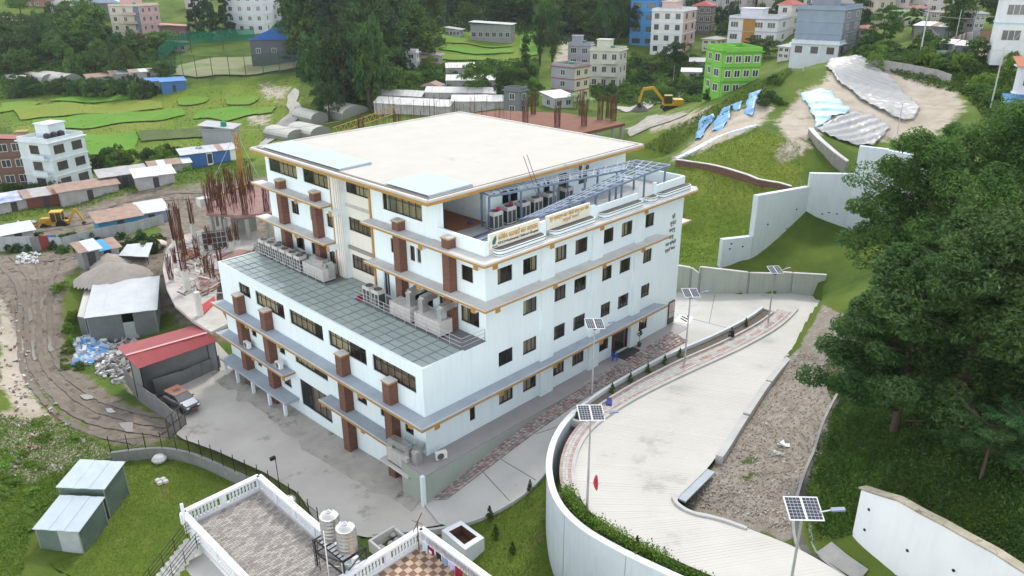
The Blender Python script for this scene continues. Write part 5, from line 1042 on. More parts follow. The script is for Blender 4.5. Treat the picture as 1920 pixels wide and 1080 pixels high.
def house(name, label, cx, by, lpx, rpx, hpx, delta=0, st=3, nl=2, nr=2, wall=(.6, .6, .58), wall_r=None, trim=None, roof='flat', roof_c=(.35, .08, .07), fm=None, tanks=0, balc=None, d=None, cat='house', stairtower=True, ww=1.3, side_band=None, group=None):
    g = PD(cx, by, d) if d else G(cx, by); dep = (g-CAM)@FW; az = math.atan2(g[1]-CAM[1], g[0]-CAM[0]); rot = az-PI/4+R(delta); m = dep/FOC
    LR, LL = rpx*m/math.sin(R(45-delta)), lpx*m/math.sin(R(45+delta)); HH = hpx*m*1.03
    t = thing(name, label, cat, g, rot, group); wl, wr = wmat(wall), wmat(wall_r or wall); tr = wmat(trim or tuple(min(.8, x*1.12) for x in wall)); fm = fm or frame_w
    par = .8 if roof == 'flat' else 0; Hb = HH-par-(HH*.12 if roof == 'hip' else 0); sh = Hb/st
    MB().add([(0, 0, -2.5), (LR, 0, -2.5), (LR, 0, Hb), (0, 0, Hb)], [(0, 1, 2, 3)]).add([(LR, 0, -2.5), (LR, LL, -2.5), (LR, LL, Hb), (LR, 0, Hb)], [(0, 1, 2, 3)]).build('wall', wr, t)
    MB().add([(0, LL, -2.5), (0, 0, -2.5), (0, 0, Hb), (0, LL, Hb)], [(0, 1, 2, 3)]).add([(LR, LL, -2.5), (0, LL, -2.5), (0, LL, Hb), (LR, LL, Hb)], [(0, 1, 2, 3)]).build('wall', wl, t)
    if side_band:
        MB().box(-.06, 0, LL*side_band[0], LL*side_band[1], -1, Hb-.05).build('wall_band', wmat(side_band[2]), t)
    b = MB(); b.box(-.35, LR+.35, -.35, LL+.35, Hb, Hb+.16)
    for s in range(1, st): b.box(-.12, LR+.12, -.12, LL+.12, sh*s-.1, sh*s+.08)
    b.build('floor_band', tr, t)
    if roof == 'flat':
        b = MB(); q = .18
        b.box(0, LR, 0, q, Hb+.163, HH); b.box(0, LR, LL-q, LL, Hb+.163, HH); b.box(0, q, q, LL-q, Hb+.163, HH); b.box(LR-q, LR, q, LL-q, Hb+.163, HH); b.build('parapet', wl, t)
        if stairtower: MB().box(LR*.45, LR*.9, LL*.45, LL*.9, Hb+.163, Hb+2.5).box(LR*.42, LR*.93, LL*.42, LL*.93, Hb+2.5, Hb+2.65).build('stair_tower', wr, t)
    elif roof == 'hip':
        e = .6; MB().add([(-e, -e, Hb+.16), (LR+e, -e, Hb+.16), (LR+e, LL+e, Hb+.16), (-e, LL+e, Hb+.16), (LR*.3, LL*.5, HH+.4), (LR*.7, LL*.5, HH+.4)], [(0, 1, 5, 4), (1, 2, 5), (2, 3, 4, 5), (3, 0, 4), (3, 2, 1, 0)]).build('roof', wmat(roof_c), t)
    elif roof == 'shed':
        MB().add([(-.6, -.6, Hb+.1), (LR+.6, -.6, Hb+.1), (LR+.6, LL+.6, Hb+.9), (-.6, LL+.6, Hb+.9), (-.6, -.6, Hb+.2), (LR+.6, -.6, Hb+.2), (LR+.6, LL+.6, Hb+1), (-.6, LL+.6, Hb+1)], [(3, 2, 1, 0), (4, 5, 6, 7), (0, 1, 5, 4), (1, 2, 6, 5), (2, 3, 7, 6), (3, 0, 4, 7)]).build('roof', wmat(roof_c), t)
    elif roof == 'gable':
        MB().add([(-.5, -.5, Hb), (LR+.5, -.5, Hb), (LR+.5, LL+.5, Hb), (-.5, LL+.5, Hb), (-.5, LL/2, Hb+LL*.22), (LR+.5, LL/2, Hb+LL*.22)], [(0, 1, 5, 4), (2, 3, 4, 5), (3, 0, 4), (1, 2, 5), (3, 2, 1, 0)]).build('roof', wmat(roof_c), t)
    wh = min(1.35, sh*.45)
    for s in range(st):
        z = sh*s+sh*.33
        for k in range(nr):
            w = min(ww, LR/nr*.6); far_window(t, w, wh, (LR*(k+.5)/nr-w/2, 0, z), 0, fm, 3 if w > 1.5 else 2)
        for k in range(nl):
            w = min(ww, LL/nl*.6); far_window(t, w, wh, (0, LL*(k+.5)/nl+w/2, z), -PI/2, fm, 3 if w > 1.5 else 2)
        if balc and s:
            bb = MB(); bb.box(-1.1, -.01, LL*.08, LL*.55, sh*s+.09, sh*s+.22); bb.box(-1.1, -1.0, LL*.08, LL*.55, sh*s+.22, sh*s+1.0); bb.build('balcony', tr, t)
    for k in range(tanks):
        b = MB().lathe([(.6, 0), (.62, .9), (.5, 1.1), (.15, 1.25)], 12); b.build('roof_tank', M('tank_green', (.02, .20, .12), rough=.5) if tanks < 3 else M('tank_black', (.025, .025, .03), rough=.5), t, (LR*.25+1.5*k, LL*.3, Hb+.163 if roof == 'flat' else HH+.3))
    return t
W1 = (.66, .67, .68)
house('blue_house', 'tall bright blue house with brown windows at the edge of the dark wood', 1229, 89, 50, 12, 86, 32, 4, 2, 1, (.07, .27, .55), ww=2.6, fm=frame_d, tanks=1)
house('white_house', 'white four storey house with triple windows, in front of the blue house', 1276, 104, 58, 24, 80, 28, 4, 3, 2, W1, wall_r=(.50, .38, .34), fm=frame_d, tanks=0)
house('dark_tower_house', 'dark brown house with red pyramid roof behind the white house', 1330, 62, 34, 8, 52, 30, 3, 3, 1, (.14, .12, .115), roof='hip', trim=(.4, .38, .35))
house('modern_house', 'modern white house with orange panels and sloping grey roof', 1454, 84, 90, 22, 48, 30, 2, 4, 1, (.62, .62, .66), side_band=(.45, .7, (.40, .20, .05)), trim=(.34, .36, .40), ww=2.2)
house('red_roofed_house', 'white upper house with small red roof joined behind the modern one', 1478, 70, 24, 18, 62, 20, 3, 1, 1, (.62, .58, .55), roof='hip', roof_c=(.36, .09, .07))
gh = house('grey_house', 'tall blue-grey house with blank side wall and plant-lined white terrace', 1572, 108, 84, 30, 88, 30, 4, 0, 2, (.24, .30, .37), wall_r=(.22, .24, .27), ww=1.8)
house('terrace_base', 'white lower storey with dark potted plants below the blank grey wall', 1570, 110, 86, 10, 30, 32, 1, 3, 1, (.60, .64, .68), wall_r=(.2, .24, .28), stairtower=False, fm=frame_d)
house('green_house', 'bright lime green three storey house beside the grass ridge', 1352, 180, 36, 66, 84, -22, 3, 2, 4, (.17, .42, .06), trim=(.11, .31, .045), stairtower=False, tanks=0)
house('green_stair_tower', 'lime green stair tower joined to the bright green house', 1348, 181, 18, 22, 88, -10, 3, 1, 1, (.17, .43, .06), stairtower=False)
house('striped_house', 'narrow grey-lilac house with white stripes behind the cream house', 1106, 128, 42, 6, 44, 32, 2, 2, 1, (.36, .36, .42), tanks=1, ww=1.6)
house('cream_house', 'pale cream three storey house with balconies and roof plants', 1158, 168, 54, 14, 72, 28, 3, 3, 2, (.52, .52, .44), balc='all', tanks=1, ww=1.2)
house('narrow_house', 'grey and cream narrow house with dark red band and green tank', 1076, 192, 44, 28, 66, 8, 3, 1, 2, (.30, .32, .34), wall_r=(.58, .52, .38), trim=(.30, .06, .05), tanks=1, stairtower=False)
house('low_annex', 'white sheet roofed annex at the foot of the narrow grey house', 1040, 206, 24, 34, 20, -10, 1, 1, 2, (.5, .52, .53), roof='shed', roof_c=(.66, .68, .70))
house('block_house', 'unplastered dark block house with blue tarpaulin on its roof', 975, 218, 30, 14, 50, 12, 2, 1, 1, (.16, .17, .18), stairtower=False)
house('apartment_house', 'five storey apartment block with pink and grey stripes on the hillside', 272, 78, 52, 34, 64, 8, 4, 3, 3, (.60, .56, .44), wall_r=(.56, .36, .36), side_band=(.02, .2, (.18, .20, .24)), balc='all', trim=(.52, .42, .34), tanks=1, cat='apartment block')
house('hillside_house', 'cream house with a blue band half hidden by trees', 172, 50, 62, 8, 40, 30, 2, 2, 1, (.52, .52, .48), trim=(.16, .24, .38), tanks=1)
house('long_hall', 'long hall with blue-white roof above the hillside trees', 232, 34, 118, 8, 26, 36, 1, 9, 1, (.16, .17, .19), roof='gable', roof_c=(.42, .50, .62), cat='hall')
house('hillside_shack', 'long brown shack with a bent tin roof at the left edge', 48, 58, 62, 6, 18, 34, 1, 4, 1, (.14, .11, .09), roof='gable', roof_c=(.40, .40, .37))
house('brick_house', 'unfinished red brick house above the trees', 108, 14, 44, 8, 28, 30, 2, 2, 1, (.30, .18, .14))
house('pink_roof_house', 'brown house with a faded pink flat roof behind the ball field', 352, 76, 46, 8, 24, 30, 1, 3, 1, (.17, .11, .09), roof='shed', roof_c=(.48, .26, .22))
house('field_shack', 'long low shack with patched brown roof beside the ball field', 350, 98, 62, 6, 16, 34, 1, 5, 1, (.28, .29, .31), roof='shed', roof_c=(.30, .22, .17))
house('white_block', 'large white building at the top edge beside tall dark trees', 498, 62, 66, 28, 70, 25, 4, 4, 2, (.60, .63, .66), cat='building')
house('white_villa', 'small white villa with an upper floor above the blue-roofed hall', 556, 40, 46, 14, 34, 30, 2, 3, 1, (.64, .64, .64))
house('farm_shed', 'long white farm building with a metal roof on the terraces', 958, 80, 76, 8, 30, 34, 1, 6, 1, (.30, .31, .31), roof='shed', roof_c=(.50, .50, .50), cat='farm building')
house('farm_office', 'small white block with three dark windows in front of the long farm building', 918, 79, 36, 6, 17, 34, 1, 3, 1, (.66, .66, .66), stairtower=False)
house('farm_hut', 'small white hut with dark openings left of the long farm building', 862, 70, 26, 8, 12, 25, 1, 4, 1, (.58, .58, .58), roof='shed', roof_c=(.4, .4, .4))
house('white_tower_house', 'narrow white two storey house at the edge of the dark grove', 782, 130, 20, 5, 34, 30, 2, 1, 1, (.62, .62, .63), stairtower=False)
house('patched_hut', 'low patched hut beside the narrow white house', 824, 122, 36, 6, 16, 32, 1, 3, 1, (.42, .36, .34), roof='shed', roof_c=(.52, .47, .45))
house('gable_hut', 'small dark hut with brown gabled tin roof behind white sheds', 826, 180, 34, 8, 16, 28, 1, 1, 1, (.12, .11, .10), roof='gable', roof_c=(.30, .20, .17))
house('hall_building', 'open sports hall with a bright blue gable roof', 588, 110, 112, 8, 34, 36, 1, 4, 1, (.10, .11, .13), roof='gable', roof_c=(.03, .12, .42), cat='hall')
whl = house('white_corner_house', 'white three storey house with black roof tanks left of the rice fields', 112, 362, 48, 62, 98, -6, 3, 1, 2, (.60, .66, .68), balc='all', tanks=3, fm=frame_d, ww=2.0)
house('yellow_brick_house', 'brown brick and yellow house left of the white corner house', 88, 340, 40, 10, 72, 28, 3, 1, 1, (.40, .32, .13), wall_r=(.36, .29, .14), tanks=2)
house('brown_brick_house', 'brown brick house with white arched windows at the left edge', 62, 348, 66, 6, 84, 32, 3, 3, 1, (.19, .11, .085), roof='shed', roof_c=(.34, .13, .12), ww=1.6)
house('concrete_house', 'raw concrete block house between rice fields, with green tank', 440, 288, 52, 14, 44, 25, 1, 0, 1, (.33, .34, .35), roof='shed', roof_c=(.42, .44, .46), tanks=1)
house('corner_office', 'white office with pale blue trim and dark ribbon windows at the upper right corner', 1862, 90, 8, 96, 96, -36, 2, 0, 2, (.64, .66, .68), trim=(.36, .56, .68), ww=5.5, d=118, stairtower=False)
house('edge_house', 'white house with orange roof edge cut off by the right border', 1894, 225, 8, 60, 92, -30, 2, 0, 2, (.58, .60, .63), roof='shed', roof_c=(.42, .16, .09), d=88)
house('blue_lean_to', 'blue roofed shelter beside the house at the right border', 1890, 228, 8, 50, 28, -30, 1, 0, 1, (.40, .46, .5), roof='shed', roof_c=(.07, .20, .46), d=86)
for i, (cx, by, l, r_, hh, dl, col, rc, lab) in enumerate([(1545, 30, 40, 16, 34, 20, (.5, .47, .42), (.36, .10, .10), 'cream house with red roof at the top edge behind the grey house'), (1640, 48, 44, 30, 52, 10, (.56, .50, .40), (.36, .09, .10), 'cream house with dark red roof terrace above the banana plants'), (1700, 28, 40, 16, 34, 20, (.54, .50, .48), (.42, .2, .2), 'pale house with faded pink roof at the top edge'), (1395, 34, 44, 18, 40, 25, (.46, .40, .40), (.36, .08, .08), 'brownish house with red roof behind the modern house'), (1348, 22, 40, 12, 30, 25, (.5, .5, .5), (.40, .12, .10), 'white house with red roof at the top edge above the dark tower house'), (1460, 22, 40, 14, 32, 20, (.48, .44, .42), (.30, .07, .07), 'row house with deep red roof at the top edge'), (1342, 98, 26, 16, 24, 15, (.54, .5, .42), (.36, .34, .32), 'low cream house with grey roof below the dark tower house'), (1478, 112, 20, 16, 24, 15, (.58, .58, .58), (.42, .42, .44), 'small white house between the modern house and the white terrace'), (1622, 84, 26, 18, 30, 5, (.52, .48, .42), (.32, .15, .12), 'small pale house just right of the blank grey house'), (1722, 44, 28, 16, 28, 10, (.5, .46, .46), (.30, .12, .12), 'pale house with dark red roof above the tin hut'), (1768, 50, 24, 14, 26, 10, (.40, .33, .29), (.30, .28, .27), 'small brownish house left of the slim tall tree'), (1824, 56, 28, 16, 30, 0, (.42, .43, .45), (.30, .31, .33), 'small grey house left of the corner office'), (1500, 14, 40, 14, 26, 22, (.52, .46, .44), (.34, .12, .10), 'pinkish house with red roof at the top edge above the blank grey house'), (1598, 26, 34, 22, 40, 5, (.48, .45, .40), (.33, .10, .09), 'narrow cream house with red roof between two larger cream houses'), (1745, 20, 34, 14, 30, 15, (.5, .46, .43), (.30, .16, .14), 'brown roofed house behind the banana plants'), (1432, 12, 36, 12, 26, 24, (.42, .36, .34), (.30, .08, .08), 'dark red roofed house at the top edge, left of the pinkish one'), (1835, 14, 36, 14, 28, 12, (.46, .44, .42), (.28, .26, .25), 'grey house partly behind trees at the top edge near the corner office'), (1312, 14, 24, 14, 24, 15, (.5, .48, .46), (.36, .36, .36), 'tiny grey roofed house at the top edge behind the dark tower house'), (1560, 8, 30, 16, 20, 10, (.55, .5, .46), (.34, .10, .1), 'tiny cream house at the very top edge'), (1790, 26, 50, 20, 36, 10, (.5, .48, .46), (.34, .25, .22), 'brownish house among trees at the top right'), (1280, 26, 26, 20, 30, 10, (.5, .5, .5), (.38, .40, .42), 'grey roofed house just above the white house'), (60, 12, 36, 14, 26, 20, (.36, .26, .22), (.30, .14, .12), 'brick house at the top left edge'), (380, 16, 30, 12, 26, 20, (.46, .46, .46), (.45, .5, .55), 'pale house with bluish roof between tall trees')]):
    house('hillside_house', lab, cx, by, l, r_, hh, dl, 2, 2, 2, col, roof='hip', roof_c=rc, group=None)
# ------------------------------------------------------------------ shacks
rust_sheet2 = M('faded_rust_sheet', (.36, .26, .21), (.26, .17, .13), .9, .8); patch_tin = M('patched_tin', (.42, .42, .42), (.30, .28, .27), .8, .7)
def shack(label, px, py, wpx, dep, hh, rot, roof_m, wall_m, name='tin_shack', n=5, group='tin shacks round the building site', slope=.5, over=.4, alt=None):
    g = G(px, py); dd = (g-CAM)@FW; w = wpx*dd/FOC; az = math.atan2(g[1]-CAM[1], g[0]-CAM[0]); t = thing(name, label, 'shack', g, az-PI/2+R(rot), group)
    for k in range(n):
        a, b_ = -w/2+w*k/n, -w/2+w*(k+1)/n
        MB().quad((a, 0, -.6), (b_, 0, -.6), (b_, 0, hh), (a, 0, hh)).build('wall_sheet', (alt if alt and random.random() < .4 else wall_m), t)
        j = random.uniform(0, .05); z0, z1 = hh+.02+j, hh+slope+.02+j; a2, b2 = a-(over if k == 0 else .02), b_+(over if k == n-1 else .02)
        MB().add([(a2, -over, z0-.05), (b2, -over, z0-.05), (b2, dep+over, z1), (a2, dep+over, z1), (a2, -over, z0), (b2, -over, z0), (b2, dep+over, z1+.05), (a2, dep+over, z1+.05)], [(3, 2, 1, 0), (4, 5, 6, 7), (0, 1, 5, 4), (1, 2, 6, 5), (2, 3, 7, 6), (3, 0, 4, 7)]).build('roof_sheet', (rust_sheet2 if random.random() < .25 else roof_m), t)
    MB().add([(-w/2, 0, -.6), (-w/2, dep, -.6), (-w/2, dep, hh+slope), (-w/2, 0, hh), (w/2, 0, -.6), (w/2, dep, -.6), (w/2, dep, hh+slope), (w/2, 0, hh)], [(3, 2, 1, 0), (4, 5, 6, 7), (1, 5, 6, 2)]).build('wall_sheet', wall_m, t)
    MB().box(-.45, .45, -.03, -.005, 0, min(1.9, hh-.1)).build('door', M('dark_door', (.05, .05, .055), rough=.7), t); return t
shack('long shack with faded rusty roof right of the white corner house', 172, 376, 100, 3.5, 2.2, 8, rust_sheet2, patch_tin, n=8)
shack('dark open shack with grey patched roof in the middle of the row', 238, 352, 80, 4, 2.4, 8, patch_tin, M('dark_wall_sheet', (.08, .08, .085), (.12, .12, .12), 2, .8), n=6)
shack('shack with bright white tin roof beside the dirt clearing', 295, 352, 66, 4.5, 2.2, 6, tin_light, patch_tin, n=5)
shack('low shack under pale blue and white tarpaulin roof', 322, 322, 70, 2.5, 1.4, 8, M('pale_blue_tarp_roof', (.48, .58, .68), (.55, .56, .56), 1, .6), patch_tin, n=5)
shack('long row shack with blue, teal and white wall panels', 395, 306, 96, 3.5, 2.3, 10, M('worn_white_tin', (.50, .52, .54), (.36, .38, .40), .6, .6), blue_sheet, n=9, alt=pipe_white)
shack('shack with blue and white tarpaulin at the left edge', 30, 400, 66, 4, 2.1, 8, M('blue_white_tarp_roof', (.10, .16, .50), (.62, .62, .64), .5, .6), patch_tin, n=5)
shack('long reddish brown shack left of the digger', 90, 390, 62, 3.5, 2.2, 8, patch_tin, M('red_brown_sheet', (.17, .065, .05), (.13, .05, .04), 2, .8), n=6)
shack('bright blue shack with rusty roof in the dirt clearing', 230, 436, 74, 4, 2.1, 10, rust_sheet2, M('cyan_blue_sheet', (.05, .24, .42), (.06, .20, .36), 1.5, .6), n=6)
shack('grey-white tin shack with blue stripe beside the bright blue one', 288, 424, 60, 4.5, 2.2, 10, tin_light, M('grey_blue_sheet', (.32, .37, .42), (.12, .25, .42), .6, .6), n=5)
shack('small white tin roof behind the fence at the left', 38, 456, 50, 3, 1.6, 6, tin_light, patch_tin, n=4)
shack('grey tin box hut at the end of the sand heap', 176, 500, 30, 2.5, 2.2, 15, tin_light, tin_grey_wall, n=3)
shack('blue barrels shelter with patched tin beside the sand heap', 205, 488, 40, 2.5, 1.5, 15, M('bright_blue_tarp', (.03, .25, .50), (.04, .30, .55), 1, .5), patch_tin, n=3)
shack('small shed with low grey roof under trees beside the fields', 190, 160, 40, 6, 2.5, 8, rust_sheet2, patch_tin, n=4, group='farm sheds beside the rice fields')
shack('pale roofed farm shed right of the rusty roofed one', 232, 155, 34, 6, 2.6, 8, tin_light, patch_tin, n=4, group='farm sheds beside the rice fields')
shack('long thin roofed farm shed below the ball field', 280, 148, 60, 4, 2.2, 8, tin_light, patch_tin, n=4, group='farm sheds beside the rice fields')
shack('low blue shed in front of the ball field, the left one', 288, 168, 24, 4, 2.4, 6, M('bright_blue_roof', (.06, .20, .50), (.07, .22, .52), 1, .5), patch_tin, n=3, group='farm sheds beside the rice fields')
shack('blue shed with dark blue wall below the ball field', 328, 172, 42, 5, 3.0, 6, MATS['bright_blue_roof'], blue_sheet, n=4, group='farm sheds beside the rice fields')
shack('white fronted tin shelter below the plastic covered slope', 1385, 140, 30, 4, 2.5, -10, tin_light, patch_tin, n=3, group='sheds by the green house'); shack('pale roofed shelter left of the green house', 1295, 152, 34, 4, 2.4, 0, M('white_cloth_roof', (.55, .56, .52), rough=.8), patch_tin, n=3, group='sheds by the green house')
shack('grey shed roof just left of the green house', 1306, 134, 26, 5, 2.6, 0, patch_tin, tin_grey_wall, n=3, group='sheds by the green house')
tsd = shack('tin hut with ribbed pale roof beside the banana plants', 1740, 74, 54, 4, 2.5, -18, tin_light, tin_grey_wall, n=4, group='huts near the corner office'); shack('small open hut with white sheet roof by the corner office', 1806, 112, 30, 2.5, 2.2, -15, tin_light, tin_grey_wall, n=2, group='huts near the corner office')
shack('tiny white roofed stall beside the sheet fence', 1770, 104, 22, 2, 1.9, -15, tin_light, tin_grey_wall, n=2, group='huts near the corner office')
def gpath(pts): return [G(*p) for p in pts]
sheet_fence('site_fence', 'long pale grey sheet fence in front of the blue shack', gpath([(0, 470), (55, 468), (120, 470), (180, 455), (250, 440), (310, 425)]), 1.9, [M('pale_fence_sheet', (.40, .42, .43), (.33, .345, .355), .8, .7), M('pale_fence_sheet_b', (.36, .38, .39), (.30, .31, .32), .8, .7)])
sheet_fence('coloured_fence', 'fence of blue, red and grey sheets beside the dirt track', gpath([(62, 472), (112, 468)]), 2.1, [blue_sheet, tin_grey_wall, M('dark_red_sheet', (.20, .03, .03), rough=.7)], .9)
sheet_fence('hut_fence', 'rusty and grey sheet fence below the corner office', gpath([(1735, 105), (1765, 100), (1810, 82), (1860, 78)]), 2.0, [tin_grey_wall, rust_sheet, patch_tin], 1.0); sheet_fence('yard_fence', 'blue-grey sheet fence at the edge of the green bank', gpath([(1728, 116), (1760, 118), (1780, 120)]), 2.0, [M('blue_grey_sheet', (.2, .27, .36), (.25, .28, .3), 1, .7)], .9)
sheet_fence('block_wall', 'grey block wall at the top of the plastic covered slope', gpath([(1625, 128), (1690, 138), (1750, 150), (1780, 160)]), 1.6, [concrete], 1.6)
# greenhouses
def greenhouse(label, px, py, wpx, L, rot, hh=2.2, mat=None, n=6, group='arched plastic greenhouses'):
    g = G(px, py); dd = (g-CAM)@FW; w = wpx*dd/FOC; az = math.atan2(g[1]-CAM[1], g[0]-CAM[0]); t = thing('greenhouse', label, 'greenhouse', g, az-PI/2+R(rot), group); mat = mat or M('greenhouse_film', (.50, .49, .44), (.44, .43, .39), .4, .6)
    for k in range(n):
        a, b_ = L*k/n, L*(k+1)/n-.05; V = []; F = []
        for i in range(9):
            th = PI*i/8; V += [(-w/2*math.cos(th), a, .8+hh*.75*math.sin(th)), (-w/2*math.cos(th), b_, .8+hh*.75*math.sin(th))]
        F = [(2*i, 2*i+2, 2*i+3, 2*i+1) for i in range(8)]; MB().add(V, F).build('roof_sheet', mat, t)
    b = MB().add([(-w/2*math.cos(PI*i/8), .02, .8+hh*.75*math.sin(PI*i/8)) for i in range(9)]+[(w/2, .02, -1), (-w/2, .02, -1)], [tuple(range(11))]); b.quad((-w/2, 0, -1), (-w/2, L, -1), (-w/2, L, .8), (-w/2, 0, .8)); b.quad((w/2, 0, -1), (w/2, L, -1), (w/2, L, .8), (w/2, 0, .8)); b.build('end_wall', M('greenhouse_wall', (.22, .23, .20), rough=.8), t); return t
for px, py, w_, r_, lab in ((62, 164, 34, 25, 'arched pale greenhouse, leftmost of the three behind the rice fields'), (95, 160, 32, 25, 'arched pale greenhouse, middle of the three behind the rice fields'), (138, 160, 44, 28, 'arched pale greenhouse, largest of the three behind the rice fields')): greenhouse(lab, px, py, w_, 16, r_, 3.6)
for px, py, w_, r_, lab in ((600, 228, 36, 30, 'arched greenhouse beside the pale track, farthest of the row'), (668, 216, 60, 35, 'broken greenhouse with torn white film under the dark grove'), (557, 262, 42, 35, 'arched greenhouse nearest the pale track'), (602, 256, 46, 35, 'arched greenhouse tucked behind the hospital roof')): greenhouse(lab, px, py, w_, 9, r_, 1.9)
def long_roof(label, p0, p1, dep, hh, mat, n=10):
    a, b_ = G(*p0), G(*p1); z = (a[2]+b_[2])/2; d = (b_-a)[:2]; L = np.hypot(*d); t = thing('long_shed', label, 'shed', (a[0], a[1], z), math.atan2(d[1], d[0]), 'long white roofed sheds behind the hospital')
    for k in range(n):
        x0, x1 = L*k/n, L*(k+1)/n-.04; j = random.uniform(0, .08)
        MB().add([(x0, -.5, hh+j), (x1, -.5, hh+j), (x1, dep*.5, hh+1.1+j), (x0, dep*.5, hh+1.1+j), (x1, dep+.5, hh+j), (x0, dep+.5, hh+j)], [(0, 1, 2, 3), (3, 2, 4, 5)]).build('roof_sheet', mat, t)
    MB().box(0, L, 0, dep, -1, hh-.05).build('wall', patch_tin, t)
film = M('white_film_roof', (.62, .62, .60), (.54, .54, .52), .35, .5)
for lab, p0, p1, dp in (('long white roofed shed behind the roof, left of the second row', (698, 197), (793, 196), 4), ('long white roofed shed, right of the second row', (797, 193), (930, 190), 4), ('front long white roofed shed behind thin steel bars', (702, 216), (846, 213), 5.5), ('front long pale shed, reaching the dark block house', (846, 210), (944, 206), 4.5), ('pale brown roofed shed behind the broad tree', (836, 168), (930, 166), 5), ('short white roof at the foot of the terraces', (836, 143), (892, 142), 4)): long_roof(lab, p0, p1, dp, 2.2, film)
# ------------------------------------------------------------------ ball field with its net
fieldm = M('dry_field', (.36, .33, .22), (.28, .30, .13), .08, .95, spots=((.14, .24, .05), .05, .55)); fpoly = [(318, 142), (332, 125), (370, 114), (440, 108), (520, 106), (585, 110), (580, 122), (530, 136), (450, 144), (370, 147)]; drape('ball_field', fpoly, fieldm, .45, 3.0)
NT = thing('net_fence', 'tall dark net fence on thin posts around the ball field', 'fence', (0, 0, 0)); npx = [(304, 138), (322, 146), (345, 147), (370, 148), (400, 149), (432, 148), (462, 146), (495, 143), (525, 140), (552, 135), (578, 128), (590, 116)]; nb = [G(*p) for p in npx]; netm = glass_mat('net', (.86, .9, .87), .0, .6, .22, (.05, .09, .07))
for p in nb: MB().tube((p[0], p[1], p[2]-1), (p[0], p[1], p[2]+7.0), .11, 5).build('post', M('net_post', (.06, .075, .07), rough=.6), NT)
for a, b_ in zip(nb[:-1], nb[1:]): MB().quad(a, b_, b_+np.array([0, 0, 6.8]), a+np.array([0, 0, 6.8])).build('net_panel', netm, NT)
nb2 = [G(*p) for p in ((304, 132), (330, 108), (360, 100), (420, 95), (480, 92))]
for p in nb2: MB().tube((p[0], p[1], p[2]-1), (p[0], p[1], p[2]+7.5), .11, 5).build('post', MATS['net_post'], NT)
for a, b_ in zip(nb2[:-1], nb2[1:]): MB().quad(a+np.array([0, 0, 3.]), b_+np.array([0, 0, 3.]), b_+np.array([0, 0, 7]), a+np.array([0, 0, 7])).build('net_panel', glass_mat('green_net', (.5, .8, .65), .0, .6, .45, (.03, .22, .14)), NT)
# ------------------------------------------------------------------ rice fields and track
rice = [M('rice_green', (.085, .215, .013), (.11, .24, .018), .12, .95, bump=.8, bscale=6), M('rice_yellow', (.15, .21, .022), (.19, .225, .032), .15, .95, bump=.8, bscale=6), M('rice_lime', (.115, .215, .018), (.13, .22, .022), .12, .95, bump=.8, bscale=6), M('crop_dark', (.055, .10, .02), (.10, .12, .04), .3, .95, bump=1.0, bscale=4)]
for i, (poly, k) in enumerate([([(88, 192), (180, 178), (268, 175), (286, 180), (270, 188), (200, 190), (120, 196)], 0), ([(20, 205), (120, 197), (250, 192), (300, 194), (310, 204), (240, 213), (140, 216), (40, 222)], 1), ([(60, 226), (150, 217), (280, 211), (340, 206), (352, 216), (300, 230), (200, 238), (90, 246), (66, 240)], 0), ([(330, 188), (355, 181), (394, 184), (388, 194), (350, 199), (334, 196)], 2), ([(420, 186), (470, 180), (486, 186), (470, 196), (425, 197)], 2), ([(370, 208), (440, 200), (500, 205), (500, 216), (430, 226), (365, 222)], 0), ([(155, 256), (258, 250), (256, 286), (165, 292), (158, 275)], 0), ([(262, 252), (380, 240), (388, 256), (262, 268)], 3), ([(0, 196), (80, 192), (60, 204), (0, 214)], 2), ([(480, 200), (520, 196), (512, 212), (484, 220)], 2),
    ([(830, 66), (960, 82), (962, 88), (830, 80)], 2), ([(830, 86), (964, 95), (966, 102), (825, 98)], 0), ([(820, 104), (968, 108), (970, 116), (820, 112)], 2), ([(850, 118), (980, 120), (978, 128), (845, 126)], 0), ([(1055, 20), (1072, 25), (1060, 60), (1045, 70)], 2), ([(975, 60), (1020, 60), (1015, 105), (975, 110)], 0)]): drape('rice_field', poly, rice[k], .35, 2.2, .25)
drape('track', [(540, 178), (552, 166), (560, 172), (556, 190), (568, 205), (565, 222), (540, 244), (500, 278), (478, 285), (510, 245), (545, 215), (536, 195)], M('pale_track', (.42, .40, .36), (.34, .32, .29), .5, .95), .3, 1.6, .15); drape('track', [(1152, 205), (1200, 194), (1260, 180), (1280, 170), (1284, 176), (1230, 196), (1170, 210)], MATS['pale_track'], .18, 2, .3); drape('track', [(1165, 245), (1210, 222), (1280, 208), (1290, 216), (1220, 238), (1180, 256)], M('wet_track', (.40, .38, .34), (.22, .2, .17), .6, .8), .15, 1.6, .5)
for i, poly in enumerate([[(52, 580), (60, 575), (62, 600), (55, 605)], [(58, 640), (64, 636), (66, 672), (60, 676)], [(88, 630), (94, 626), (100, 655), (92, 660)], [(196, 768), (210, 766), (216, 776), (202, 778)], [(222, 796), (244, 792), (256, 812), (236, 812)], [(150, 740), (168, 738), (176, 746), (160, 750)], [(76, 560), (84, 556), (82, 580), (76, 584)]]): drape('puddle', poly, M('muddy_water', (.17, .15, .125), rough=.18, spec=.4), .1, .6, .08)
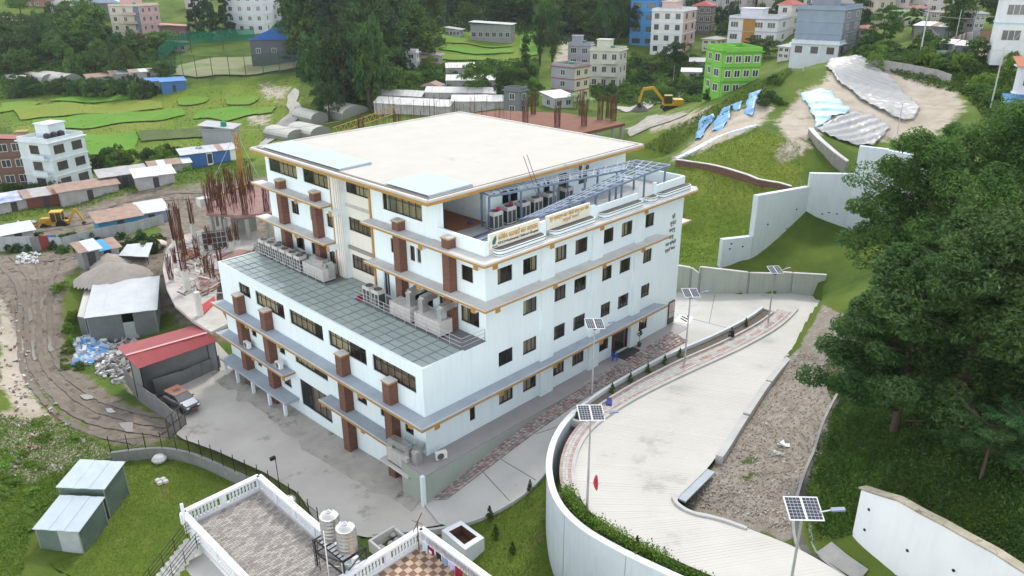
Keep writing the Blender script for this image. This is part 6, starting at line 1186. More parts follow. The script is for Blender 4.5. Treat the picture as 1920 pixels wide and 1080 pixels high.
# ------------------------------------------------------------------ tarpaulins and plastic on the cut slope
def cloth(name, label, poly, mat, off=.25, fold=.15, freq=2.2, ang=.6, cat='tarpaulin', group=None):
    pts = np.array([G(*p) for p in poly]); ca, sa = math.cos(ang), math.sin(ang)
    zf = lambda x, y: H(x, y)+BUMP(x, y)+off+fold*(np.sin((x*ca+y*sa)*freq)+.6*np.sin((x*ca+y*sa)*freq*2.3+1+.6*np.sin((x*sa-y*ca)*.7))+.35*np.sin((x*sa-y*ca)*.5))
    o = sheet(name, pts, zf, mat, .34, .1, None); tag(o, label, cat, group); m = o.modifiers.new('thickness', 'SOLIDIFY'); m.thickness = .02; return o
tarp_b = M('blue_tarp', (.10, .27, .52), (.17, .36, .58), .6, .4, spec=.5); tarp_lb = M('pale_blue_tarp', (.27, .50, .64), (.38, .57, .66), .5, .4, spec=.5)
cloth('blue_tarpaulin', 'blue tarpaulin on the cut bank, lowest of the hanging sheets', [(1318, 218), (1341, 218), (1326, 240), (1313, 263), (1300, 260), (1308, 238)], tarp_b)
cloth('blue_tarpaulin', 'blue tarpaulin with a deep fold, second from the bottom of the bank', [(1358, 202), (1370, 200), (1366, 220), (1354, 242), (1332, 248), (1340, 226)], tarp_b)
cloth('blue_tarpaulin', 'small crumpled blue tarpaulin at the top edge between two longer ones', [(1370, 196), (1394, 186), (1388, 204), (1374, 206)], tarp_b)
cloth('blue_tarpaulin', 'pale topped blue tarpaulin highest on the cut bank', [(1404, 176), (1428, 168), (1420, 182), (1412, 215), (1396, 210), (1400, 190)], tarp_b)
cloth('light_blue_tarpaulin', 'large pale blue tarpaulin spread over the soil heap', [(1500, 182), (1540, 167), (1560, 178), (1592, 208), (1588, 216), (1560, 226), (1530, 243), (1524, 220), (1516, 200)], tarp_lb, .3)
plast = glass_mat('clear_plastic', (.7, .7, .7), .10, .35, .6, (.42, .43, .43))
cloth('plastic_sheet', 'long clear plastic sheet over the upper soil heap', [(1547, 134), (1570, 118), (1592, 116), (1640, 132), (1690, 165), (1724, 205), (1716, 226), (1694, 231), (1660, 214), (1622, 190), (1570, 156)], plast, .4, .10, 4.2, .25, 'plastic sheet'); cloth('plastic_sheet', 'wrinkled clear plastic sheet below the pale blue tarpaulin', [(1528, 243), (1596, 216), (1640, 222), (1668, 243), (1640, 276), (1600, 276), (1560, 262)], plast, .35, .10, 4.6, 1.2, 'plastic sheet')
tl = [G(*p) for p in ((1268, 302), (1300, 288), (1340, 264), (1380, 250), (1418, 240))]; tl = smooth_line([p+np.array([0, 0, .35]) for p in tl], 40); o = strip('edge_tarp', tl, .9, tl[:, 2]-.4, tl[:, 2]+.12+rng.normal(0, .03, 40), M('white_blue_edge_tarp', (.62, .68, .74), (.52, .62, .72), .7, .5)); tag(o, 'narrow white-blue tarpaulin strip along the top of the grass slope', 'tarpaulin')
# ------------------------------------------------------------------ unfinished structures
formw = M('pink_formwork', (.30, .19, .175), (.22, .115, .10), .8, .8, spots=((.55, .50, .46), .8, .6)); rustplate = M('rusty_deck', (.20, .085, .05), (.15, .06, .035), .7, .85)
def slab_poly(t, px, z, th, mat, name='slab'):
    o = np.array(t.location); q = [P(*p, z)-o for p in px]; MB().prism([p[:2] for p in q], z-th-o[2], z-o[2]).build(name, mat, t); return q
def cage(t, x, y, z0, hh, w=.45, n=8, spread=.12, name='rebar_cage'):
    b = MB()
    for k in range(n):
        a = 2*PI*k/n; p = (x+w/2*math.cos(a), y+w/2*math.sin(a)); b.tube((*p, z0), (p[0]+random.gauss(0, spread), p[1]+random.gauss(0, spread), z0+hh*random.uniform(.75, 1)), .034, 3, cap=False)
    for k in range(int(hh*.6/.3)):
        z = z0+.3*k
        for j in range(6):
            a, c = 2*PI*j/6, 2*PI*(j+1)/6; b.tube((x+w/2*math.cos(a), y+w/2*math.sin(a), z), (x+w/2*math.cos(c), y+w/2*math.sin(c), z), .02, 3, cap=False)
    b.build(name, rust, t)
U = thing('unfinished_structure', 'unfinished concrete structure with curved slab and rusty bars joined to the hospital', 'building site', (0, 0, -.2))
slab_poly(U, [(428, 606), (396, 622), (360, 600), (328, 572), (312, 540), (305, 505), (310, 470), (330, 445), (380, 430), (440, 425), (490, 440), (470, 470), (415, 490), (408, 520), (405, 560)], -.2, .3, M('site_concrete', (.48, .46, .43), (.36, .33, .30), .5, .9, spots=((.26, .12, .10), .55, .60)))
for poly, m_ in (([(372, 520), (412, 505), (408, 540), (380, 556)], formw), ([(400, 480), (450, 468), (470, 470), (420, 492)], formw), ([(340, 470), (372, 462), (376, 480), (346, 490)], rustplate), ([(374, 575), (402, 556), (405, 566), (382, 590)], M('red_formwork', (.36, .04, .04), rough=.7))):
    q = [P(*p, -.12)-np.array([0, 0, -.2]) for p in poly]; MB().prism([p[:2] for p in q], .06, .14).build('formwork_panel', m_, U)
for k in range(150):
    p = P(random.uniform(335, 425), random.uniform(450, 560), -.05); a = random.choice([.4, 2.0, .5, 1.2])+random.gauss(0, .2); L = random.uniform(.8, 2.4); MB().beam((p[0], p[1], .2+random.uniform(0, .15)), (p[0]+L*math.cos(a), p[1]+L*math.sin(a), .25+random.uniform(0, .25)), random.uniform(.06, .14), .05).build('timber', random.choice([M('timber', (.33, .27, .20), (.25, .2, .15), 4, .9), formw, slabpale, rust, concrete, rust]), U)
for px, py, hh, ch, w in ((352, 548, 2.6, 5.5, .6), (376, 592, 2.6, 0, .5), (366, 452, 2.4, 3.6, .5), (400, 530, .6, 3.0, .5), (336, 462, 1.0, 5.2, 1.2), (436, 472, 1.4, 2.0, .4), (395, 470, .8, 2.6, .4), (330, 500, .5, 2.2, .35), (322, 528, .3, 3.2, .5), (348, 486, .4, 3.6, .6), (414, 502, .4, 2.8, .5), (388, 515, .3, 2.4, .5), (372, 486, .3, 3.0, .5), (446, 458, .6, 2.6, .5)):
    p = P(px, py, -.2); MB().cbox((p[0], p[1], hh/2), (w, w, hh)).build('concrete_column', concrete_pale, U)
    if ch: cage(U, p[0], p[1], hh-.1, ch, w*1.0, 14 if w < .8 else 40, .15)
U2 = thing('upper_deck', 'rusty raised deck bristling with reinforcement bars left of the hospital', 'building site', P(440, 440, -.3))
o2 = np.array(U2.location); dz = 3.2; q = slab_poly(U2, [(386, 400), (395, 372), (470, 352), (512, 350), (512, 398), (450, 404)], dz, .35, formw, 'deck')
for px, py in ((395, 398), (420, 402), (460, 402), (500, 396), (400, 375), (470, 356), (440, 380), (412, 385), (455, 366), (430, 362)):
    p = P(px, py, dz)-o2; MB().cbox((p[0], p[1], (dz-o2[2])/2-.4), (.4, .4, dz-o2[2]-.3)).build('concrete_column', concrete, U2); cage(U2, p[0], p[1], dz-o2[2], 4.2, .7, 16, .2)
for k in range(90): p = P(random.uniform(388, 478), random.uniform(352, 400), dz)-o2; MB().tube((p[0], p[1], p[2]-.1), (p[0]+random.gauss(0, .15), p[1]+random.gauss(0, .15), p[2]+random.uniform(1.2, 3.6)), .034, 3).build('steel_bar', rust, U2)
a, b_ = P(436, 436, -.3)-o2, P(482, 430, -.3)-o2; MB().beam(a+np.array([0, 0, 1.3]), b_+np.array([0, 0, 1.3]), .25, 3.0).build('concrete_wall', concrete, U2); a, b_ = P(384, 472, -.3)-o2, P(428, 466, -.3)-o2; MB().beam(a+np.array([0, 0, 1.2]), b_+np.array([0, 0, 1.2]), .2, 2.6).build('steel_formwork', M('brown_formwork', (.10, .055, .045), (.08, .05, .04), 2, .8), U2); b = MB()
for f in np.linspace(0, 1, 6): p = a+(b_-a)*f; b.beam(p+np.array([-.1, -.12, 0]), p+np.array([-.1, -.12, 2.5]), .06, .06)
for z in (.3, 1.0, 1.7, 2.4): b.beam(a+np.array([-.1, -.14, z]), b_+np.array([-.1, -.14, z]), .06, .06)
b.build('formwork_frame', slabgrey, U2)
B2 = thing('rear_unfinished_building', 'unfinished building behind the roof with rusty deck and tall reinforcement cages', 'building site', P(1060, 232, 8.0)); o2 = np.array(B2.location)
slab_poly(B2, [(870, 214), (935, 207), (1060, 212), (1160, 228), (1172, 231), (1080, 252), (985, 240)], 8.0, .45, rustplate, 'deck'); q = [P(*p, 3.0)-o2 for p in ((1165, 250), (1215, 243), (1275, 268), (1255, 282), (1185, 268))]; MB().prism([p[:2] for p in q], 2.6-o2[2], 3.0-o2[2]).build('lower_slab', slabpale, B2)
for px, py in ((985, 236), (1045, 238), (1095, 236), (1125, 224), (1140, 222), (1150, 226), (1000, 214), (1090, 216)): p = P(px, py, 8.0)-o2; cage(B2, p[0], p[1], -.05, 4.6, .9, 18, .12)
for px, py in ((1090, 250), (1120, 243), (1150, 236), (1166, 232)): p = P(px, py, 8.0)-o2; MB().cbox((p[0], p[1], -4), (.45, .45, 7)).build('concrete_column', concrete, B2)
for px, py in ((1190, 266), (1225, 262), (1256, 279), (1272, 268), (1215, 246)): p = P(px, py, 3.0)-o2; MB().cbox((p[0], p[1], p[2]-2.6), (.4, .4, 4.3)).build('concrete_column', concrete_pale, B2); cage(B2, p[0], p[1], p[2], 2.2, .4, 7, .15)
for k in range(90): p = PD(random.uniform(690, 960), 214+random.uniform(-8, 6), 108)-o2; MB().tube((p[0], p[1], p[2]-3), (p[0]+random.gauss(0, .1), p[1]+random.gauss(0, .1), p[2]+random.uniform(.5, 2.4)), .025, 3).build('steel_bar', rust, B2)
for px, py in ((677, 240), (744, 232)): p = PD(px, py, 100)-o2; cage(B2, p[0], p[1], p[2]-3, 5.0, .7, 16, .08)
p, q = PD(625, 252, 106), PD(742, 212, 106); b = MB(); b.beam(p, q, .1, .1); b.beam(p+np.array([0, 0, .9]), q+np.array([0, 0, .9]), .1, .1)
for k in range(24): w0, w1 = p+(q-p)*k/24, p+(q-p)*(k+1)/24; b.beam(w0+np.array([0, 0, .9*(k % 2)]), w1+np.array([0, 0, .9*((k+1) % 2)]), .06, .06)
tag(b.build('lattice_boom', M('lattice_yellow', (.40, .25, .06), (.32, .2, .06), 2, .6)), 'yellow lattice boom lying behind the far edge of the white roof', 'crane boom')
CR = thing('tower_crane', 'yellow lattice crane mast with short jib above the building site', 'crane', PD(456, 345, 112)); b = MB(); hc = 11.0
for x, y in ((-.4, -.4), (.4, -.4), (.4, .4), (-.4, .4)): b.beam((x, y, -6), (x*.6, y*.6, hc-3.5), .1, .1)
for k in range(14):
    z = -6+k*.95; s = .4*(1-.03*k)
    b.beam((-s, -s, z), (s, -s, z+.95), .05, .05); b.beam((s, -s, z), (s, s, z+.95), .05, .05); b.beam((s, s, z), (-s, s, z+.95), .05, .05); b.beam((-s, s, z), (-s, -s, z+.95), .05, .05)
ym = M('crane_yellow', (.40, .22, .04), (.34, .19, .04), 2, .6); b.build('mast', ym, CR); e = PD(382, 378, 112)-np.array(CR.location); s = PD(466, 345, 112)-np.array(CR.location); MB().beam(s, e, .5, .25).build('jib', ym, CR); MB().cbox(e, (1.6, 1.4, 1.2)).build('counterweight', concrete_pale, CR)
MB().tube((0, 0, hc-3.5), e+np.array([0, 0, .3]), .03, 4).tube((0, 0, hc-3.5), s+np.array([1.5, -1.2, 0]), .03, 4).build('stay_cable', galv, CR)
# ------------------------------------------------------------------ machines

bg = G(108, 428); BH = thing('backhoe_digger', 'yellow backhoe digger working on the bare dirt clearing', 'digger', bg, math.atan2(RT[1], RT[0])+R(12)+PI)
MB().box(-1.9, 2.0, -.55, .55, .7, 1.2).box(.5, 2.0, -.5, .5, 1.2, 1.75).build('body', yel, BH); MB().box(-1.05, .45, -.62, .62, 1.2, 2.6).build('cab_glass', glass_mat('cab_glass', (.1, .12, .12), .25, .05, .7, (.03, .035, .035)), BH); MB().box(-1.2, .55, -.72, .72, 2.6, 2.76).build('cab_roof', M('cab_roof_yellow', (.55, .33, .03), rough=.5), BH)
for x, y in ((-1.08, -.63), (-1.08, .63), (.45, -.63), (.45, .63), (-.3, -.64), (-.3, .64)): MB().beam((x, y, 1.15), (x, y, 2.62), .09, .09).build('cab_post', yel, BH)
for x, r in ((-.95, .75), (1.55, .5)):
    for s in (-1, 1): wheel(BH, x, s*.85, r, .42)
for s in (-1, 1): MB().beam((.7, s*.6, 1.5), (2.6, s*.6, .9), .14, .22).beam((2.6, s*.6, .9), (3.1, s*.6, .5), .14, .2).build('loader_arm', yel, BH)
MB().ext([(3.0, .1), (3.8, .1), (3.5, .55), (3.15, .85), (3.0, .6)], -1.0, 1.0).build('loader_bucket', black_metal, BH); MB().beam((-1.9, 0, 1.0), (-3.0, 0, 2.9), .25, .34).build('boom', yel, BH); MB().beam((-3.0, 0, 2.9), (-3.9, 0, .9), .2, .26).build('dipper', yel, BH); MB().ext([(-4.2, .15), (-3.6, .25), (-3.7, .85), (-4.0, .8)], -.35, .35).build('bucket', black_metal, BH)
eg = G(1258, 206); EX = thing('excavator', 'yellow tracked excavator with raised arm on the rough grass behind', 'excavator', eg, math.atan2(RT[1], RT[0])+PI)
for s in (-1, 1): MB().ext([(-1.9, .2), (-1.5, 0), (1.5, 0), (1.9, .2), (1.9, .65), (1.5, .85), (-1.5, .85), (-1.9, .65)], s*1.0-.3, s*1.0+.3).build('track', black_metal, EX)
MB().box(-2.1, 1.6, -1.2, 1.2, .95, 1.35).box(-2.1, -.2, -1.2, 1.2, 1.35, 2.1).build('upper_body', yel, EX); MB().box(.1, 1.5, .1, 1.2, 1.35, 2.8).build('cab_glass', MATS['cab_glass'], EX); MB().box(.05, 1.55, .05, 1.25, 2.8, 2.92).build('cab_roof', yel, EX); MB().beam((1.2, -.3, 1.4), (3.6, -.3, 4.2), .4, .55).beam((3.6, -.3, 4.2), (5.6, -.3, 3.9), .38, .5).build('boom', yel, EX); MB().beam((5.6, -.3, 3.9), (6.2, -.3, 1.4), .3, .4).build('arm', yel, EX); MB().ext([(5.7, .4), (6.5, .5), (6.4, 1.3), (6.0, 1.4)], -.8, .2).build('bucket', black_metal, EX)
# wheel ruts pressed into the mud road
for k, ln in enumerate([[(20, 480), (60, 520), (48, 600), (52, 680), (90, 740), (180, 800), (300, 815)], [(60, 478), (84, 530), (72, 600), (76, 670), (110, 722), (200, 780), (318, 800)], [(110, 476), (96, 520), (88, 600), (96, 668), (130, 716), (220, 768), (320, 788)], [(0, 500), (40, 545), (34, 620), (40, 690), (76, 750), (160, 812), (260, 830)], [(150, 474), (90, 490), (20, 486)], [(380, 372), (300, 372), (220, 398), (150, 428), (40, 446)], [(390, 362), (300, 362), (210, 388), (130, 420)]]):
    L_ = smooth_line([G(*p) for p in ln], 70); L_[:, :2] += np.cumsum(rng.normal(0, .05, (70, 2)), 0)*.5; n_ = rng.uniform(.16, .34, 70); t_ = np.gradient(L_[:, :2], axis=0); t_ /= np.linalg.norm(t_, axis=1)[:, None]; nv_ = np.c_[-t_[:, 1], t_[:, 0]]*n_[:, None]
    A_, B_ = L_[:, :2]+nv_, L_[:, :2]-nv_; zz = lambda q: (H(q[:, 0], q[:, 1])+BUMP(q[:, 0], q[:, 1])+.07)[:, None]; flat_strip('wheel_rut', np.c_[A_, zz(A_)], np.c_[B_, zz(B_)], M('rut_mud', (.115, .095, .075), (.17, .145, .115), 1.2, .7), None, 'structure')
# heaps
def heap(name, label, px, py, wpx, dpx, hh, mat, cat, n=26, group=None):
    g = G(px, py); m = ((g-CAM)@FW)/FOC; rx, ry = wpx*m/2, dpx*m; t = n; xs = np.linspace(-1, 1, n); X, Y = np.meshgrid(xs, xs, indexing='ij'); r = np.hypot(X, Y); Z = np.clip(1-r, 0, 1)**.8*hh; Z += np.where(r < .95, rng.normal(0, .05, Z.shape)*hh*.5, 0)
    V = np.c_[(X*rx).ravel(), (Y*ry).ravel(), Z.ravel()-.15]; i, j = np.meshgrid(np.arange(n-1), np.arange(n-1), indexing='ij'); a = (i*n+j).ravel(); k = (r.ravel()[a] < 1.0)
    me = np_mesh(name, V, np.c_[a, a+n, a+n+1, a+1][k], mat, True); az = math.atan2(g[1]-CAM[1], g[0]-CAM[0]); return tag(new_obj(name, me, None, g, az-PI/2), label, cat, group)
sand = M('sand_grey', (.31, .28, .255), (.26, .235, .21), 1.5, .95, bump=.5); heap('sand_heap', 'large smooth grey sand heap behind the tin workshop', 210, 520, 140, 62, 2.2, sand, 'sand heap'); heap('gravel_heap', 'paler gravel heap with tracks beside the batching plant', 205, 492, 80, 40, 1.4, M('gravel_pale', (.36, .33, .29), (.30, .27, .24), 1.5, .95, bump=.8), 'gravel heap'); heap('dark_soil_heap', 'dark soil heap in front of the excavator', 1200, 210, 40, 14, 2.0, M('dark_soil', (.09, .085, .08), (.13, .12, .10), 1, .95), 'soil heap'); heap('rubble_heap', 'pale rubble heap with scrap in front of the digger', 45, 440, 60, 22, 1.0, M('rubble_mix', (.35, .33, .32), (.16, .14, .13), 1.2, .95, bump=1.0), 'rubble heap')
def litter(name, label, poly_px, n, cols, size, cat='litter', z=None):
    V = []; F = []; MI = []; xs, ys = [p[0] for p in poly_px], [p[1] for p in poly_px]; c = 0; mats = [M('litter_%d_%d' % (int(q[0]*99), int(q[2]*99)), q, rough=.8) for q in cols]
    while c < n:
        x, y = random.uniform(min(xs), max(xs)), random.uniform(min(ys), max(ys))
        if not inpoly(np.array([x]), np.array([y]), poly_px)[0]: continue
        g = G(x, y) if z is None else P(x, y, z); g = g+np.array([0, 0, BUMP(g[0], g[1])[0]+random.uniform(.02, size*.6)]); b = len(V); s = size*random.uniform(.4, 1.3); u = rng.normal(0, 1, 3); u[2] *= .4; u /= np.linalg.norm(u); v = rng.normal(0, 1, 3); v -= u*(v@u); v /= np.linalg.norm(v); w = np.cross(u, v)
        V += [g+u*s*.5*a+v*s*.35*bb+w*s*.2*cc for cc in (-1, 1) for a, bb in ((-1, -1), (1, -1), (1, 1), (-1, 1))]; F += [(b, b+3, b+2, b+1), (b+4, b+5, b+6, b+7), (b, b+1, b+5, b+4), (b+1, b+2, b+6, b+5), (b+2, b+3, b+7, b+6), (b+3, b, b+4, b+7)]; MI += [random.randrange(len(cols))]*6; c += 1
    o = new_obj(name, np_mesh(name, np.array(V), np.array(F), mats, mi=MI)); return tag(o, label, cat, None, 'stuff')
wh_ = (.55, .56, .57)
litter('bag_pile', 'heap of blue and white sacks behind the red roofed shed', [(140, 640), (190, 628), (200, 650), (190, 672), (140, 690)], 160, [(.12, .30, .58), wh_, (.40, .52, .66)], .8); litter('scattered_rubbish', 'scattered white sacks and rubble beside the red roofed shed', [(180, 640), (260, 630), (245, 690), (225, 720), (180, 700)], 300, [wh_, (.30, .29, .28), (.36, .36, .37), (.2, .18, .17)], .5)
litter('scattered_rubbish', 'stones and rubbish along the left mud road', [(0, 560), (40, 560), (60, 700), (170, 820), (120, 880), (0, 900)], 230, [(.42, .40, .36), wh_, (.30, .26, .22), (.26, .14, .11)], .28); litter('scattered_rubbish', 'pale stones beside the track below the coloured fence', [(34, 482), (75, 476), (70, 492), (30, 496)], 60, [wh_], .5); litter('scattered_rubbish', 'scrap and rubble around the digger', [(0, 430), (70, 420), (60, 450), (0, 460)], 120, [wh_, (.1, .09, .09), (.3, .1, .08), (.3, .3, .3)], .8); litter('verge_stones', 'loose stones on the stony verge beside the ramp', [(1500, 660), (1450, 720), (1350, 880), (1290, 945), (1400, 978), (1480, 1000), (1500, 900), (1560, 760), (1600, 690)], 2600, [(.36, .33, .29), (.30, .27, .23), (.44, .42, .38), (.31, .25, .21)], .11)
for (px, py, lab) in ((1470, 836, 'crumpled white plastic bag on the stony verge, farther one'), (1466, 856, 'torn white plastic bag on the stony verge, nearer one')):
    g = G(px, py); b = MB(); b.add([(random.uniform(-.4, .4), random.uniform(-.7, .7), .05+random.uniform(0, .25)) for _ in range(12)], [(0, 1, 2), (2, 3, 4), (4, 5, 6), (6, 7, 8), (8, 9, 10), (10, 11, 0), (1, 4, 8)]); tag(b.build('plastic_bag', M('bag_white', (.7, .7, .7), rough=.5), None, g), lab, 'plastic bag')
# poles
def pole(label, px, py, top, r=.09, arms=0):
    g = G(px, py); t = thing('utility_pole', label, 'pole', g, 0, 'utility poles'); hh = ZV(g[0], g[1], top)-g[2]; MB().tube((0, 0, -1), (0, 0, hh), r*1.2, 7, 0, r*.8).build('pole_shaft', M('pole_grey', (.42, .43, .44), rough=.6), t)
    for k in range(arms): MB().beam((-.7, .3, hh-.3-.5*k), (.7, -.3, hh-.3-.5*k), .07, .07).build('cross_arm', galv, t)
    return t, g, hh
pole('tall pale pole beside the tin hut on the upper bank', 1722, 118, 16, .12, 1); pole('tall grey pole standing above the big trees at the right', 1855, 212, 90, .09, 1); pole('thin pole standing on the plastic covered heap', 1682, 252, 195, .05); pole('thin pole in front of the lime green house', 1390, 158, 98, .09); pole('leaning thin pole between grass ridge and bare soil', 1505, 140, 104, .06); pole('thin pale pole beside the track behind the roof', 555, 240, 206, .07); pole('thin post beside the small huts at the upper right', 1788, 90, 18, .06); pole('thin pole beside the round greenhouse frames', 1262, 160, 122, .06)

def cable(label, a, b_, sag=.8):
    pts = [np.array(a)*(1-f)+np.array(b_)*f-np.array([0, 0, sag*4*f*(1-f)]) for f in np.linspace(0, 1, 13)]; tag(MB().path(pts, .03, 4).build('overhead_cable', M('cable_grey', (.30, .30, .31), rough=.6)), label, 'cable')
cable('thin overhead cable crossing behind the left end of the white roof', PD(400, 240, 128), PD(640, 226, 128)); cable('overhead cable from the pale pole towards the corner office', PD(1722, 20, 150), PD(1868, 30, 122)); cable('overhead cable running from the tin hut pole down to the stalls', PD(1722, 24, 150), PD(1800, 92, 132)); cable('overhead cable beside the tall grey pole at the right', PD(1855, 94, 92), PD(1915, 60, 95))
# ================================================================== EQUIPMENT ON THE HOSPITAL
unit_grey = M('unit_casing', (.52, .51, .48), (.46, .45, .42), 2, .55); coil = M('condenser_coil', (.06, .085, .09), (.045, .06, .065), 6, .5); fan_m = M('fan_dark', (.10, .095, .09), rough=.6)
def vrf(loc, rot, label, group, w=1.0, d=.78, hh=1.45):
    t = thing('condenser_unit', label, 'air conditioner', loc, rot, group); MB().box(-w/2, w/2, -d/2, d/2, .06, .14).build('bottom_panel', unit_grey, t); MB().box(-w/2, w/2, -d/2, d/2, hh*.80, hh).build('top_panel', unit_grey, t); b = MB()
    for x in (-w/2+.03, w/2-.03, 0):
        for y in (-d/2+.03, d/2-.03): b.cbox((x, y, hh*.47), (.06, .06, hh*.68))
    b.build('casing_frame', unit_grey, t); MB().box(-w/2+.05, w/2-.05, -d/2+.05, d/2-.05, .14, hh*.8).build('coil', coil, t); MB().lathe([(w*.32, 0), (w*.34, .05), (w*.30, .05), (w*.28, .015)], 16).build('fan_ring', fan_m, t, (0, 0, hh)); MB().box(-w/2, w/2, -d/2, d/2, 0, .06).build('base_rail', black_metal, t); return t
for k in range(6): vrf((-1.75, 28.9-1.28*k, 6.99), PI/2, 'tall grey condenser unit, %s in the long row on the left plant deck' % ('farthest', 'second', 'third', 'fourth', 'fifth', 'nearest')[k], 'row of condensers on the left deck')
for k in range(2): vrf((-1.6, 12.1-1.15*k, 6.99), PI/2, ('left', 'right')[k] == 'left' and 'tall condenser unit beside the blue door on the front plant deck' or 'tall condenser unit next to the ducted air handler on the front plant deck', 'pair of condensers on the front deck')
for k, (x, y) in enumerate(((5.0, 4.1), (6.7, 4.3), (8.3, 4.3), (9.9, 4.4), (11.8, 4.6), (14.1, 4.7))): vrf((x, y, 13.58), 0, 'tall condenser under the pergola, %s from the open porch' % ('first', 'second', 'third', 'fourth', 'fifth', 'sixth')[k], 'condensers on the roof terrace', 1.0, .8, 1.4)
def small_ac(loc, rot, label, group='small wall air conditioners'):
    t = thing('outdoor_unit', label, 'air conditioner', loc, rot, group); MB().box(-.42, .42, -.16, .16, .05, .62).build('casing', pipe_white, t); MB().lathe([(.24, 0), (.26, .012), (.08, .014), (.06, .02)], 16).build('fan_grille', fan_m, t, (-.08, -.163, .33)).rotation_euler = (PI/2, 0, 0)
    for x in (-.3, .3): MB().box(x-.03, x+.03, -.16, .16, 0, .05).build('foot', black_metal, t)
    return t
q = PX(466, 664, -6.75); small_ac((-6.72, q[1], .065), -PI/2, 'white outdoor unit on the middle ledge, the far one by the first brick column'); q = PX(521, 672, -6.75); small_ac((-6.72, q[1], .065), -PI/2, 'white outdoor unit on the middle ledge, beside the second brick column')
small_ac((-5.6, -1.0, .003), R(-20), 'white outdoor unit standing alone on the ground floor walkway corner')
for k, x in enumerate((16.9, 17.9)): q = PY((1086, 1099)[k], 314, 5.45); small_ac((q[0], 5.42, q[2]-.3), 0, ('white outdoor unit high on the terrace wall, the left one', 'white outdoor unit high on the terrace wall, the right one')[k])
for k, y in enumerate((28.3, 26.0, 24.0, 22.2)): vrf((-.55, y, 6.99), PI/2, 'small grey unit against the left deck wall, %s in the back row' % ('farthest', 'second farthest', 'second nearest', 'nearest')[k], 'back row of units on the left deck', .8, .5, .95)
duct = M('duct_aluminium', (.58, .58, .57), (.50, .50, .49), 2, .3, metal=.75); ahu_m = M('handler_panel', (.50, .49, .46), (.42, .41, .39), 1.5, .5, spots=((.14, .15, .15), 3.0, .60))
def duct_path(t, pts, w, hh):
    for i, (a, b) in enumerate(zip(pts[:-1], pts[1:])):
        a, b = np.array(a, float), np.array(b, float); d = (b-a)/np.linalg.norm(b-a); MB().beam(a-d*w*.2, b+d*w*.2, w, hh).build('duct', duct, t)
        MB().beam(b-d*.05, b-d*.0, w+.07, hh+.07).build('duct_flange', galv, t)
def ahu(loc, rot, L, label, ducts):
    t = thing('air_handler', label, 'air handler', loc, rot, 'silver air handlers with ducts'); MB().box(-L/2, L/2, -.6, .6, .15, 1.25).build('casing', ahu_m, t); b = MB()
    for x in np.linspace(-L/2, L/2, 5): b.box(x-.03, x+.03, -.62, .62, .13, 1.27)
    b.build('casing_frame', unit_grey, t); MB().box(-L/2, L/2, -.55, .55, 0, .13).build('base_rail', black_metal, t)
    for p in ducts: duct_path(t, p, .55, .5)
    return t
ahu((-1.45, 7.6, 6.99), PI/2, 2.5, 'silver air handler with curved duct on the front plant deck, next to the condensers', [[(-.7, 0, 1.2), (-.7, 0, 2.3), (-.7, -1.1, 2.4)]]); ahu((-1.45, 4.3, 6.99), PI/2, 2.9, 'silver air handler with two curved ducts at the corner of the front plant deck', [[(1.1, 0, 1.2), (1.1, 0, 2.2), (1.1, -1.1, 2.3)], [(-1.05, 0, 1.2), (-1.05, 0, 2.1), (-1.05, -1.2, 2.2)]])
ahu((-1.5, 19.9, 6.99), PI/2, 3.2, 'silver air handler at the end of the long condenser row', [[(-1.0, -.2, 1.2), (-1.6, -.2, 1.5), (-1.6, -.2, .5)], [(1.2, -.2, 1.35), (-.8, -.2, 1.5)]])
ahu((-7.05, 1.5, -.895), PI/2, 2.3, 'silver air handler with big twin ducts on the corner platform', [[(.9, .2, 1.3), (.9, .2, 1.75), (-.9, .1, 1.8), (-.9, .1, 1.1)], [(-1.05, .1, .6), (-1.75, .1, .7), (-1.75, .1, 1.9), (-1.5, -.5, 2.0)], [(-1.75, .1, .7), (-2.1, .1, -.4)]])
rb = MB().box(-.25, .25, -.15, .15, 0, .32).build('red_bucket', M('bucket_red', (.35, .01, .06), rough=.5), None, (-1.9, 13.1, 6.99)); tag(rb, 'dark red box beside the condensers on the front plant deck', 'box'); MB().box(-.2, .2, -.1, .1, .32, .36).build('lid', black_metal, rb)
# steel pergola on the terrace
PG = thing('steel_pergola', 'blue-grey steel pergola frame over the roof terrace', 'pergola', (0, 0, 13.58)); pgm = M('pergola_blue_grey', (.14, .20, .29), (.12, .17, .25), 1.5, .5); pgl = M('pergola_pale', (.40, .45, .52), (.34, .40, .47), 1.5, .5)
def lattice(a, b, c, d, n, m, z4):
    a, b, c, d = [np.array([*p, z-13.58]) for p, z in zip((a, b, c, d), z4)]      # a-b near edge, d-c far edge
    for p, q in ((a, d), (b, c)): MB().beam(p, q, .12, .16).build('beam', pgm, PG)
    for k in range(n+1): MB().beam(a+(d-a)*k/n+np.array([0, 0, .09]), b+(c-b)*k/n+np.array([0, 0, .09]), .07, .09).build('rafter', pgl if k % 2 else pgm, PG)
    for k in range(1, m): MB().beam(a+(b-a)*k/m+np.array([0, 0, .16]), d+(c-d)*k/m+np.array([0, 0, .16]), .05, .06).build('purlin', pgl, PG)
lattice((4.6, 5.35), (4.5, 4.2), (19, 1.6), (21.6, 3.1), 24, 4, (16.3, 16.2, 16.2, 16.2)); lattice((19, 1.6), (19.4, -.2), (22.4, -.1), (21.6, 3.1), 5, 4, (16.2, 16.15, 16.15, 16.2))
f_, g_ = PY(973, 414, 1.8), PY(1012, 408, .7); lattice((f_[0], 1.8), (g_[0], .7), (19.4, -.2), (19, 1.6), 22, 4, (f_[2], g_[2], 16.15, 16.2))
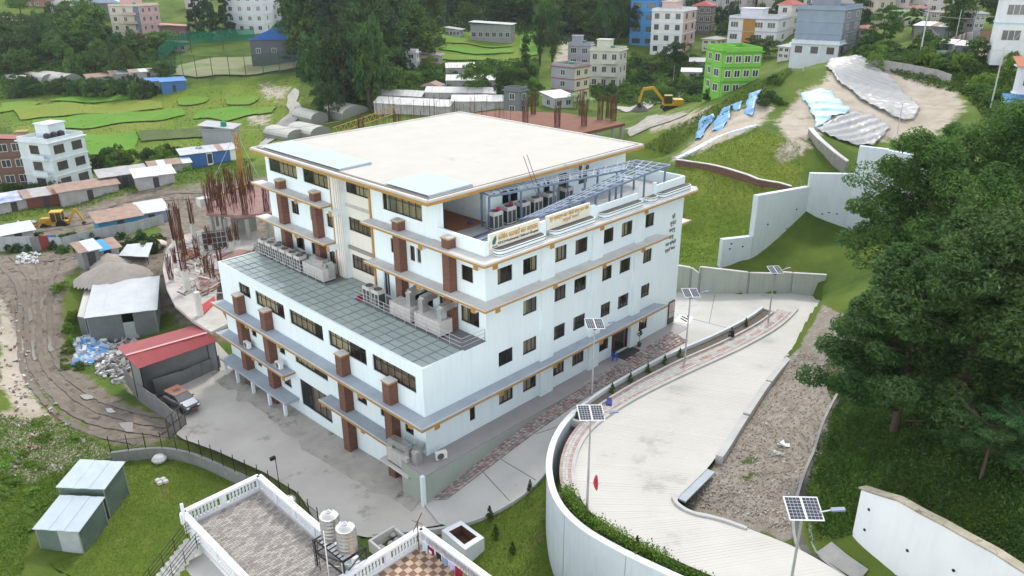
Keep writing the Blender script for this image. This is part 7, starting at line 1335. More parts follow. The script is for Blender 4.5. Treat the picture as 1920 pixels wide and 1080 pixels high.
for x, y, z in ((4.65, 5.2, 16.25), (4.55, 4.25, 16.15), (7.5, 5.0, 16.2), (7.6, 3.8, 16.15), (10.6, 4.7, 16.2), (10.8, 3.2, 16.15), (13.8, 4.3, 16.2), (14, 2.6, 16.15), (17.2, 3.8, 16.2), (17.4, 1.9, 16.15), (21.5, 3.0, 16.15), (22.3, 0.3, 16.1), (19.3, .35, 16.1), (16.3, .5, 15.95), (13, .6, 15.8), (10, .8, 15.6), (16, 1.5, 16.0), (12.5, 1.6, 15.8)): MB().beam((x, y, 0), (x, y, z-13.58), .13, .13, up=(1, 0, 0)).build('post', pgm, PG)
b = MB(); b.box(2.6, 7.0, .45, 1.75, .75, .83); o = b.build('red_awning', M('awning_red_brown', (.22, .09, .06), (.18, .07, .05), 1, .7), None, (0, 0, 13.58)); tag(o, 'flat red-brown sheet canopy behind the first hospital sign', 'canopy')
for x in (2.7, 6.9): MB().box(x-.05, x+.05, .5, .6, 0, .75).box(x-.05, x+.05, 1.6, 1.7, 0, .75).build('support', pgm, o)
RP = thing('steel_tube_pile', 'pile of blue-grey steel tubes on the terrace corner', 'pile of tubes', (2.2, 2.9, 13.58))
for k in range(9): MB().beam((-1.4+random.uniform(-.2, .2), -.6+.14*k, .06+.06*(k % 2)), (1.5+random.uniform(-.3, .3), -.4+.13*k, .06+.08*(k % 3)), .09, .09).build('steel_tube', random.choice([pgm, pgl, rust]), RP)
for lab, x, y, c, s in (('small blue box near the open porch of the terrace', 4.3, 6.2, (.05, .07, .28), .35), ('crimson cloth bundle on the first terrace condenser', 5.3, 4.0, (.40, .02, .10), .32), ('dark red cloth on the second terrace condenser', 6.9, 4.2, (.30, .015, .05), .3)):
    z = 15.03 if 'condenser' in lab else 13.65; tag(MB().lathe([(s*.5, 0), (s*.6, s*.25), (s*.45, s*.6), (s*.2, s*.8)], 8).build('bundle', M('bundle_%d' % int(c[0]*100), c, rough=.9), None, (x, y, z)), lab, 'bundle')
# things at the entrance
CH = thing('plastic_chair', 'blue plastic chair beside the hospital entrance', 'chair', (14.9, -.75, .0), R(30)); cb = M('chair_blue', (.02, .07, .42), rough=.45); MB().box(-.24, .24, -.24, .24, .4, .45).build('seat', cb, CH)
for x in (-.2, .2):
    for y in (-.2, .2): MB().tube((x, y, 0), (x*.95, y*.95, .42), .03, 6).build('leg', cb, CH)
MB().add([(-.24, .22, .45), (.24, .22, .45), (.2, .32, .9), (-.2, .32, .9), (-.24, .25, .45), (.24, .25, .45), (.2, .35, .9), (-.2, .35, .9)], [(0, 1, 2, 3), (7, 6, 5, 4), (3, 2, 6, 7), (0, 3, 7, 4), (2, 1, 5, 6)]).build('backrest', cb, CH)
for s in (-1, 1): MB().beam((s*.25, -.2, .62), (s*.25, .27, .64), .05, .04).beam((s*.25, -.2, .42), (s*.25, -.2, .62), .05, .04).build('armrest', cb, CH)
MT = MB().box(15.5, 18.1, -1.65, -.15, .003, .02).build('door_mat', M('mat_dark', (.05, .045, .05), rough=.9)); tag(MT, 'dark mat in front of the hospital entrance', 'mat')
NB = thing('notice_board', 'tall dark framed notice board at the far corner of the facade', 'notice board', (24.55, -.12, .15)); MB().box(-.5, .5, 0, .08, 0, 2.35).build('frame', dark, NB); MB().box(-.44, .44, -.012, -.002, 1.2, 2.25).build('poster', M('poster_pale', (.55, .55, .52), (.40, .18, .15), 2.5, .6), NB); MB().box(-.44, .44, -.012, -.002, .65, 1.15).build('poster', M('poster_green', (.45, .50, .40), (.3, .32, .3), 3, .6), NB)
SR = thing('shoe_mat', 'white mat with dark shoes at the corner of the plateau', 'mat', P(1283, 599, -.06), R(20)); MB().box(-.9, .9, -.7, .7, 0, .03).build('mat', pipe_white, SR)
for k in range(7): MB().beam((-.5+.18*k, -.35+.25*(k % 3), .06), (-.35+.18*k, -.12+.25*(k % 3), .09), .1, .07).build('shoe', black_metal, SR)
def pot_plant(loc, label, hh=1.5):
    t = thing('potted_plant', label, 'potted plant', loc); MB().lathe([(.14, 0), (.2, .35), (.22, .36)], 10).build('pot', M('pot_dark', (.08, .06, .05), rough=.6), t); MB().tube((0, 0, .3), (.02, 0, hh*.7), .02, 5).build('stem', bark, t); return t, hh
# ------------------------------------------------------------------ person at the planter
def person(loc, rot, label):
    t = thing('person', label, 'person', loc, rot); sk = M('skin', (.22, .12, .08), rough=.6); shirt = M('dark_clothes', (.03, .032, .04), (.02, .02, .026), 6, .85)
    J = [((0, 0, .50), .15), ((0, -.02, .70), .145), ((0, -.10, .92), .15), ((0, -.16, 1.04), .07), ((.10, .02, .48), .10), ((.13, -.36, .50), .075), ((.14, -.34, .10), .05), ((.14, -.46, .04), .04), ((-.10, .02, .48), .10), ((-.15, -.34, .52), .075), ((-.16, -.40, .10), .05), ((-.16, -.52, .04), .04),
         ((.20, -.12, .95), .06), ((.27, -.22, .70), .045), ((.14, -.38, .56), .036), ((-.20, -.12, .95), .06), ((-.27, -.24, .70), .045), ((-.13, -.38, .58), .036)]
    E_ = [(0, 1), (1, 2), (2, 3), (0, 4), (4, 5), (5, 6), (6, 7), (0, 8), (8, 9), (9, 10), (10, 11), (2, 12), (12, 13), (13, 14), (2, 15), (15, 16), (16, 17)]
    me = bpy.data.meshes.new('body'); me.from_pydata([j[0] for j in J], E_, []); o = new_obj('body', me, t); me.materials.append(shirt); sm_ = o.modifiers.new('skin', 'SKIN'); o.modifiers.new('sub', 'SUBSURF').levels = 1
    for i, j in enumerate(J): me.skin_vertices[0].data[i].radius = (j[1], j[1])
    me.skin_vertices[0].data[0].use_root = True
    hd = MB().lathe([(.03, -.13), (.075, -.09), (.095, 0), (.09, .07), (.05, .12), (.01, .13)], 12).mesh('head', sk, True); h_ = new_obj('head', hd, t, (0, -.21, 1.19)); MB().lathe([(.10, -.02), (.105, .05), (.06, .125), (.01, .145)], 12).build('hair', black_metal, h_, (0, .015, .0)); MB().cbox((0, -.1, -.01), (.03, .03, .05)).build('nose', sk, h_)
    for s in (-1, 1): MB().cbox((s*.035, -.092, .025), (.022, .01, .012)).build('eye', black_metal, h_); MB().cbox((s*.098, .01, 0), (.015, .04, .06)).build('ear', sk, h_)
    MB().cbox((0, -.09, -.055), (.045, .012, .01)).build('mouth', M('lips', (.25, .09, .08), rough=.6), h_)
    for s in (-1, 1):
        b = MB(); c = Vector((s*.135, -.40, .57)); b.beam(c, c+Vector((-s*.02, -.08, -.02)), .075, .03)
        for k in range(4): q = c+Vector((-s*.02+(-.027+.018*k), -.08, -.02)); L = (.06, .07, .066, .052)[k]; b.tube(q, q+Vector((0, -L*.6, -.02)), .0085, 5); b.tube(q+Vector((0, -L*.6, -.02)), q+Vector((0, -L*.8, -.055)), .0078, 5)
        b.tube(c+Vector((-s*.03, -.02, 0)), c+Vector((-s*.075, -.06, .01)), .009, 5); b.build('hand', sk, t)
    return t
i_ = near_i(ramp_in, P(1392, 645, .15)); q = off_line(.62)[i_]; person((q[0], q[1]-.05, q[2]-.12), R(150), 'person in dark clothes sitting on the inner edge of the planter')
tag(MB().box(-.5, .5, -.22, .22, 0, .12).build('blue_bag', M('bag_blue', (.04, .05, .26), (.05, .06, .2), 3, .8), None, (*off_line(.5)[near_i(ramp_in, P(1148, 768, 1.0))][:2], off_line(.5)[near_i(ramp_in, P(1148, 768, 1.0))][2]+.2), R(38)), 'flat dark blue bag lying on the sidewalk behind the lamp panel', 'bag')
tag(MB().lathe([(.05, 0), (.5, .1), (.62, .35), (.4, .6), (.05, .66)], 10).build('white_sack', M('sack_white', (.62, .62, .60), (.5, .5, .5), 3, .9), None, P(300, 866, -5.1)), 'crumpled white sack against the inside of the lawn wall', 'sack')
for k, (px, py) in enumerate(((296, 902), (306, 900), (300, 907), (311, 904))): tag(MB().lathe([(.03, -.1), (.25, 0), (.2, .18), (.03, .22)], 7).build('stone', concrete_pale, None, P(px, py, -5.05)), 'pale stone around the small burnt patch on the lower lawn', 'stone', 'stones round the burnt patch')
# ================================================================== VEGETATION
def leaf_quads(C, Nn, size, asp=.5, jit=.7):
    """leaf faces at C (n,3) facing roughly along Nn"""
    n = len(C); Nn = Nn+rng.normal(0, jit, (n, 3)); Nn /= np.linalg.norm(Nn, axis=1)[:, None]+1e-9; a = rng.normal(0, 1, (n, 3)); a -= Nn*(a*Nn).sum(1)[:, None]; a /= np.linalg.norm(a, axis=1)[:, None]+1e-9; b = np.cross(Nn, a)
    s = size*rng.uniform(.6, 1.3, n)[:, None]; l, w = a*s*.5, b*s*.5*asp; bend = -Nn*s*.12
    V = np.stack([C-l, C+w+bend*0, C+l+bend, C-w], 1).reshape(-1, 3); F = np.arange(4*n).reshape(n, 4); return V, F
def blob_points(n, centers, radii, flat=.8):
    k = rng.integers(0, len(centers), n); d = rng.normal(0, 1, (n, 3)); d /= np.linalg.norm(d, axis=1)[:, None]; d[:, 2] = np.where(d[:, 2] < -.35, -d[:, 2]*.6, d[:, 2]); r = radii[k]*rng.uniform(.72, 1.05, n)
    return centers[k]+d*r[:, None]*np.array([1, 1, flat]), d
def crown_clusters(kind, m):
    out = []
    while len(out) < m:
        p = rng.uniform(-1, 1, 3)
        if kind == 'round' and .35 < np.linalg.norm(p) < 1: out.append(p)
        elif kind == 'cone':
            z = rng.uniform(-1, 1); r = (1-z)/2*.85+.08; t = rng.uniform(0, 2*PI); q = math.sqrt(rng.uniform(.3, 1))*r; out.append(np.array([q*math.cos(t), q*math.sin(t), z]))
        elif kind == 'column':
            z = rng.uniform(-1, 1); r = .42*math.sqrt(max(0, 1-abs(z)**2.5))+.05; t = rng.uniform(0, 2*PI); out.append(np.array([r*math.cos(t)*rng.uniform(.4, 1), r*math.sin(t)*rng.uniform(.4, 1), z]))
        elif kind == 'mound' and np.linalg.norm(p) < 1 and p[2] > -.25: out.append(p*np.array([1, 1, .7]))
    return np.array(out)
def make_crown(name, kind, m, n, lsize, mat, sx=1, sz=1, rad=(.22, .42), flat=.75, asp=.55):
    c = crown_clusters(kind, m)*np.array([sx, sx, sz]); rr = rng.uniform(*rad, m)*sx
    if kind == 'cone': rr *= np.clip(1.15-(c[:, 2]/sz+1)/2, .25, 1)
    p, d = blob_points(n, c, rr, flat); V, F = leaf_quads(p, d+np.array([0, 0, .35]), lsize, asp); return np_mesh(name, V, F, mat)
lm = {'mid': leaf_mat('leaf_mid', (.045, .105, .018), (.105, .175, .032)), 'dark': leaf_mat('leaf_dark', (.028, .070, .020), (.060, .115, .032)), 'lime': leaf_mat('leaf_lime', (.10, .19, .024), (.17, .26, .038)), 'cedar': leaf_mat('leaf_cedar', (.020, .052, .022), (.042, .085, .033)), 'bamboo': leaf_mat('leaf_bamboo', (.042, .098, .022), (.095, .165, .036))}
CR_ = {'round_mid': [make_crown('crown', 'round', 34, 4200, .13, lm['mid'], 1, .85) for _ in range(3)], 'round_dark': [make_crown('crown', 'round', 34, 4200, .13, lm['dark'], 1, .95) for _ in range(3)], 'cone': [make_crown('crown', 'cone', 70, 4600, .11, lm['cedar'], .55, 1, (.3, .5), .45) for _ in range(3)], 'column': [make_crown('crown', 'column', 40, 2600, .12, lm['dark'], .5, 1, (.3, .5)) for _ in range(2)],
       'mound_mid': [make_crown('crown', 'mound', 22, 2400, .15, lm['mid'], 1, 1, (.2, .4)) for _ in range(3)], 'mound_lime': [make_crown('crown', 'mound', 20, 2200, .15, lm['lime'], 1, 1, (.2, .4)) for _ in range(2)], 'mound_dark': [make_crown('crown', 'mound', 22, 2400, .15, lm['dark'], 1, 1, (.2, .4)) for _ in range(2)], 'round_bamboo': [make_crown('crown', 'round', 40, 4200, .17, lm['bamboo'], 1, 1.1, (.2, .34), .5, .3) for _ in range(2)]}
def trunk_mesh(lo):
    b = MB(); b.tube((0, 0, -.12), (.02, .01, .5), .045, 7, 0, .03)
    if not lo:
        for k in range(4): a = 2*PI*k/4+.4; b.tube((.02, .01, .35+.04*k), (.22*math.cos(a), .22*math.sin(a), .62+.05*k), .022, 5, 0, .01)
    return b.mesh('trunk', bark)
TRK = {0: trunk_mesh(0), 1: trunk_mesh(1)}
def plant(kind, loc, w, hh, label, name='tree', cat='tree', group=None, ground_gap=None):
    """w crown width, hh height in metres"""
    t = thing(name, label, cat, loc, random.uniform(0, 2*PI), group); me = random.choice(CR_[kind]); mound = kind.startswith('mound'); full = kind in ('cone', 'column')
    if mound: zc, sz = hh*.12, hh*1.05
    elif full: zc, sz = hh*.54, hh*.5
    else: zc, sz = hh*.60, hh*.46
    c = new_obj('crown', me, t, (0, 0, zc)); k = {'cone': .62, 'column': .33}.get(kind, 1.15); c.scale = (w/2/k, w/2/k, sz)
    if not mound: tr = new_obj('trunk', TRK[1 if full else 0], t); tr.scale = (hh*.55, hh*.55, hh)
    return t
def px_tree(kind, px, py, wpx, hpx, label, **k):
    g = G(px, py); m = ((g-CAM)@FW)/FOC; return plant(kind, g, wpx*m, hpx*m*1.05, label, **k)
# single trees that read as individuals
for a in [('round_mid', 898, 182, 76, 62, 'broad green tree in front of the pale brown roofed shed', {}), ('round_dark', 945, 195, 40, 60, 'dark slim tree beside the block house', {}), ('round_dark', 618, 222, 66, 64, 'dark round bush tree above the row of greenhouses', {}), ('column', 985, 145, 16, 66, 'slim dark cypress on the rice terraces', {}), ('round_dark', 1036, 128, 34, 110, 'tall slim dark tree beside the dirt track', {}), ('round_dark', 1012, 120, 26, 90, 'thin tall tree left of the dirt track', {}),
          ('round_dark', 1136, 86, 46, 110, 'tall dark tree right of the dirt track', {}), ('round_dark', 1158, 84, 40, 96, 'dark tree at the left side of the blue house', {}), ('cone', 396, 74, 44, 118, 'tall dark conifer left of the white block', {}), ('cone', 372, 70, 40, 96, 'tall dark conifer standing beside the faded pink roof', {}), ('cone', 428, 70, 36, 92, 'tall conifer touching the white block', {}), ('round_mid', 160, 92, 100, 84, 'large leafy tree in front of the cream hillside house', {}), ('round_mid', 40, 30, 60, 50, 'leafy tree at the upper left corner', {}),
          ('round_dark', 815, 46, 50, 50, 'round tree above the terraces beside the grove', {}), ('round_mid', 880, 50, 50, 42, 'light green tree left of the long farm building', {}), ('round_dark', 955, 40, 90, 62, 'dark tree group above the long farm building', {}), ('round_bamboo', 1540, 60, 40, 44, 'bushy tree between the grey house and the cream houses', {}), ('round_dark', 1612, 50, 40, 52, 'dark tree right of the grey house', {}), ('round_mid', 1790, 60, 60, 66, 'leafy tree above the tin hut', {}), ('column', 1788, 70, 26, 74, 'slim tall tree above the small stalls', {}),
          ('round_mid', 1842, 118, 70, 44, 'round bush below the corner office', {}), ('round_bamboo', 1655, 80, 70, 60, 'feathery tree below the red roofed house', {}), ('round_dark', 1405, 104, 44, 32, 'bush behind the lime green house', {}), ('round_mid', 1432, 110, 60, 36, 'light green bushes right of the lime green house', {}), ('round_dark', 1270, 128, 66, 44, 'overgrown bank below the white house', {})]: px_tree(a[0], a[1], a[2], a[3], a[4], a[5], **a[6])
# the dark grove
for i in range(46):
    px = random.uniform(566, 800); py = random.uniform(60, 205) if px > 600 else random.uniform(90, 120)
    if px > 740: py = min(py, 120)
    hh = random.uniform(80, 150); px_tree(random.choice(['round_dark', 'round_dark', 'cone', 'round_bamboo', 'round_dark', 'round_mid']), px, py, random.uniform(62, 110), hh, 'tall dark tree in the dense grove behind the ball field', group='trees of the dark grove')
for i in range(46):
    px = random.uniform(800, 1200); px_tree(random.choice(['round_dark', 'cone', 'round_mid', 'round_bamboo']), px, random.uniform(-2, 46) if px < 1010 else random.uniform(0, 84), random.uniform(44, 80), random.uniform(44, 84), 'tree in the wood above the terraces and dirt track', group='trees of the upper wood')
for i in range(70):
    px, py = random.uniform(-10, 310), random.uniform(50, 148)
    if 200 < px < 316 and py < 100: continue
    px_tree(random.choice(['mound_mid', 'round_mid', 'round_dark', 'mound_dark', 'round_mid']), px, py, random.uniform(36, 80), random.uniform(24, 60), 'bushy tree on the overgrown hillside at the upper left', group='trees of the left hillside')
for i in range(34): px_tree(random.choice(['mound_dark', 'mound_mid', 'round_dark']), random.uniform(30, 290), random.uniform(166, 184), random.uniform(26, 50), random.uniform(16, 30), 'dark bush in the hedge line behind the rice fields', name='bush', cat='bush', group='bushes behind the rice fields')
for i in range(50):
    px = random.uniform(640, 1000); py = random.uniform(130, 178); px_tree(random.choice(['mound_mid', 'mound_lime', 'mound_dark', 'mound_mid']), px, py, random.uniform(22, 46), random.uniform(12, 26), 'green bush between the terraces and white sheds', name='bush', cat='bush', group='bushes around the white sheds')
for i in range(60):
    px = random.uniform(1110, 1330); py = random.uniform(110, 190)
    if 1130 < px < 1180 and py < 172: continue
    px_tree(random.choice(['mound_mid', 'mound_lime', 'mound_dark', 'mound_dark']), px, py, random.uniform(20, 44), random.uniform(10, 24), 'scrub bush on the overgrown plot left of the lime green house', name='bush', cat='bush', group='scrub left of the green house')
for i in range(66):
    px = random.uniform(1610, 1930); py = random.uniform(90, 190)+max(0, (px-1800))*.25
    if px < 1830 and py > 136: continue
    if 1780 < px < 1880 and py < 125: continue
    px_tree(random.choice(['mound_mid', 'mound_lime', 'mound_dark', 'round_mid']), px, py, random.uniform(30, 60), random.uniform(16, 36), 'green bush on the bank below the corner office', name='bush', cat='bush', group='bushes on the upper right bank')
for i in range(44): px_tree(random.choice(['round_mid', 'round_dark', 'mound_mid', 'mound_dark']), random.uniform(1210, 1920), random.uniform(2, 70), random.uniform(26, 50), random.uniform(20, 44), 'tree between the houses along the top edge', group='trees between the upper houses')
for i in range(30): px_tree(random.choice(['mound_mid', 'mound_dark', 'mound_lime']), random.uniform(160, 390), random.uniform(288, 325), random.uniform(24, 44), random.uniform(14, 28), 'leafy bush along the lower edge of the rice fields', name='bush', cat='bush', group='bushes below the rice fields')
for i in range(24): px_tree(random.choice(['mound_mid', 'mound_dark']), random.uniform(-5, 330), random.uniform(446, 474)-0*i, random.uniform(20, 46), random.uniform(12, 22), 'weedy bush along the pale sheet fence', name='bush', cat='bush', group='weeds along the sheet fence')
for i in range(14): px_tree(random.choice(['mound_mid', 'mound_dark']), random.uniform(0, 110), random.uniform(352, 376), random.uniform(24, 44), random.uniform(14, 26), 'garden bush in front of the brick houses', name='bush', cat='bush', group='bushes in front of the brick houses')
for px, py in ((120, 540), (140, 600), (128, 660), (150, 690), (108, 545), (136, 620), (118, 690), (145, 640)): px_tree('mound_lime', px+random.uniform(-6, 6), py, random.uniform(20, 34), random.uniform(10, 20), 'bright weeds between the mud road and workshop', name='bush', cat='bush', group='weeds beside the mud road')
for i in range(16): px_tree(random.choice(['mound_dark', 'mound_mid']), random.uniform(1428, 1470), random.uniform(150, 200), random.uniform(14, 26), random.uniform(6, 12), 'low weeds growing out of the cut bank', name='bush', cat='bush', group='weeds on the cut bank')
for i in range(34):
    px = random.uniform(-10, 240); py = random.uniform(790, 1000)
    if px > 60+ (1000-py)*.75: continue
    px_tree('mound_lime', px, py, random.uniform(24, 56), random.uniform(5, 11), 'tuft of bright rough grass and weeds left of the green sheds', name='weed_tuft', cat='weeds', group='weeds left of the green sheds')
# banana plants
def banana(px, py, hpx, label):
    g = G(px, py); m = ((g-CAM)@FW)/FOC; hh = hpx*m; t = thing('banana_plant', label, 'banana plant', g, random.random()*6, 'banana plants'); MB().tube((0, 0, -.2), (0, 0, hh*.6), hh*.05, 6, 0, hh*.03).build('stem', M('banana_stem', (.16, .17, .07), rough=.8), t); bl_ = M('banana_leaf', (.10, .19, .03), (.07, .14, .025), 1, .6)
    for k in range(8):
        a = 2*PI*k/8+random.uniform(-.3, .3); b = MB(); L = hh*.55; prev = None
        for j in range(6):
            f = j/5; r = L*f; z = hh*.58+L*(.75*f-.95*f*f)*random.uniform(.9, 1.2); w = L*.16*math.sin(PI*min(.98, f*.9+.1)); c = np.array([r*math.cos(a), r*math.sin(a), z]); n = np.array([-math.sin(a), math.cos(a), -.25])*w; n2 = np.array([math.sin(a), -math.cos(a), -.25])*w
            if prev is not None: b.add([prev[0], prev[1], c, c+n], [(0, 1, 2, 3)]); b.add([prev[1], prev[2], c+n2, c], [(0, 1, 2, 3)])
            prev = (c+n, c, c+n2)
        b.build('leaf', bl_, t)
for px, py, hp, lab in ((1690, 62, 62, 'large banana plant left of the tin hut'), (1712, 66, 50, 'smaller banana plant touching the tin hut'), (1668, 66, 50, 'banana plant below the faded pink roof'), (1082, 204, 42, 'banana plant beside the white sheet annex'), (1102, 208, 36, 'small banana plant at the edge of the rusty deck')): banana(px, py, hp, lab)
# small conifers and hedge
conif = [make_crown('foliage', 'cone', 44, 1900, .13, leaf_mat('leaf_thuja', (.035, .085, .015), (.08, .15, .03), .2), .5, 1, (.32, .5), .9) for _ in range(3)]
def conifer(loc, w, hh, label, group):
    t = thing('conifer_shrub', label, 'conifer', loc, random.random()*6, group); c = new_obj('foliage', random.choice(conif), t, (0, 0, hh*.52)); c.scale = (w*.95, w*.95, hh*.5); MB().tube((0, 0, -.05), (0, 0, hh*.5), .03, 5).build('stem', bark, t)
for (px, py), lab in zip(((918, 972), (929, 1008), (961, 1040), (994, 920)), ('small conifer on the right lawn nearest the pit', 'small conifer in the middle of the right lawn', 'plumpest small conifer, lowest on the right lawn', 'small conifer highest on the right lawn near the kerb')): conifer(P(px, py, lawna_z(*[np.array([v]) for v in P(px, py, -2.3)[:2]])[0]), .62 if py != 920 else .5, 1.05 if py != 920 else .95, lab, 'small conifers on the lawn')
for k_, (px, py) in enumerate(((1424, 614), (1298, 682), (1262, 694), (1224, 708), (1187, 729), (1143, 750), (1066, 802))): i_ = near_i(off_line(.8), P(px, py, .6)); q = off_line(.82)[i_]; conifer((q[0], q[1], q[2]+.18), .55, .85, 'little bright conifer in the planter, %s from its far rounded end' % ('first', 'second', 'third', 'fourth', 'fifth', 'sixth', 'last')[k_], 'conifers in the planter')
i_ = near_i(off_line(.5), P(1197, 1040, 2.6)); q = off_line(.5)[i_]; conifer((q[0], q[1], q[2]+.1), .55, 1.1, 'conifer rising out of the hedge along the ramp wall', None)
def hedge():
    line = off_line(.52, 0, iC+4, 190); n = 16000; k = rng.integers(0, len(line)-1, n); f = rng.random(n)[:, None]; c = line[k]*(1-f)+line[k+1]*f; lump = .5+.5*np.sin(k*.9)*np.sin(k*.37+1); hgt = np.where(k < 26, .95, .45)*(.65+.5*lump); c[:, :2] += rng.normal(0, .2, (n, 2)); c[:, 2] += .1+np.abs(rng.normal(0, .5, n)).clip(0, 1)*hgt
    V, F = leaf_quads(c, np.tile([0, 0, .6], (n, 1)), .13, .6, 1.0); o = new_obj('hedge', np_mesh('hedge', V, F, leaf_mat('leaf_hedge', (.065, .14, .018), (.16, .25, .03), .1))); tag(o, 'bright green hedge along the inside of the ramp wall', 'hedge')
hedge()
# the two big trees at the right and their darker neighbour
big_leaf = leaf_mat('leaf_big_dark', (.036, .086, .022), (.092, .155, .042), .12, .34, .25); big_leaf2 = leaf_mat('leaf_big_light', (.052, .115, .025), (.115, .19, .042), .12, .36, .25)
def big_tree(label, base, top, w, n, mat, lsize, squash=1.0, m=90):
    t = thing('big_tree', label, 'tree', base, 0); hh = top-base[2]; b = MB(); b.tube((0, 0, -.6), (.1, .1, hh*.45), .28, 10, 0, .17); b.tube((.1, .1, hh*.45), (.2, 0, hh*.9), .17, 8, 0, .04); tips = []
    for k in range(48):
        z = hh*random.uniform(.06, .92); a = random.uniform(0, 2*PI); f = max(0, z/hh-.06)/.86; L = w*.5*(1.02-.62*f**1.6)*random.uniform(.75, 1.05); e = np.array([L*math.cos(a), L*math.sin(a), z+L*random.uniform(.15, .5)]); b.tube((.1, .05, z), e, .07, 5, 0, .02)
        for u in (.45, .72, 1.0): tips.append(np.array([.1, .05, z])*(1-u)+e*u+rng.normal(0, .25, 3))
    b.build('trunk', bark, t); c = np.array(tips); rr = rng.uniform(.4, 1.1, len(c))*w/10
    k = rng.integers(0, len(c), n); d = rng.normal(0, 1, (n, 3)); d /= np.linalg.norm(d, axis=1)[:, None]; p = c[k]+d*(rr[k]*rng.uniform(.35, 1.05, n)**.6)[:, None]*np.array([1.12, 1.12, .66]); p[:, 2] -= (np.hypot(d[:, 0], d[:, 1])**2)*.25
    V, F = leaf_quads(p, np.tile([0, 0, .9], (n, 1))+d*.45, lsize, .36, .65); new_obj('crown', np_mesh('crown', V, F, mat), t)
def tree_at(px, py, d, toppy, label, wpx, n, mat, ls):
    q = PD(px, py, d); q[2] = h(q[0], q[1]); big_tree(label, q, ZV(q[0], q[1], toppy), wpx*d/FOC, n, mat, ls)
tree_at(1690, 745, 47, 460, 'big dark leafy tree with low spreading crown nearest the ramp', 285, 90000, big_leaf, .30)
tree_at(1800, 760, 45, 400, 'big dark tree with drooping leaves at the right edge', 390, 80000, big_leaf, .30)
tree_at(1740, 600, 66, 243, 'tall lighter green tree behind the two dark ones', 350, 84000, big_leaf2, .36)
tree_at(1880, 560, 64, 190, 'tall leafy tree cut off by the right border', 340, 52000, big_leaf2, .36)
tree_at(1930, 700, 44, 470, 'dark tree mostly beyond the right border', 310, 40000, big_leaf, .30)
def fern_tree(px, py, toppy, label):
    q = G(px, py); hh = ZV(q[0], q[1], toppy)-q[2]; t = thing('feathery_tree', label, 'tree', q, 0); b = MB(); b.tube((0, 0, -.3), (0, 0, hh*.7), .1, 7, 0, .05); C = []; D = []
    for k in range(26):
        a = random.uniform(0, 2*PI); z = hh*random.uniform(.45, .95); L = hh*random.uniform(.4, .75); e = np.array([L*math.cos(a), L*math.sin(a), z+.15*L]); b.tube((0, 0, z*.8), e*np.array([.7, .7, 1]), .03, 4, 0, .01); s = np.array([-math.sin(a), math.cos(a), 0])
        for u in np.linspace(.2, 1, 26):
            for w in np.linspace(-1, 1, 11): C.append(np.array([0, 0, z*.8])*(1-u)+e*u+s*w*.55*math.sin(PI*min(u*.9+.08, 1))+rng.normal(0, .05, 3)-np.array([0, 0, .35*u*u+.12*w*w])); D.append((0, 0, 1))
    b.build('trunk', bark, t); V, F = leaf_quads(np.array(C), np.array(D, float), .17, .4, .35); new_obj('crown', np_mesh('crown', V, F, leaf_mat('leaf_fern', (.028, .085, .026), (.065, .14, .04), .1, .2, .5)), t)
fern_tree(1838, 900, 770, 'feathery young tree with layered fronds on the dark slope'); fern_tree(1915, 890, 760, 'feathery tree with fronds at the right border above the slope')
# ground cover nobody could count
def cover(name, label, poly, n, size, mat, hgt=.3, asp=.4, up=.5, cat='undergrowth'):
    V_, F_ = [], []; xs, ys = [p[0] for p in poly], [p[1] for p in poly]; pts = rng.uniform((min(xs), min(ys)), (max(xs), max(ys)), (n*3, 2)); pts = pts[inpoly(pts[:, 0], pts[:, 1], poly)][:n]
    cor = np.array([G(*p) for p in poly]); lo, hi = cor[:, :2].min(0), cor[:, :2].max(0); w = rng.uniform(lo, hi, (n*4, 2)); z = H(w[:, 0], w[:, 1])+BUMP(w[:, 0], w[:, 1]); q = np.c_[w, z]; d = q-CAM; dd = d@FW; u, v = 960+FOC*(d@RT)/dd, 540-FOC*(d@UP)/dd; k = inpoly(u, v, poly); q = q[k][:n]
    lump = (np.sin(q[:, 0]*1.9)+np.sin(q[:, 1]*2.3+1)+np.sin(q[:, 0]*.7-q[:, 1]*.9))/3*.5+.6; q[:, 2] += rng.random(len(q))*hgt*np.clip(lump, .1, 1.2)
    V, F = leaf_quads(q, np.tile([0, 0, up], (len(q), 1)), size, asp, 1.0); o = new_obj(name, np_mesh(name, V, F, mat)); tag(o, label, cat, None, 'stuff')
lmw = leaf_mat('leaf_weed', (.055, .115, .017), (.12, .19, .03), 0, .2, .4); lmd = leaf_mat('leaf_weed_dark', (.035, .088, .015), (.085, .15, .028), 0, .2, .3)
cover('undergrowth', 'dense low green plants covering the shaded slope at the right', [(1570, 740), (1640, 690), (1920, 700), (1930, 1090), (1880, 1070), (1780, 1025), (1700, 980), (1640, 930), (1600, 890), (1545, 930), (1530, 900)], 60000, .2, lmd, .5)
cover('undergrowth', 'weeds covering the bank at the end of the white slope wall', [(1545, 880), (1630, 850), (1618, 915), (1600, 1005), (1560, 1012), (1528, 990)], 9000, .2, lmw, .45)
cover('undergrowth', 'weeds along the stony verge and drain', [(1540, 690), (1600, 640), (1620, 720), (1580, 800), (1545, 900), (1560, 1010), (1520, 1020), (1500, 960), (1525, 860), (1560, 760)], 9000, .2, lmw, .5)
cover('undergrowth', 'mixed green scrub over the upper left hillside', [(-20, 40), (330, 60), (330, 150), (250, 160), (-20, 190)], 40000, .8, lm['mid'], 1.6, .6); cover('undergrowth', 'scrub and weeds around the rice fields', [(-20, 185), (330, 175), (560, 150), (640, 180), (560, 250), (400, 300), (150, 300), (-20, 250)], 5000, .4, lmw, .6, .5)
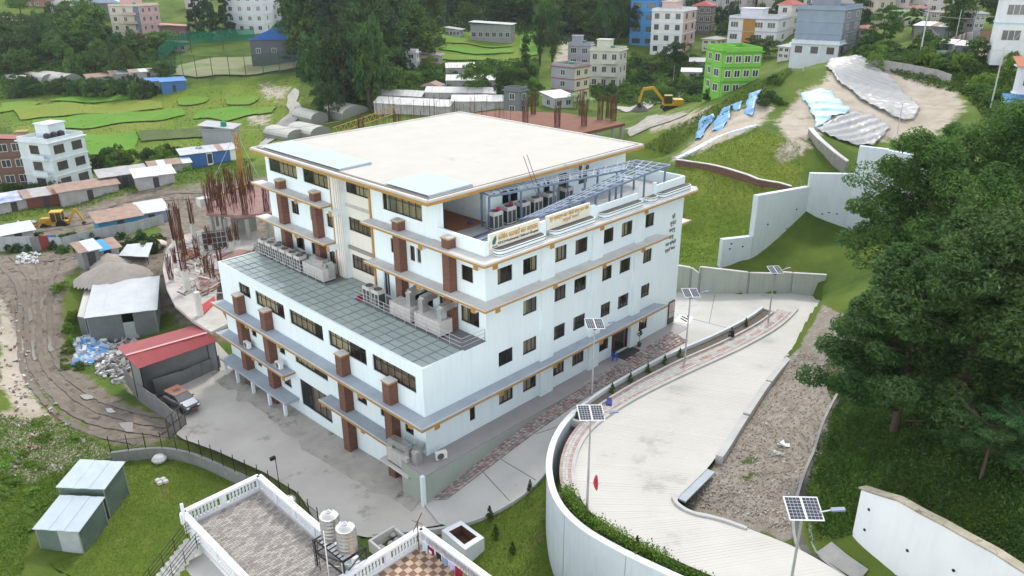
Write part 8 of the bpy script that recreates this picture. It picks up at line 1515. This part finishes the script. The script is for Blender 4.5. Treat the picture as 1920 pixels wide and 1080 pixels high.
cover('undergrowth', 'overgrown plot between the far houses', [(1100, 110), (1320, 110), (1330, 190), (1200, 200), (1110, 190)], 16000, .7, lm['mid'], 1.2, .6); cover('undergrowth', 'grass and weeds on the ridge behind the cut bank', [(1200, 275), (1310, 215), (1400, 165), (1480, 128), (1490, 140), (1420, 180), (1340, 225), (1250, 290)], 14000, .35, lmw, .4, .4)
cover('undergrowth', 'green scrub on the bank below the corner office', [(1600, 100), (1760, 90), (1930, 130), (1930, 300), (1860, 240), (1810, 180), (1700, 150)], 22000, .5, lm['mid'], .9, .5); cover('undergrowth', 'rough bright grass and weeds left of the green sheds', [(-10, 780), (130, 800), (230, 850), (150, 880), (110, 930), (60, 1000), (40, 1090), (-10, 1090)], 15000, .22, leaf_mat('leaf_bright', (.095, .19, .022), (.16, .26, .036), 0, .25, .5), .5, .3)
cover('undergrowth', 'green scrub behind the white sheds and terraces', [(640, 130), (1010, 110), (1010, 200), (640, 210)], 26000, .6, lm['mid'], 1.1, .6); cover('undergrowth', 'dark undergrowth beneath the grove and upper wood', [(560, 0), (1180, 0), (1180, 70), (1010, 90), (960, 60), (800, 60), (780, 130), (660, 215), (600, 190)], 40000, .9, lm['dark'], 2.0, .6)
cover('undergrowth', 'grass and weeds around the building site shacks', [(-10, 360), (120, 370), (400, 290), (480, 300), (400, 340), (300, 350), (150, 390), (-10, 420)], 9000, .35, lmw, .4, .4); cover('undergrowth', 'rough grass blades over the terraced lawn slope', [(1270, 300), (1420, 240), (1500, 270), (1500, 325), (1500, 420), (1350, 490), (1270, 495)], 30000, .16, leaf_mat('leaf_lawn', (.085, .165, .02), (.14, .22, .03), 0, .25, .4), .12, .3)
pt, hh_ = pot_plant((18.6, -.7, 0), 'thin potted plant right of the hospital entrance', 1.7); c_ = new_obj('foliage', random.choice(CR_['round_dark']), pt, (0, 0, 1.35)); c_.scale = (.22, .22, .35)

def turf(name, label, poly, zf, n, size, mat):
    poly = np.asarray(poly)[:, :2]; lo, hi = poly.min(0), poly.max(0); w = rng.uniform(lo, hi, (n*2, 2)); w = w[inpoly(w[:, 0], w[:, 1], poly)][:n]; q = np.c_[w, zf(w[:, 0], w[:, 1])+.03+rng.random(len(w))*.05]; V, F = leaf_quads(q, np.tile([0, 0, .8], (len(q), 1)), size, .35, 1.0); tag(new_obj(name, np_mesh(name, V, F, mat)), label, 'grass', None, 'stuff')
ll = MATS['leaf_lawn']
turf('grass', 'short grass blades of the right lawn with small conifers', lawna_pts, lawna_z, 26000, .1, ll); turf('grass', 'short grass blades of the lower lawn beside the green sheds', lawnB[1], lawnB[2], 34000, .1, ll)
# ------------------------------------------------------------------ labels that single out repeated plants: nearest landmark, side, rank
LAND = {'the lime green house': (1360, 130), 'the blue house': (1205, 45), 'the white four storey house': (1250, 70), 'the cream balcony house': (1135, 130), 'the narrow house with red band': (1065, 160), 'the excavator': (1250, 195), 'the ball field': (450, 125), 'the blue-roofed hall': (530, 80), 'the pink striped apartment block': (265, 45), 'the cream hillside house': (150, 30), 'the long hall roof': (180, 15),
        'the brown hillside shack': (25, 48), 'the white villa': (535, 30), 'the large white block': (470, 30), 'the narrow white house': (775, 115), 'the long farm building': (925, 60), 'the farm hut': (850, 62), 'the dirt track': (1060, 80), 'the gabled tin hut': (812, 172), 'the brown roofed long shed': (880, 160), 'the front white sheds': (770, 205), 'the three arched greenhouses': (90, 152), 'the rusty roofed farm shed': (190, 152), 'the low blue sheds': (310, 160),
        'the corner office': (1890, 45), 'the tin hut': (1738, 62), 'the modern white house': (1420, 60), 'the blank grey house': (1540, 60), 'the red roofed cream house': (1630, 30), 'the small open stall': (1800, 105), 'the plastic covered heap': (1640, 170), 'the white corner house': (115, 310), 'the brown brick house': (30, 310), 'the concrete block house': (415, 262), 'the coloured fence panels': (87, 462), 'the digger': (105, 410), 'the bright blue shack': (230, 425), 'the garden sheds': (150, 930), 'the block house': (968, 190), 'the pink flat roof': (330, 64), 'the green net fence': (400, 95), 'the tin workshop': (225, 560), 'the blue tarpaulins': (1370, 215), 'the house at the right border': (1905, 180), 'the patched hut': (810, 115)}
def relabel():
    by = {}
    for o in list(S.objects):
        if o.parent is None and o.get('label') and o.get('group') and o.get('category') in ('tree', 'bush', 'weeds'): by.setdefault(o['group'], []).append(o)
    used = {}
    for g, lst in by.items():
        for o in lst:
            x, y, w = proj(o.location); n = min(LAND, key=lambda k: math.hypot(LAND[k][0]-x, (LAND[k][1]-y)*1.3)); lx, ly = LAND[n]; dx, dy = x-lx, y-ly
            side = ('right of' if dx > 0 else 'left of') if abs(dx) > abs(dy)*1.3 else ('below' if dy > 0 else 'above'); c = [q for q in o.children if q.name.startswith('crown')][0]; k = c.data['kind'] if 'kind' in c.data else 'leafy'
            noun = {'tree': 'tree', 'bush': 'bush', 'weeds': 'weed tuft'}[o['category']]; used.setdefault((n, side, k, noun), []).append((math.hypot(dx, dy), o))
    ords = ['closest to it', 'second closest', 'third closest', 'fourth closest', 'fifth closest', 'sixth closest', 'seventh closest', 'eighth closest', 'ninth closest', 'tenth closest', 'eleventh closest', 'twelfth closest']
    for (n, side, k, noun), lst in used.items():
        lst.sort(key=lambda q: q[0])
        for i, (d, o) in enumerate(lst):
            if len(lst) == 1: o['label'] = '%s %s %s %s' % (k, noun, side, n)
            elif i < len(ords): o['label'] = '%s %s %s %s, %s' % (k, noun, side, n, ords[i])
            else: o['label'] = '%s %s farther off, %s %s' % (k, noun, side, n)
for k_, w_ in (('round_mid', 'mid green leafy'), ('round_dark', 'dark leafy'), ('cone', 'dark conical'), ('column', 'slim dark'), ('mound_mid', 'mid green low'), ('mound_lime', 'bright green low'), ('mound_dark', 'dark green low'), ('round_bamboo', 'feathery green')):
    for me_ in CR_[k_]: me_['kind'] = w_
relabel()

HAZE = 0.00011
# thin haze over the valley: one closed box of even air round everything
_zs = [v.co.z for v in bpy.data.objects['ground'].data.vertices]
hz = MB().box(-760, 760, -760, 760, min(min(_zs), -8)-1.0, max(max(_zs)+40, 75)).build('haze', []); hz['kind'] = 'stuff'
hm = bpy.data.materials.new('haze_air'); hm.use_nodes = True; hm.node_tree.nodes.remove(hm.node_tree.nodes['Principled BSDF']); _v = hm.node_tree.nodes.new('ShaderNodeVolumePrincipled'); _v.inputs['Color'].default_value = (.86, .92, .98, 1); _v.inputs['Density'].default_value = HAZE; _v.inputs['Anisotropy'].default_value = 0.2
hm.node_tree.links.new(_v.outputs[0], hm.node_tree.nodes['Material Output'].inputs['Volume']); hz.data.materials.append(hm)
